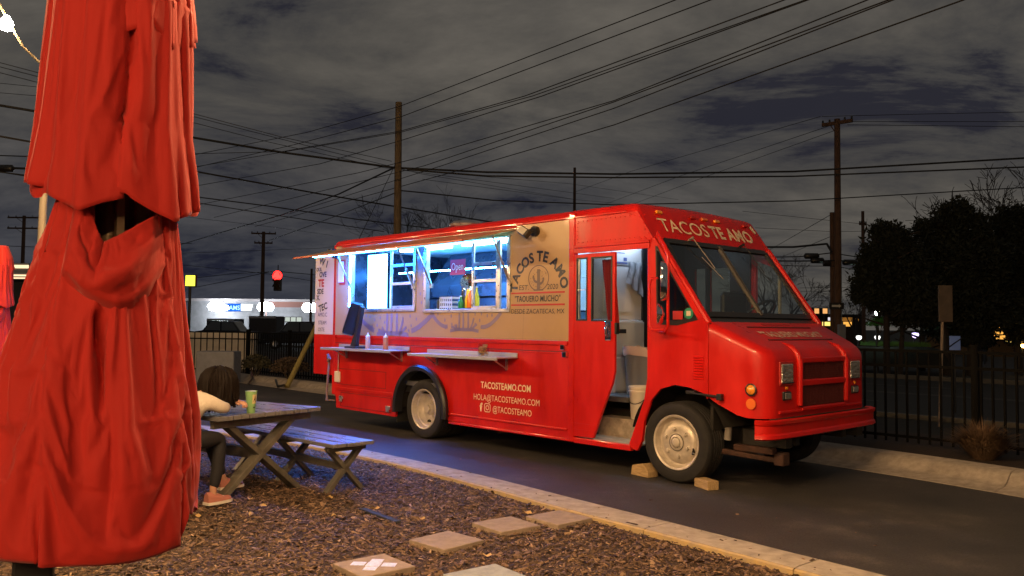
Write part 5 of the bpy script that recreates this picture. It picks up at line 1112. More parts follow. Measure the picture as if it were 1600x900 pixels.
# ================================================================== FOLDED UMBRELLAS
def fold_surface(cx, cy, prof, hem, top, creases, n=150, nz=44, back=1.0, seed=0, thick=True):
    """prof(z)->(offset x, radius); hem(theta), top(theta)-> z limits; creases: (theta at top, theta at hem, width, depth), sharp lines in the cloth"""
    rows = []
    ths = np.linspace(-PI, PI, n+1)[:-1]
    for j in range(nz):
        row = []
        for a in ths:
            z = top(a)+(hem(a)-top(a))*j/(nz-1); ox, R = prof(z); s = j/(nz-1); d = 0
            for t0, t1, w, dp in creases:
                c = t0+(t1-t0)*s+.03*math.sin(3.1*s+t0*5); x = (a-c+PI) % (2*PI)-PI
                ww = w*(1.0 if x > 0 else 1.9)
                d += dp*math.exp(-((x*x/(ww*ww)+.004)**.5))*(.75+.25*math.sin(2.5*s+t0*9))
            d += .016*math.sin(3*a+seed+3*z)+.008*math.sin(7*a-5*z+seed)+.004*math.sin(11*a+6*z)
            if a > -1.75 and a < 1.75:
                d += .030*(abs(NOI.noise(Vector((2.6*a+seed*3, seed, z*1.6+a*.8))))-.22) + .012*(abs(NOI.noise(Vector((6.5*a+seed, 3.1, z*3.2-a*1.4))))-.2)
            r = R*(1.095-d); row.append((cx+ox+r*math.sin(a), cy-r*math.cos(a)*back, z))
        rows.append(row)
    m = MB(); m.grid(rows, True); return m
def relax(o, n, nz, grow, frames, pin_rows=2, hold=None, base=.10):
    """let the cloth settle: a little slack, gravity and buckling, then keep the result as plain mesh"""
    me = o.data; vg = o.vertex_groups.new(name='held')
    for j in range(nz):
        for i in range(n):
            a = -PI+2*PI*i/n; w = 1.0 if j < pin_rows or abs(a) > 2.1 else 0.0
            if not w: w = max(base, hold(a, j/(nz-1)) if hold else 0)
            if w > 0: vg.add([j*n+i], w, 'REPLACE')
    cm = o.modifiers.new('cloth', 'CLOTH'); cs = cm.settings
    cs.vertex_group_mass = 'held'; cs.shrink_min = -grow; cs.shrink_max = -grow; cs.mass = .25; cs.quality = 6; cs.time_scale = 1.0; cs.pin_stiffness = 1.0
    cs.tension_stiffness = 60; cs.compression_stiffness = 60; cs.shear_stiffness = 20; cs.bending_stiffness = .45; cs.air_damping = 4; cs.tension_damping = 15; cs.compression_damping = 15; cs.shear_damping = 15
    cm.collision_settings.use_collision = False; cm.collision_settings.use_self_collision = False
    cm.point_cache.frame_start = 1; cm.point_cache.frame_end = frames+1
    for f in range(1, frames+1): SC.frame_set(f)
    dg = bpy.context.evaluated_depsgraph_get(); me2 = bpy.data.meshes.new_from_object(o.evaluated_get(dg)); o.modifiers.clear(); o.vertex_groups.clear(); o.data = me2; me2.name = me.name
    SC.frame_set(1)
ZP = lambda y: EYE+(490-y)*.001872   # heights read off the umbrella's silhouette at its own distance
def ZA(y, a, R=.27): return EYE+(490-y)*.001872*(1-R*max(0, math.cos(a))/2.72)   # the same on the side turned to the viewer, which is nearer
def pw(tab):
    xs = [t[0] for t in tab]
    def f(z):
        out = []
        for k in range(1, len(tab[0])): out.append(float(np.interp(z, xs, [t[k] for t in tab])))
        return out
    return f
def umbrella(loc, label, detail=True, rz=0.0):
    t = empty('patio_umbrella', loc, rz)
    k = .001872; kx = .00176
    # everything below in the umbrella's own axes: x right, -y towards the viewer, pole at x = 0
    C = 165
    def tab(rows_): return pw(sorted([(ZP(y)-0, (((l+r)/2)-C)*kx, (r-l)/2*kx) for y, l, r in rows_]))
    main = tab([(280, 100, 252), (310, 86, 264), (380, 56, 277), (450, 36, 288), (550, 8, 312), (620, -4, 328), (700, -12, 334), (790, -15, 334), (870, -14, 318)])
    midp = tab([(10, 70, 288), (60, 66, 292), (110, 60, 293), (190, 52, 293), (240, 42, 305), (265, 36, 311), (310, 34, 318)])
    topp = tab([(-160, 130, 230), (-60, 100, 268), (0, 88, 292), (40, 80, 298), (80, 78, 300)])
    pole = MB(); pole.box(-.05, .05, -.05, .05, .0, 1.25, Matrix.Translation(((73-C)*kx, .0, 0))); pole.obj('pole', BLACKM, t, bevel=.008)
    fr = MB(); fr.cyl((.0, 0, 1.0), (.0, 0, 2.7), .03, 14); fr.obj('mast', mat('bronze_tube', (.26, .18, .11), .45, metal=.4), t, smooth=50)
    for q in range(8):
        a = 2*PI*q/8+.25; rb = MB(); rb.beam((.12*math.sin(a), -.12*math.cos(a), 1.2), (.085*math.sin(a), -.085*math.cos(a), 2.6), .020, .030, up=(math.sin(a), -math.cos(a), 0)); rb.obj('rib', mat('bronze_tube', (.16, .10, .06), .4, metal=.6), t)
    def wrap(x): return (x+PI) % (2*PI)-PI
    def th_of(px, half): return math.asin(max(-1, min(1, px/half)))
    # main canopy
    ht = [(-3.2, 835), (-1.5, 790), (-1.2, 822), (-.7, 836), (-.3, 850), (.35, 851), (.62, 842), (.74, 836), (.84, 786), (1.5, 778), (2.2, 815), (3.2, 845)]
    hem = lambda a: ZA(float(np.interp(wrap(a), [h[0] for h in ht], [h[1] for h in ht])), a, .30)
    tt = [(-3.2, 285), (-1.2, 290), (-.62, 296), (-.30, 312), (-.16, 372), (.08, 420), (.30, 372), (.62, 316), (1.2, 318), (1.6, 300), (3.2, 285)]
    top = lambda a: ZA(float(np.interp(wrap(a), [h[0] for h in tt], [h[1] for h in tt])), a, .18)
    cr = [(-.55, -.42, .06, .10), (-.95, -.72, .10, -.06), (-1.25, -1.0, .06, .12), (.05, .12, .05, .05), (.34, .22, .09, -.045), (.70, .60, .05, -.07), (.86, .70, .045, .12), (1.05, .92, .05, .10), (1.28, 1.18, .05, .12), (-.15, -.12, .10, .04), (1.7, 1.7, .12, .22), (2.2, 2.2, .15, .22), (2.8, 2.8, .15, .2), (-1.65, -1.65, .12, .2), (-2.3, -2.3, .15, .22)]
    m = fold_surface(0, 0, main, hem, top, cr, n=260, nz=80, seed=1)
    # swell the belly of cloth that hangs between two ribs at the front, with its curved seam
    V = []
    for (x, y, z) in m.v:
        if y < 0:
            py = 490-(z-EYE)/k*2.72/(2.72+y); px = x/kx*2.72/(2.72+y)+C
            seam = 742-abs((px-190)/115)**2.2*34
            b_ = .016*math.exp(-((py-seam+34)/34)**2)*math.exp(-((px-195)/70)**2) - .005*math.exp(-((py-seam)/3.5)**2)
            b_ -= .060*math.exp(-((px-150-(py-480)*.14)/(9+max(0, py-480)*.03))**2)*smoothstep((py-462)/25)*smoothstep((640-py)/70)
            b_ += .012*math.exp(-((px-172-(py-520)*.10)/9)**2)*smoothstep((py-470)/40)*smoothstep((600-py)/50)
            y -= b_
        V.append((x, y, z))
    m.v = V
    cn = m.obj('canopy', FABRIC, t, smooth=80, recalc=False)
    relax(cn, 260, 80, .034, 20, 2, lambda a, s: .5 if any(abs(a-(c0+(c1-c0)*s)) < .03 for c0, c1 in ((-.55, -.42), (.86, .70), (-1.25, -1.0))) and s < .9 else 0.0)
    so = cn.modifiers.new('thick', 'SOLIDIFY'); so.thickness = .004; so.offset = 1
    # inner layer peeping out below the hem
    hem2 = lambda a: hem(a)-.012-.018*max(0, math.sin(2*a+.6))-.006*math.sin(5*a)
    inr = lambda z: [main(z)[0], main(z)[1]*.84]
    m = fold_surface(0, 0, inr, hem2, lambda a: hem(a)+.04, [(q, q, .12, .12) for q in np.linspace(-3, 3, 9)], n=130, nz=10, seed=5); m.obj('inner_fold', FABRIC, t, smooth=80, recalc=False)
    # the slack strap of cloth looped across the opening
    T = [(116, 304), (124, 303), (131, 302), (141, 330), (150, 352), (155, 368), (166, 362), (182, 353), (205, 338), (226, 324), (243, 314)]
    B = [(98, 420), (97, 426), (101, 430), (112, 434), (124, 441), (140, 450), (160, 462), (182, 474), (204, 470), (228, 448), (252, 398)]
    rows = []
    for j in range(25):
        s = j/24; row = []
        for i in range(61):
            u = i/60*10; i0 = min(9, int(u)); f = u-i0
            a = (T[i0][0]*(1-f)+T[i0+1][0]*f, T[i0][1]*(1-f)+T[i0+1][1]*f); b = (B[i0][0]*(1-f)+B[i0+1][0]*f, B[i0][1]*(1-f)+B[i0+1][1]*f)
            px = a[0]+(b[0]-a[0])*s; py = a[1]+(b[1]-a[1])*s; uu = i/60
            R = main(ZP(py)); xx = (px-C)*kx*.91; base = -math.sqrt(max(.0004, R[1]**2-(xx-R[0])**2))
            bulge = .028+.040*math.sin(PI*min(1, s*1.0))*math.sin(PI*(.12+.76*uu))
            bulge += .014*math.sin(s*9+uu*5)*smoothstep((uu-.35)/.3)*math.sin(PI*s) + .012*math.exp(-((uu-.22-.2*s)/.05)**2)*s - .02*math.exp(-((uu-.50)/.05)**2)*(1-s)
            if s > .85: bulge -= (s-.85)*.30
            yy = base-bulge*(1 if uu < .93 else (1-uu)/.07)*(1 if uu > .05 else .4+uu*12); row.append(((px-C)*kx*(1+yy/2.72), yy, EYE+(490-py)*k*(1+yy/2.72)))
        rows.append(row)
    m = MB(); m.grid(rows); o = m.obj('strap', FABRIC, t, smooth=80, recalc=False); relax(o, 61, 25, .05, 14, 1, None, .16); so = o.modifiers.new('thick', 'SOLIDIFY'); so.thickness = .004
    # middle tier
    h2 = [(-3.2, 280), (-1.45, 268), (-1.25, 268), (-.95, 272), (-.42, 303), (-.22, 290), (.0, 284), (.05, 276), (.17, 275), (.22, 282), (.60, 312), (.78, 303), (1.3, 291), (1.55, 280), (3.2, 280)]
    hemB = lambda a: ZA(float(np.interp(wrap(a), [h[0] for h in h2], [h[1] for h in h2])), a, .25)
    topB = lambda a: ZP(-5)
    crB = [(.07, .06, .042, .34), (-.26, -.42, .12, -.07), (-.22, -.98, .06, .09), (-.50, -.62, .06, .07), (-.05, -.10, .08, .04), (.54, .67, .10, -.08), (.43, .50, .045, .06), (.83, 1.05, .05, .10), (.25, .22, .13, -.03), (1.3, 1.35, .08, .15), (-1.25, -1.25, .08, .15), (1.7, 1.7, .12, .2), (2.2, 2.2, .15, .22), (2.9, 2.9, .15, .2), (-1.7, -1.7, .12, .2), (-2.4, -2.4, .15, .22)]
    m = fold_surface(0, 0, midp, hemB, topB, crB, n=240, nz=46, seed=3); o = m.obj('middle_tier', FABRIC, t, smooth=80, recalc=False); relax(o, 240, 46, .038, 20, 2, lambda a, s: .5 if abs(a-.065) < .03 and s < .9 else 0.0); so = o.modifiers.new('thick', 'SOLIDIFY'); so.thickness = .004; so.offset = 1
    hB2 = lambda a: hemB(a)-.012-.02*max(0, math.sin(2*a-1.9))-.03*math.exp(-((a+1.15)/.25)**2)-.02*math.exp(-((a-1.2)/.25)**2)
    m = fold_surface(0, 0, lambda z: [midp(z)[0], midp(z)[1]*.84], hB2, lambda a: hemB(a)+.03, [(q, q, .10, .14) for q in (-1.0, -.4, .1, .5, 1.1, 2, 2.7, -1.8, -2.5)], n=120, nz=8, seed=2); m.obj('middle_fold', FABRIC, t, smooth=80, recalc=False)
    # top flap
    h3 = [(-3.2, 30), (-1.4, 5), (-.8, 2), (-.30, 24), (.02, 12), (.08, -6), (.46, 38), (1.0, 26), (1.35, 18), (1.8, 20), (3.2, 30)]
    hemC = lambda a: ZA(float(np.interp(wrap(a), [h[0] for h in h3], [h[1] for h in h3])), a, .20)
    m = fold_surface(0, 0, lambda z: [topp(z)[0]+.02, topp(z)[1]*1.02+.004], hemC, lambda a: ZP(-160), [(-.30, -.30, .09, -.07), (.06, .06, .06, .22), (.46, .46, .07, -.08), (1.2, 1.2, .1, .1), (-1.1, -1.1, .1, .15), (2, 2, .2, .2), (-2, -2, .2, .2)], n=160, nz=24, seed=4); o = m.obj('top_flap', FABRIC, t, smooth=80, recalc=False); relax(o, 160, 24, .05, 14, 12, None, .10); so = o.modifiers.new('thick', 'SOLIDIFY'); so.thickness = .004; so.offset = 1
    return tag(t, label, 'umbrella', 'folded red umbrellas on the patio')
um = umbrella((D(165, 490, 2.45).x+.002, 2.45, 0), 'large folded red umbrella filling the left foreground', rz=math.atan2(1.188, 2.45))
u2 = copy_tree(um); u2.location = (-7.42, 12.0, -.03); u2.rotation_euler = (0, 0, .5); u2['label'] = 'folded red umbrella cut off by the left edge of the picture'
u2.scale = (1.05, 1.05, .96)

# ================================================================== FENCE, PLANTING, UTILITIES ALONG THE FAR KERB
FENCEM = mat('fence_black', (0.003, 0.003, 0.003), 0.75, spec=.15)
fence = empty('metal_fence', (0, 0, 0)); FY = 3.80
tag(fence, 'black metal picket fence running along the far kerb behind the truck', 'fence')
def fence_run(parent, a, b, step, zb=.12, zt_=1.29):
    a = Vector(a); b = Vector(b); d = (b-a); L = d.length; d.normalize(); n = int(L/step); pk = None
    for i in range(n):
        p = a+d*(step*(i+.5))
        if pk is None:
            m = MB(); m.box(-.0115, .0115, -.0115, .0115, 0, zt_-zb-.03); pk = m.obj('picket', FENCEM, parent); pk.location = p+Vector((0, 0, zb+.03)); pk.rotation_euler = (0, 0, math.atan2(d.y, d.x))
        else:
            c = pk.copy(); COL.objects.link(c); c.parent = parent; c.location = p+Vector((0, 0, zb+.03))
    for z in (zb+.10, zt_-.20, zt_-.015):
        m = MB(); m.beam(a+Vector((0, 0, z)), b+Vector((0, 0, z)), .03, .034); m.obj('rail', FENCEM, parent)
    k = max(1, int(round(L/2.4)))
    for i in range(k+1):
        p = a+d*(L*i/k); m = MB(); m.box(-.035, .035, -.035, .035, -.1, zt_+.05-zb, Matrix.Translation(p+Vector((0, 0, zb))) @ Matrix.Rotation(math.atan2(d.y, d.x), 4, 'Z')); m.box(-.042, .042, -.042, .042, zt_+.05-zb, zt_+.075-zb, Matrix.Translation(p+Vector((0, 0, zb))) @ Matrix.Rotation(math.atan2(d.y, d.x), 4, 'Z')); m.obj('post', FENCEM, parent)
cA, cB = W(-17.3, FY), W(1.50, FY)
fence_run(fence, cA, cB, .132); fence_run(fence, cB, W(6.3, FY-.9), .132)
f2 = empty('metal_fence', (0, 0, 0)); tag(f2, 'short side run of black fence in front of the pale wall at the left', 'fence')
fence_run(f2, cA+Vector((-.05, .05, 0)), cA+Vector((-4.6, 1.2, 0)), .20)
pw_ = MB(); p0 = cA+Vector((-5.5, 2.6, 0)); p1 = cA+Vector((-.3, 1.6, 0)); pw_.beam(p0+Vector((0, 0, .6)), p1+Vector((0, 0, .6)), .2, 1.3); o = pw_.obj('low_wall', mat('cream_wall', (.55, .50, .42), .8, noise=.1)); tag(o, 'pale cream low wall behind the left run of fence', 'wall')
ub = MB(); p = D(341, 600, 21.5); ub.box(-.48, .48, -.3, .3, 0, .80, Matrix.Translation((p.x, p.y, .02))); o = ub.obj('utility_box', mat('box_grey', (.20, .21, .23), .6, noise=.15), bevel=.03); tag(o, 'grey utility cabinet in front of the fence behind the girl', 'utility box')
def tuft(loc, R, H, n, m, name, label, cat, grass=False, seed=0):
    rg = random.Random(seed); t = empty(name, loc); b = MB()
    for i in range(n):
        a = rg.uniform(0, 2*PI); e = rg.uniform(.1, 1)**.6
        if grass:
            tip = Vector((math.cos(a)*R*e*rg.uniform(.6, 1.1), math.sin(a)*R*e, H*rg.uniform(.45, 1.0)*(1.15-.5*e))); r0 = Vector((math.cos(a)*R*.18*e, math.sin(a)*R*.18*e, 0)); mid = r0.lerp(tip, .55)+Vector((0, 0, H*.16)); s = Vector((-math.sin(a), math.cos(a), 0))*.006
            b.add([r0-s, r0+s, mid+s*.8, mid-s*.8, tip], [(0, 1, 2, 3), (3, 2, 4)])
        else:
            ph = rg.uniform(-.2, PI/2); p = Vector((R*e*math.cos(a)*math.cos(ph), R*e*math.sin(a)*math.cos(ph), H*.5+H*.5*e*math.sin(ph))); q = rg.uniform(.02, .045); u = Vector((rg.gauss(0, 1), rg.gauss(0, 1), rg.gauss(0, 1))).normalized()*q; v = u.orthogonal().normalized()*q*.6
            b.add([p-u, p+v, p+u, p-v], [(0, 1, 2, 3)])
    if not grass:
        s = MB()
        for k in range(9):
            a = k*.7; s.tube([(0.03*math.cos(a), .03*math.sin(a), 0), (R*.6*math.cos(a), R*.6*math.sin(a), H*.75)], .008, 4)
        s.obj('stems', mat('twig', (.06, .045, .03), .9), t)
    o = b.obj('blades' if grass else 'foliage', m, t, recalc=False); o['kind'] = 'stuff'
    return tag(t, label, cat)
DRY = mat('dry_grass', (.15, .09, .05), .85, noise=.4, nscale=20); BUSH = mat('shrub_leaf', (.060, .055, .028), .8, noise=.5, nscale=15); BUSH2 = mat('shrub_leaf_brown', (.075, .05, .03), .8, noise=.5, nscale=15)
q = W(1.72, 3.35, .10); tuft(q, .50, .48, 1500, DRY, 'grass_clump', 'tuft of dry tan ornamental grass before the right end of the fence', 'plant', True, 3)
q = W(-15.9, 3.35, .1); tuft(q, .42, .62, 1500, BUSH, 'shrub', 'rounded dark shrub by the fence just behind the girl', 'shrub', seed=1)
q = W(-14.15, 3.4, .1); tuft(q, .50, .60, 1600, BUSH2, 'shrub', 'brownish shrub by the fence, second one to the right of the girl', 'shrub', seed=2)
q = W(-18.4, 3.2, .1); tuft(q, .35, .5, 900, BUSH, 'shrub', 'small dark shrub by the fence at the left of the girl', 'shrub', seed=4)
hose = MB(); pts = [G(392, 582, .2), G(394, 592, .1), G(388, 600, .03)]; hose.tube(pts, .03, 6); o = hose.obj('bent_pipe', BLACKP, smooth=50); tag(o, 'short black bent pipe poking over the far kerb', 'pipe')
hose = MB(); pts = [G(431, 594, .2), G(434, 604, .10), G(450, 601, .06), G(468, 592, .16)]; hose.tube(pts, .03, 6); o = hose.obj('black_hose', BLACKP, smooth=50); tag(o, 'black hose lying over the far kerb by the yellow guy guard', 'hose')

# ------------------------------------------------------------------ poles and wires
def pole(u, vtop, dist, r, m, label, arms=(), lean=0.0, zbase=-.1, extra=None):
    top = D(u, vtop, dist); t = empty('utility_pole', (top.x, top.y, 0))
    b = MB(); b.tube([(-lean, 0, zbase), (0, 0, top.z)], [r*1.18, r*.85], 10); b.obj('shaft', m, t, smooth=50)
    for (dz, half, ang) in arms:
        dx, dy = math.cos(ang)*half, math.sin(ang)*half; b = MB(); b.beam((-dx, -dy, top.z-dz), (dx, dy, top.z-dz), .10, .12); b.obj('crossarm', m, t)
        for s in (-.95, -.5, .5, .95):
            b = MB(); b.lathe([(.03, 0), (.045, .03), (.03, .06), (.04, .09), (0, .12)], 8, Matrix.Translation((dx*s, dy*s, top.z-dz+.06))); b.obj('insulator', BLACKP, t, smooth=50)
        b = MB(); b.beam((-dx*.5, -dy*.5, top.z-dz), (0, 0, top.z-dz-.45), .03, .03); b.obj('brace', m, t)
    return tag(t, label, 'utility pole')
mp_ = pole(623, 160, 25, .115, POLEW, 'tall bare wooden pole rising behind the truck roof, lit tan', lean=-.05)
rp_ = pole(1308, 186, 30, .12, POLED, 'tall dark wooden pole with one tilted crossarm right of the truck', arms=((.14, .55, -.75),), lean=.02)
sp_ = MB(); q = D(1300, 332, 30.3); sp_.tube([(0, 0, -.1), (0, 0, q.z)], [.10, .085], 8); o = sp_.obj('stub_pole', POLED, loc=(q.x, q.y, 0), smooth=50); tag(o, 'shorter stub pole standing against the crossarm pole', 'utility pole')
pole(898, 262, 62, .12, POLED, 'far thin pole seen just above the cab end of the truck roof')
pole(412, 362, 66, .15, POLED, 'far pole with two crossarms left of the truck, behind the red signal', arms=((.15, .95, .1), (.9, .7, .1)))
pole(38, 337, 66, .15, POLED, 'far pole with two crossarms at the left edge beside the umbrella', arms=((.15, 1.3, 0), (1.0, 1.3, 0)))
pole(1348, 330, 48, .10, POLED, 'slim far pole between the crossarm pole and the dark evergreens', arms=((.75, .25, .4),))
pole(487, 420, 70, .11, POLED, 'far slim light pole close to the open rear door of the truck')
WG = 'overhead wires crossing the night sky'
def wire(pts, r=.011, label='thin black overhead wire crossing the night sky', sag=0.0, n=4):
    P = []
    for a, b in zip(pts[:-1], pts[1:]):
        k = 8
        for i in range(k): q = i/k; P.append(a.lerp(b, q)-Vector((0, 0, sag*4*q*(1-q))))
    P.append(pts[-1]); o0 = P[0]; m = MB(); m.tube([p-o0 for p in P], r, n); o = m.obj('power_line', WIRE, loc=o0, smooth=60, recalc=False); tag(o, label, 'wire', WG); return o
FAN = ['topmost', 'second', 'third', 'fourth', 'fifth', 'sixth', 'seventh', 'eighth', 'lowest']
LAB = ['upper of two thin cables slanting from the umbrella to the rear of the truck roof', 'lower of two thin cables slanting from the umbrella to the rear of the truck roof', 'thin line climbing to the tan pole just below the thicker climbing cable', 'thin wire falling from the umbrella to the tan pole, uppermost of three', 'thin wire falling past the tan pole and over the truck roof, lowest of three', 'thin wire falling past the tan pole and over the truck roof, middle of three', 'faint wire dropping from the tan pole toward the windshield top', 'faint wire from the tan pole reaching the far thin pole over the cab', 'upper wire rising from the far thin pole to the left tip of the crossarm', 'middle wire rising from behind the cab to the crossarm pole', 'lower wire rising from behind the cab to the crossarm pole', 'wire leaving the left tip of the crossarm to the right', 'wire leaving the middle of the crossarm to the right', 'wire leaving the right tip of the crossarm to the right', 'cable just under the heavy loop at the crossarm pole', 'thin cable under the splice cases at the crossarm pole', 'cable going right from the crossarm pole above its splice case', 'faint wire from the cab top past the slim far pole', 'faint wire right under the one from the cab top to the slim far pole', 'thin guy rising steeply to the stub pole top', 'thin guy rising to the middle of the stub pole', 'upper of three low lines behind the crossarm pole near the horizon', 'middle of three low lines behind the crossarm pole near the horizon', 'lowest of three low lines behind the crossarm pole near the horizon', 'black cable entering at the left edge above the one with the splice case', 'upper faint wire at the left edge beside the umbrella', 'lower faint wire at the left edge beside the umbrella', 'low wire crossing the twin-armed far pole at the left edge', 'span wire carrying the red traffic signal', 'wire rising from the lime sign to the red traffic signal', 'wire falling from the umbrella above the red traffic signal', 'wire crossing the far pole with crossarms left of the truck', 'wire slanting above the far pole with crossarms left of the truck']
def far(p, q, k=1.0): return q+(q-p)*k
for (z, pts, r) in ((7.75, ((373, 228), (479, 207), (625, 166), (1055, 0)), .011), (7.42, ((373, 246), (460, 226), (625, 183), (1110, 0)), .011), (7.0, ((310, 240), (440, 237), (625, 205), (820, 150), (1225, 0)), .012), (6.97, ((440, 238), (625, 207), (832, 150), (1258, 0)), .010),
                   (6.72, ((360, 281), (500, 256), (625, 220), (847, 150), (1262, 0)), .011), (6.1, ((430, 296), (560, 270), (660, 245), (960, 157), (1355, 0)), .010), (5.85, ((480, 304), (663, 259), (960, 159), (1388, 0)), .010), (5.8, ((560, 300), (690, 259), (960, 169), (1395, 0)), .010), (5.75, ((540, 315), (733, 262), (960, 195), (1505, 0)), .011)):
    P = [G(u, v, z) for u, v in pts]; P.append(far(P[-2], P[-1], .5)); P.insert(0, far(P[1], P[0], 1.2)); wire(P, r, FAN.pop(0)+' of the nine thin wires climbing from the tan pole to the upper right')
for pts, r, lab in (([(296, 214, 22), (440, 238, 23.5), (617, 262, 25), (760, 269, 25.5), (960, 272, 26), (1240, 268, 27), (1600, 247, 26), (1900, 225, 25)], .034, 'thick upper black cable running across the whole picture'),
                    ([(636, 265, 25), (760, 275, 25.5), (960, 277.5, 26), (1240, 275.5, 27), (1600, 261, 26), (1900, 245, 25)], .030, 'thick lower black cable running right from the tan pole'),
                    ([(300, 267, 22), (500, 303, 25), (620, 323, 27), (700, 336, 28), (800, 352, 30)], .030, 'thick cable slanting down from the umbrella to the truck roof'),
                    ([(618, 297, 25), (660, 301, 25.5), (771, 313, 26.5), (960, 320, 28), (1240, 314, 29), (1600, 293, 29), (1900, 270, 29)], .022, 'single sagging cable that just clears the truck cab'),
                    ([(270, 303, 25), (420, 322, 27), (560, 343, 29), (700, 360, 31)], .020, None), ([(270, 311, 26), (430, 336, 28), (600, 362, 31)], .016, None),
                    ([(290, 380, 60), (370, 356, 48), (440, 336, 38), (530, 303, 30), (616, 262, 25.1)], .026, 'cable climbing from the lower left to the tan pole'), ([(420, 376, 55), (500, 347, 42), (560, 324, 33), (616, 302, 25.1)], .018, None),
                    ([(296, 176, 22), (440, 214, 23), (612, 252, 25)], .010, None), ([(296, 190, 22), (420, 222, 23.5), (600, 262, 27), (960, 310, 45)], .009, None), ([(298, 181, 22), (520, 238, 25), (660, 272, 29), (900, 312, 50)], .009, None),
                    ([(660, 280, 28), (900, 312, 45), (1100, 330, 60)], .010, None), ([(660, 268, 27), (890, 287, 42), (1060, 312, 60)], .010, None), ([(898, 300, 62), (985, 268, 50), (1282, 182, 30)], .012, None), ([(930, 325, 62), (1060, 276, 46), (1298, 196, 30)], .012, None), ([(960, 330, 60), (1100, 277, 44), (1304, 204, 30)], .011, None),
                    ([(1284, 182, 30), (1450, 178, 31), (1600, 175, 32), (1800, 170, 33)], .012, None), ([(1312, 190, 30), (1600, 190, 32), (1800, 190, 33)], .012, None), ([(1324, 195, 30), (1600, 198, 32), (1800, 200, 33)], .012, None),
                    ([(1180, 386, 33), (1240, 386, 31.5), (1292, 381, 30.2), (1299, 393, 30)], .045, 'heavy cable loop bending down into the crossarm pole'), ([(1190, 402, 33), (1250, 401, 31), (1300, 395, 30)], .025, None), ([(1195, 407.5, 33), (1250, 408, 31.5), (1304, 407, 30), (1345, 409, 31), (1420, 420, 33)], .032, 'cable with splice cases at the crossarm pole, right of the truck'), ([(1200, 415, 33), (1304, 416, 30), (1340, 422, 31)], .016, None), ([(1310, 397, 30), (1350, 403, 32), (1420, 410, 34)], .026, None),
                    ([(1160, 330, 50), (1348, 350, 48), (1460, 372, 46)], .014, None), ([(1180, 356, 50), (1304, 362, 48), (1420, 360, 48)], .014, None), ([(1200, 392, 50), (1304, 332, 30)], .012, None), ([(1225, 400, 50), (1304, 367, 30)], .012, None), ([(1250, 450, 60), (1320, 449, 60), (1400, 449, 60)], .02, None), ([(1250, 455, 62), (1400, 456, 62)], .016, None), ([(1240, 470, 62), (1400, 470, 62)], .014, None),
                    ([(0, 243, 24), (60, 245, 24), (140, 247, 24)], .02, None), ([(0, 262, 24), (60, 264, 24), (140, 262, 24)], .04, 'thick cable with a splice case left of the umbrella'), ([(0, 130, 24), (60, 136, 24), (120, 140, 24)], .009, None), ([(0, 145, 24), (60, 150, 24), (120, 155, 24)], .009, None), ([(0, 384, 66), (60, 386, 66), (140, 384, 66)], .03, None),
                    ([(290, 436, 60), (360, 428, 55), (433, 424, 45), (500, 430, 50)], .02, None), ([(290, 452, 60), (360, 438, 55), (420, 425, 46)], .02, None), ([(296, 415, 60), (420, 428, 52), (500, 441, 50)], .018, None), ([(300, 395, 55), (500, 388, 60), (560, 380, 66)], .014, None), ([(300, 340, 50), (420, 354, 56), (520, 368, 64)], .014, None)):
    P = [D(u, v, d) for u, v, d in pts]
    if 200 < pts[0][0] < 340: P.insert(0, far(P[1], P[0], 2.6 if pts[0][2] < 30 else .9))
    if 0 <= pts[0][0] < 5: P.insert(0, far(P[1], P[0], 4.0)); P.append(far(P[-2], P[-1], 2.0))
    wire(P, r, lab or (LAB.pop(0) if LAB else 'thin black overhead wire crossing the night sky'))
spl = MB()
for (u, v, d, l) in ((1268, 400, 30.6, .55), (1277, 407, 30.6, .5), (1292, 411, 30.3, .3), (1328, 410, 30.5, .55), (8, 263, 24, .5)):
    p = D(u, v, d); b = MB(); b.tube([(-l/2, 0, 0), (-l/2*.8, 0, 0), (l/2*.8, 0, 0), (l/2, 0, 0)], [.05, .11, .11, .05], 10); o = b.obj('splice_case', BLACKP, loc=p, smooth=50)
    tag(o, {1268: 'upper black splice case on the cables left of the crossarm pole', 1277: 'lower black splice case on the cables left of the crossarm pole', 1292: 'small splice case hanging close to the crossarm pole', 1328: 'black splice case on the cable right of the crossarm pole', 8: 'black splice case on the thick cable at the left edge'}[u], 'splice case', 'splice cases on the cables')
# guy with its yellow guard
ga = G(448, 605, .03); gb = D(620, 252, 25); k = .245
gd = MB(); gd.tube([(0, 0, 0), tuple((gb-ga)*k)], .062, 10); o = gd.obj('guy_guard', mat('guard_yellow', (.30, .24, .07), .6, noise=.2, nscale=6), loc=ga, smooth=50); tag(o, 'leaning yellow guy-wire guard rising over the fence beside the truck', 'guy guard')
wire([ga+(gb-ga)*k, gb], .010, 'guy wire going up from the yellow guard to the tan pole')
# one-way sign on the crossarm pole
os_ = empty('one_way_sign', D(1307, 478, 29.8)); b = MB(); b.box(-.26, .26, -.01, .01, -.12, .12); b.obj('sign_plate', mat('sign_black', (.02, .02, .02), .5), os_); b = MB(); b.add([(-.17, -.013, -.035), (.08, -.013, -.035), (.08, -.013, -.07), (.17, -.013, 0), (.08, -.013, .07), (.08, -.013, .035), (-.17, -.013, .035)], [(0, 1, 2, 3, 4, 5, 6)]); b.obj('arrow', mat('sign_white_far', (.7, .68, .6), .5), os_); tag(os_, 'small black sign with a white arrow on the crossarm pole', 'sign')
b = MB(); b.box(-.12, .12, -.1, .1, -.3, .3); p = D(1315, 520, 29.6); o = b.obj('meter_box', mat('box_grey', (.30, .31, .33), .6), loc=p, bevel=.02); tag(o, 'grey meter box low on the crossarm pole', 'box')
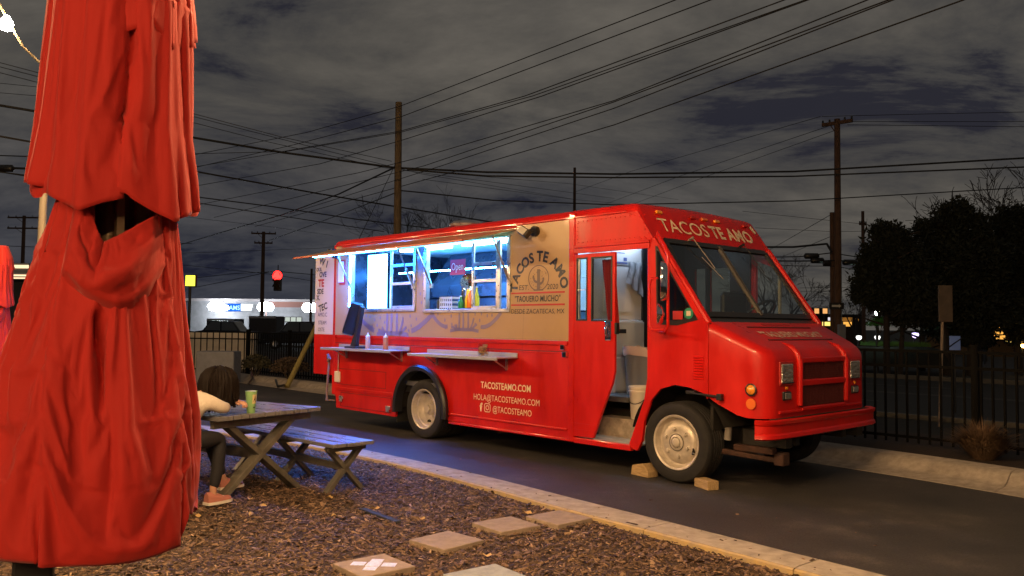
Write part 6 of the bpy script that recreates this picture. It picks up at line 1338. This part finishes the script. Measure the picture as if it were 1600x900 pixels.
# sign backs beyond the fence
t = empty('road_sign', (D(1478, 500, 13.2).x, 13.2, 0)); b = MB(); z0, z1 = D(1478, 503, 13.2).z, D(1478, 446, 13.2).z
b.box(-.115, .105, -.012, .012, z0, z1); b.obj('sign_plate', mat('sign_back', (.075, .055, .04), .6, noise=.3, nscale=6), t, bevel=.004)
b = MB(); b.tube([(-.11, .03, -.05), (-.02, .03, z1-.05)], .024, 8); b.obj('post', mat('sign_post_metal', (.22, .17, .13), .6), t, smooth=50); tag(t, 'tall brown sign seen from its back beyond the right fence', 'road sign')
t = empty('road_sign', (D(1492, 536, 16).x, 16, 0)); b = MB(); z0, z1 = D(1492, 547, 16).z, D(1492, 525, 16).z
b.box(-.10, .10, -.01, .01, z0, z1); b.obj('sign_plate', mat('blue_sign', (.16, .22, .42), .5, emit=(.3, .45, .9), estr=.05), t); b = MB(); b.beam((-.12, -.02, z0+.06), (.12, -.02, z1-.04), .02, .02); b.obj('sign_bar', BLACKP, t); b = MB(); b.tube([(0, .02, -.05), (0, .02, z1)], .02, 6); b.obj('post', BLACKM, t); tag(t, 'small blue and white sign with a dark diagonal beyond the right fence', 'road sign')

# ------------------------------------------------------------------ trees
def bare_tree(u, dist, vtop, spread, label, seed, twig=1.0, r0=.14, zb=-.1):
    rg = random.Random(seed); top = D(u, vtop, dist); H = top.z; t = empty('bare_tree', (top.x, dist, 0)); tr = MB(); br = MB(); cnt = [0]
    def grow(p, d, L, r, lv):
        n = 4; P = [p]; q = p.copy(); dd = d.copy()
        for i in range(n):
            dd = (dd+Vector((rg.gauss(0, .13), rg.gauss(0, .13), rg.gauss(.03, .08)))).normalized(); q = q+dd*(L/n); P.append(q.copy())
        rs = [max(.006*twig, r*(1-.55*i/n)) for i in range(n+1)]
        (tr if lv == 0 else br).tube(P, rs, 6 if lv < 2 else 3, caps=False); cnt[0] += 1
        if lv >= 5 or cnt[0] > 1500: return
        k = rg.choice((3, 3, 4)) if lv < 4 else 3
        for i in range(k):
            s = rg.uniform(.35, 1.0) if i else 1.0; idx = min(n, int(round(s*n))); a = rg.uniform(0, 2*PI); o = dd.orthogonal().normalized(); o = (Matrix.Rotation(a, 3, dd) @ o); nd = (dd+o*rg.uniform(.45, .95)*(spread if lv < 2 else 1)).normalized()
            grow(P[idx], nd, L*rg.uniform(.60, .80), rs[idx]*.68, lv+1)
    grow(Vector((0, 0, zb)), Vector((0, 0, 1)), H*.34, r0, 0)
    zmax = max(v[2] for v in br.v); s = (H-zb)/(zmax-zb)
    for M_ in (tr, br): M_.v = [(x*s, y*s, (z-zb)*s+zb) for x, y, z in M_.v]
    bark = mat('bark_dark', (.035, .026, .02), .9); tr.obj('trunk', bark, t, smooth=60, recalc=False); br.obj('branches', bark, t, smooth=60, recalc=False)
    return tag(t, label, 'tree')
bare_tree(1530, 44, 258, 1.35, 'broad leafless tree rising above the dark evergreens', 3, r0=.22, twig=2.2)
bare_tree(1660, 46, 250, 1.1, 'leafless tree cut off by the right edge of the picture', 5, r0=.22, twig=2.2)
bare_tree(1232, 60, 392, .9, 'leafless tree directly right of the truck windshield', 8, r0=.2, twig=1.6)
bare_tree(1195, 58, 372, .9, 'leafless tree half hidden by the truck cab corner', 14, r0=.2, twig=1.6)
bare_tree(1338, 62, 425, .8, 'small leafless tree right behind the crossarm pole', 9, r0=.16, twig=1.6)
bare_tree(742, 60, 296, 1.0, 'leafless tree showing above the middle of the truck roof', 11, r0=.2, twig=1.5)
bare_tree(700, 64, 306, 1.0, 'fainter leafless tree left of the one above the truck roof', 12, r0=.2, twig=1.5)
NEEDLE = mat('evergreen_needles', (.018, .022, .011), .85, noise=.5, nscale=2.0)
def evergreen(u, dist, blobs, label, seed, n=5200, trunks=((0, .14),)):
    rg = np.random.default_rng(seed); base = D(u, 540, dist); t = empty('evergreen_tree', (base.x, dist, 0)); b = MB()
    zt_ = max(D(bu, bv, dist).z for bu, bv, br_ in blobs)
    for dx, r in trunks: b.tube([(dx, 0, -.1), (dx*1.3+.05, .05, zt_*.45), (dx*.8, 0, zt_*.85)], [r, r*.75, r*.3], 8)
    for k in range(14):
        a = k*2.4; z = zt_*(.28+.05*k); b.tube([(0, 0, z), (math.cos(a)*1.0, math.sin(a)*1.0, z+.35)], [.05, .02], 5)
    b.obj('trunk', mat('bark_dark', (.035, .026, .02), .9), t, smooth=60)
    # crown: many small sprays of needles gathered in clumps
    V = []; F = []; tot = sum(r*r for _, _, r in blobs)
    sub = []
    for bu, bv, pr_ in blobs:
        for q in range(6): a = rg.uniform(0, 6.28); sub.append((bu+pr_*.95*math.cos(a), bv-pr_*.85*math.sin(a), pr_*rg.uniform(.22, .42)))
    blobs = list(blobs)+sub; tot = sum(r*r for _, _, r in blobs)
    for bu, bv, pr_ in blobs:
        c = D(bu, bv, dist)-t.location; R = pr_/1309*dist; m = int(n*pr_*pr_/tot/9)
        for i in range(m):
            d = rg.normal(size=3); d /= np.linalg.norm(d); rr = R*rg.uniform(.35, 1.0)**.5; cc = np.array(c)+d*rr*np.array([1, .9, .85])
            if cc[2] < .3: continue
            for j in range(9):
                p = cc+rg.normal(size=3)*.11*(1+R*.2); a = rg.normal(size=3)+d*.8; a /= np.linalg.norm(a); s = np.cross(a, rg.normal(size=3)); s /= np.linalg.norm(s)+1e-9; l = rg.uniform(.08, .17); w = l*.30; k = len(V)
                V += [p-a*l*.5-s*w*.4, p+s*w, p+a*l, p-s*w]; F.append((k, k+1, k+2, k+3))
    me = bpy.data.meshes.new('crown'); me.from_pydata([tuple(v) for v in V], [], F); me.update(); me.materials.append(NEEDLE); o = bpy.data.objects.new('crown', me); COL.objects.link(o); o.parent = t; o['kind'] = 'stuff'
    return tag(t, label, 'tree')
evergreen(1492, 30, [(1492, 335, 22), (1465, 365, 30), (1510, 360, 34), (1480, 410, 52), (1530, 410, 48), (1455, 455, 46), (1510, 470, 60), (1545, 475, 40)], 'tallest black evergreen mass, in the middle of the right-hand group', 21, n=46000, trunks=((-.3, .16), (.5, .13)))
evergreen(1390, 29, [(1378, 362, 14), (1395, 378, 22), (1368, 398, 22), (1410, 410, 34), (1385, 440, 40), (1365, 450, 26), (1425, 460, 42), (1400, 472, 26)], 'dark evergreen at the left end of the right-hand tree group', 22, n=30000, trunks=((-.1, .13), (.35, .10)))
evergreen(1590, 31, [(1585, 345, 24), (1562, 370, 26), (1610, 360, 40), (1585, 410, 46), (1620, 430, 60), (1575, 462, 40), (1600, 500, 34)], 'dark evergreen cut off by the right edge of the picture', 23, n=34000)
evergreen(1440, 33, [(1440, 478, 26), (1465, 500, 20), (1480, 520, 18), (1530, 520, 22)], 'low dark evergreen growth filling under the tall ones', 24, n=9000)
# ------------------------------------------------------------------ far lights and buildings, right
def box_thing(name, u0, u1, v0, v1, dist, depth, m, label, cat, kids=()):
    a = D(u0, v1, dist); b = D(u1, v0, dist); t = empty(name, ((a.x+b.x)/2, dist, 0)); w = (b.x-a.x)/2
    q = MB(); q.box(-w, w, 0, depth, min(0, a.z)-.1, b.z); q.obj('wall', m, t)
    q = MB(); q.box(-w-.15, w+.15, -.15, depth+.15, b.z, b.z+.15); q.obj('roof', mat('dark_roof', (.03, .03, .03), .8), t)
    for (nm, x0, x1, y0, y1, mm) in kids:
        p = D(x0, y1, dist)-t.location; r = D(x1, y0, dist)-t.location; q = MB(); q.box(p.x-.06, r.x+.06, -.10, -.001, p.z-.06, r.z+.06); f = q.obj(nm, mat('dark_frame', (.03, .025, .02), .7), t); q = MB(); q.box(p.x, r.x, -.11, -.101, p.z, r.z); q.obj('pane', mm, f)
    return tag(t, label, cat)
OR1 = glow('orange_window', (1.0, .46, .08), 1.1); OR2 = glow('yellow_window', (1.0, .68, .16), 1.5); OR3 = glow('dim_orange_window', (.9, .36, .06), .28); WH = glow('white_window', (.95, .88, .95), .9)
BRN = mat('brown_brick_far', (.055, .032, .02), .9, noise=.3, nscale=2)
box_thing('shop_building', 1246, 1350, 494, 540, 72, 8, BRN, 'low brown building with glowing orange windows between truck and evergreens', 'building', (('window', 1284, 1299, 503, 509, OR2), ('window', 1293, 1303, 496, 501, WH), ('window', 1315, 1331, 496, 502, OR3), ('window', 1317, 1330, 503, 510, OR1), ('window', 1336, 1341, 498, 512, OR3)))
for (u, lab) in ((1275, 'left one of two lit amber signal faces above the brown building'), (1288, 'right one of two lit amber signal faces above the brown building')):
    t = empty('crossing_signal', D(u, 486, 60)); b = MB(); b.box(-.62, .26, -.08, .08, -.22, .22); b.obj('housing', BLACKM, t); b = MB(); b.box(-.14, .18, -.10, -.081, -.18, .18); b.obj('lens', glow('signal_amber', (1.0, .48, .16), 1.0), t); b = MB(); b.tube([(0, .1, -.2), (0, .1, -2.2)], .05, 6); b.obj('post', BLACKM, t); tag(t, lab, 'signal', 'lit signals above the brown building')
box_thing('house', 1548, 1680, 500, 545, 52, 8, mat('ochre_wall', (.20, .10, .03), .9), 'small orange-lit building at the right edge under the trees', 'building', (('window', 1553, 1568, 509, 514, OR1), ('window', 1552, 1566, 517, 522, OR1), ('window', 1552, 1569, 524, 530, OR1), ('window', 1570, 1584, 532.5, 534.5, OR2), ('window', 1589, 1602, 532.5, 534.5, OR1), ('window', 1594, 1604, 505, 520, OR3)))
def lamp_post(u, v, dist, col, st, label, r=.12, h=True):
    p = D(u, v, dist); t = empty('street_lamp', (p.x, dist, 0)); b = MB(); b.tube([(0, .1, -.1), (0, .1, p.z+.15), (0, 0, p.z+.18)], .05, 6); b.obj('post', BLACKM, t, smooth=50); b = MB(); b.lathe([(0, -r), (r*.7, -r*.7), (r, 0), (r*.8, r*.5), (0, r*.6)], 12, Matrix.Translation((0, 0, p.z))); b.obj('lamp_head', glow('lamp_%d_%d' % (u, v), col, st), t, smooth=60); return tag(t, label, 'street lamp')
lamp_post(1372, 488, 30.5, (.72, 1.0, .86), 42, 'street lamp with greenish white glare among the right-hand trees', .13)
lamp_post(1409, 491, 48, (1.0, .95, .8), 3, 'small pale far light between the dark tree trunks', .16)
lamp_post(1539, 463, 40, (.72, .68, 1.0), 6, 'violet white light showing through the evergreens', .20)
lamp_post(1430, 523, 44, (.62, .5, 1.0), 3, 'low violet light under the evergreens', .18)
lamp_post(1342, 527, 50, (1, 1, .95), 2.2, 'low white light under the trees, nearest the truck', .17); lamp_post(1371, 527, 50, (1, 1, .95), 2.2, 'low white light under the green-lit bush', .17)
lamp_post(1599, 540, 30, (1.0, .55, .12), 30, 'orange lamp at the right edge behind the trees', .08)
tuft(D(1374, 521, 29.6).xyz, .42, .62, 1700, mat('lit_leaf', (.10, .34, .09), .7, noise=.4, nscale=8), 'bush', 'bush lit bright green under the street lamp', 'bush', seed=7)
g_ = MB(); 
for i in range(900):
    a = random.uniform(0, 6.28); r = math.sqrt(random.random()); x, y = r*math.cos(a)*1.1, r*math.sin(a)*1.6; h = .1+.1*random.random(); g_.add([(x-.012, y, 0), (x+.012, y, 0), (x+.03*random.uniform(-1, 1), y+.02, h)], [(0, 1, 2)])
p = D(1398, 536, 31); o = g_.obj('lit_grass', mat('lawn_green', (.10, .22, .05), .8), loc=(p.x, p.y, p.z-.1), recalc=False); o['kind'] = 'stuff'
hm = MB(); p = D(1398, 538, 31); hm.lathe([(2.2, -.6), (1.9, -.1), (1.4, .02), (0, .06)], 20, Matrix.Translation((p.x, 31.4, p.z-.12))); struct(hm.obj('grass_mound', DIRT, smooth=60))
# ------------------------------------------------------------------ far side, left
WBR = mat('white_painted_brick', (.24, .24, .25), .85, noise=.2, nscale=1.5, bump=.3, bscale=6)
DL = 95
t = empty('shop_building', (D(400, 500, DL).x, DL, 0)); ox = t.location.x
a, b_ = D(296, 508, DL), D(560, 471, DL)
q = MB(); q.box(a.x-ox, b_.x-ox, 0, 14, -.1, b_.z-.12); q.obj('wall', WBR, t)
q = MB(); q.box(a.x-ox-1.5, b_.x-ox, -.5, 14, b_.z-.12, b_.z+.16); q.obj('roof_fascia', mat('fascia_pale', (.30, .27, .27), .6), t)
q = MB(); q.box(D(430, 0, DL).x-ox, b_.x-ox, -.12, -.001, b_.z-.75, b_.z-.121); q.obj('fascia_band', mat('brick_red_band', (.22, .10, .08), .8), t)
q = MB(); s0, s1 = D(353, 486, DL), D(377, 475, DL); q.box(s0.x-ox, s1.x-ox, -.25, -.001, s0.z, s1.z); sgn_ = q.obj('sign_box', glow('sign_blue', (.01, .16, .95), 1.2), t)
text('RAMS', 'lettering', glow('sign_letters', (.35, .65, 1.0), 2.2), sgn_, Matrix.Translation(((s0.x+s1.x)/2-ox, -.27, s0.z+.14)) @ Matrix.Rotation(PI/2, 4, 'X'), .72, (s1.x-s0.x)*.9, bold=.01)
q = MB(); s2, s3 = D(377.3, 485.5, DL), D(394, 475, DL); q.box(s2.x-ox, s3.x-ox, -.25, -.001, s2.z, s3.z); q.box(s3.x-ox+.02, D(407, 0, DL).x-ox, -.25, -.001, s2.z+.35, s3.z); q.obj('sign_box', glow('sign_white', (.85, .92, 1.0), 3.5), t)
q = MB(); w0, w1 = D(445, 503, DL), D(472, 495, DL); q.box(w0.x-ox, w1.x-ox, -.06, -.001, w0.z, w1.z); wf = q.obj('window', mat('dark_frame', (.03, .025, .02), .7), t); q = MB()
for k in range(3): x0 = w0.x+(w1.x-w0.x)*(k/3+.03); x1 = w0.x+(w1.x-w0.x)*((k+1)/3-.03); q = MB(); q.box(x0-ox, x1-ox, -.08, -.061, w0.z+.06, w1.z-.06); q.obj('pane', glow('pale_window', (.8, .9, .8), .7 if k != 1 else .3), wf)
tag(t, 'low white brick building with a blue and white lit sign left of the truck', 'building')
FLOOD = glow('flood_white', (.86, .93, 1.0), 45)
for (u, v, d, r, lab, post) in ((338, 479, DL-2.2, .95, 'flood light glaring at the left end of the white building', False), (350, 481, DL-2.0, .55, 'smaller flood light right beside the left glaring one', False), (415, 480, DL-3.5, .95, 'flood light glaring right of the lit sign', True), (485, 481, DL-6, .95, 'flood light glaring next to the open rear door of the truck', True)):
    p = D(u, v, d); t = empty('flood_light', (p.x, d, 0)); q = MB(); q.lathe([(0, -r*.5), (r*.7, -r*.45), (r, 0), (r*.7, r*.5), (0, r*.6)], 14, Matrix.Translation((0, 0, p.z)) @ Matrix.Scale(.95, 4, (0, 0, 1))); q.obj('lamp_head', FLOOD, t, smooth=60)  # heads drawn oversize: the glare is put into their shape
    q = MB(); q.tube([(0, .25, -.1 if post else p.z), (0, .25, p.z+.2), (0, 0, p.z+r*.5)] if post else [(0, 2.2, p.z+r*.5), (0, 0, p.z+r*.45)], .07, 6); q.obj('post', mat('lamp_post_brown', (.10, .05, .04), .7), t); tag(t, lab, 'flood light', 'flood lights by the white building')
# parked things in front of it
CARP = mat('dark_car_paint', (.012, .013, .018), .25, coat=.5)
def trailer(u0, u1, v0, v1, d, label, roof=0):
    a, b = D(u0, v1, d), D(u1, v0, d); t = empty('parked_trailer', ((a.x+b.x)/2, d, 0)); w = (b.x-a.x)/2; q = MB(); q.box(-w, w, 0, 2.2, .55, b.z); q.obj('body', mat('trailer_dark', (.03, .03, .04), .5, noise=.3), t, bevel=.05); q = MB(); q.box(-w+.05, w-.05, -.03, -.001, b.z-.16, b.z-.05); q.obj('top_rail', ALU, t)
    for x in (-w*.35, -w*.1): q = MB(); q.lathe([(.38, 0), (.38, .22), (.2, .22), (.2, 0)], 16, Matrix.Translation((x, .0, .38)) @ Matrix.Rotation(-PI/2, 4, 'X'), True); q.obj('wheel', RUBBER, t, smooth=40)
    q = MB(); q.beam((w, 1.1, .5), (w+1.1, 1.1, .45), .1, .1); q.box(-w*.9, w*.9, .2, 2, .45, .551); q.obj('hitch', BLACKM, t); return tag(t, label, 'trailer')
trailer(322, 367, 498, 522, 62, 'dark low trailer parked before the white building, left one'); trailer(388, 432, 494, 522, 60, 'dark tall trailer parked below the right end of the lit sign')
def far_car(u, d, label, L=4.6, flip=1):
    p = D(u, 518, d); t = empty('parked_car', (p.x, d, 0)); prof = [(-2.3, .35), (-2.3, .95), (-1.2, 1.05), (-.75, 1.65), (.7, 1.68), (1.15, 1.08), (2.2, .92), (2.3, .4)]
    q = MB(); q.plate([(x*flip, z) for x, z in prof], (), 0, 1.7); q.obj('body', CARP, t, bevel=.06)
    q = MB(); q.plate([(x*flip, z) for x, z in ((-1.05, 1.08), (-.7, 1.57), (-.05, 1.6), (-.05, 1.08))], (), -.012, -.002); q.plate([(x*flip, z) for x, z in ((.05, 1.08), (.05, 1.6), (.65, 1.6), (.98, 1.1))], (), -.012, -.002); q.obj('side_glass', mat('car_glass', (.10, .12, .14), .08), t)
    for x in (-1.45, 1.4):
        q = MB(); q.lathe([(.36, 0), (.36, .2), (.2, .22), (.2, -.02), (.34, -.02)], 18, Matrix.Translation((x*flip, -.01, .36)) @ Matrix.Rotation(-PI/2, 4, 'X')); w = q.obj('wheel', RUBBER, t, smooth=40)
        q = MB(); q.lathe([(.21, 0), (.18, -.02), (0, -.01)], 16, Matrix.Translation((x*flip, -.03, .36)) @ Matrix.Rotation(-PI/2, 4, 'X') @ Matrix.Scale(-1, 4, (0, 0, 1))); q.obj('rim', ALU, w, smooth=40)
    q = MB(); q.box(2.22*flip-.05, 2.22*flip+.05, .1, .35, .68, .82); q.obj('headlight', LENS, t); return tag(t, label, 'car')
far_car(468, 50, 'dark car parked near the open rear door of the truck'); far_car(345, 52, 'dark car parked low in front of the left trailer', flip=-1)
# signals
t = empty('traffic_signal', D(433, 436, 44)); q = MB(); q.box(-.19, .19, .0, .28, -.62, .40); q.obj('housing', BLACKM, t, bevel=.03)
for z, mm, nm in ((.18, glow('red_light', (1.0, .010, .008), 14.0), 'red_lens_and_glow'), (-.12, mat('dark_lens', (.05, .03, .01), .3), 'amber_lens'), (-.42, mat('dark_lens', (.05, .03, .01), .3), 'green_lens')):
    rl = .25 if nm == 'red_lens_and_glow' else .15; q = MB(); q.lathe([(rl, 0), (rl*.7, -.06), (0, -.10)], 20, Matrix.Translation((0, 0, z)) @ Matrix.Rotation(PI/2, 4, 'X') @ Matrix.Scale(-1, 4, (0, 0, 1))); q.obj(nm, mm, t, smooth=60)  # lit red lens made larger than the others to include its glow
    q = MB(); rows = [[(.19*math.cos(a), y, z+.19*math.sin(a)) for a in np.linspace(.0, PI, 9)] for y in (0, -.22)]; q.grid(rows); q.obj('visor', BLACKM, t)
q = MB(); q.tube([(0, .14, .4), (0, .14, .75)], .03, 6); q.obj('hanger', BLACKM, t); tag(t, 'hanging traffic signal showing red left of the truck', 'traffic signal')
t = empty('lit_sign', D(297.5, 438.5, 40)); q = MB(); q.box(-.25, .25, 0, .2, -.28, .28); q.obj('cabinet', BLACKM, t, bevel=.02); q = MB(); q.box(-.22, .22, -.02, -.001, -.25, .25); q.obj('lit_face', glow('lime_sign', (.95, .95, .06), 2.4), t); q = MB(); q.tube([(-.05, .1, -.28), (-.05, .1, -5)], .07, 8); q.obj('post', BLACKM, t); tag(t, 'glowing yellow-green square sign right beside the big umbrella', 'sign')
# canopy building at the far left
t = empty('canopy_building', (D(20, 430, 40).x, 40, 0)); ox = t.location.x; x0, x1 = D(-160, 0, 40).x-ox, D(60, 0, 40).x-ox; z = lambda v: D(20, v, 40).z
q = MB(); q.box(x0, x1, 0, 9, z(434), z(411)); q.obj('fascia', mat('canopy_grey', (.22, .22, .23), .6), t)
for v0, v1 in ((414, 419), (429, 431.5), (433.5, 435.5)): q = MB(); q.box(x0, x1, -.06, -.001, z(v1), z(v0)); q.obj('light_strip', glow('warm_strip', (1.0, .72, .42), 1.5), t)
q = MB(); q.box(x0, x1+.3, 3, 9, -.1, z(434)-.01); q.obj('wall', mat('canopy_wall', (.10, .10, .12), .8), t)
tag(t, 'flat canopy building edged with warm light strips at the far left', 'building')
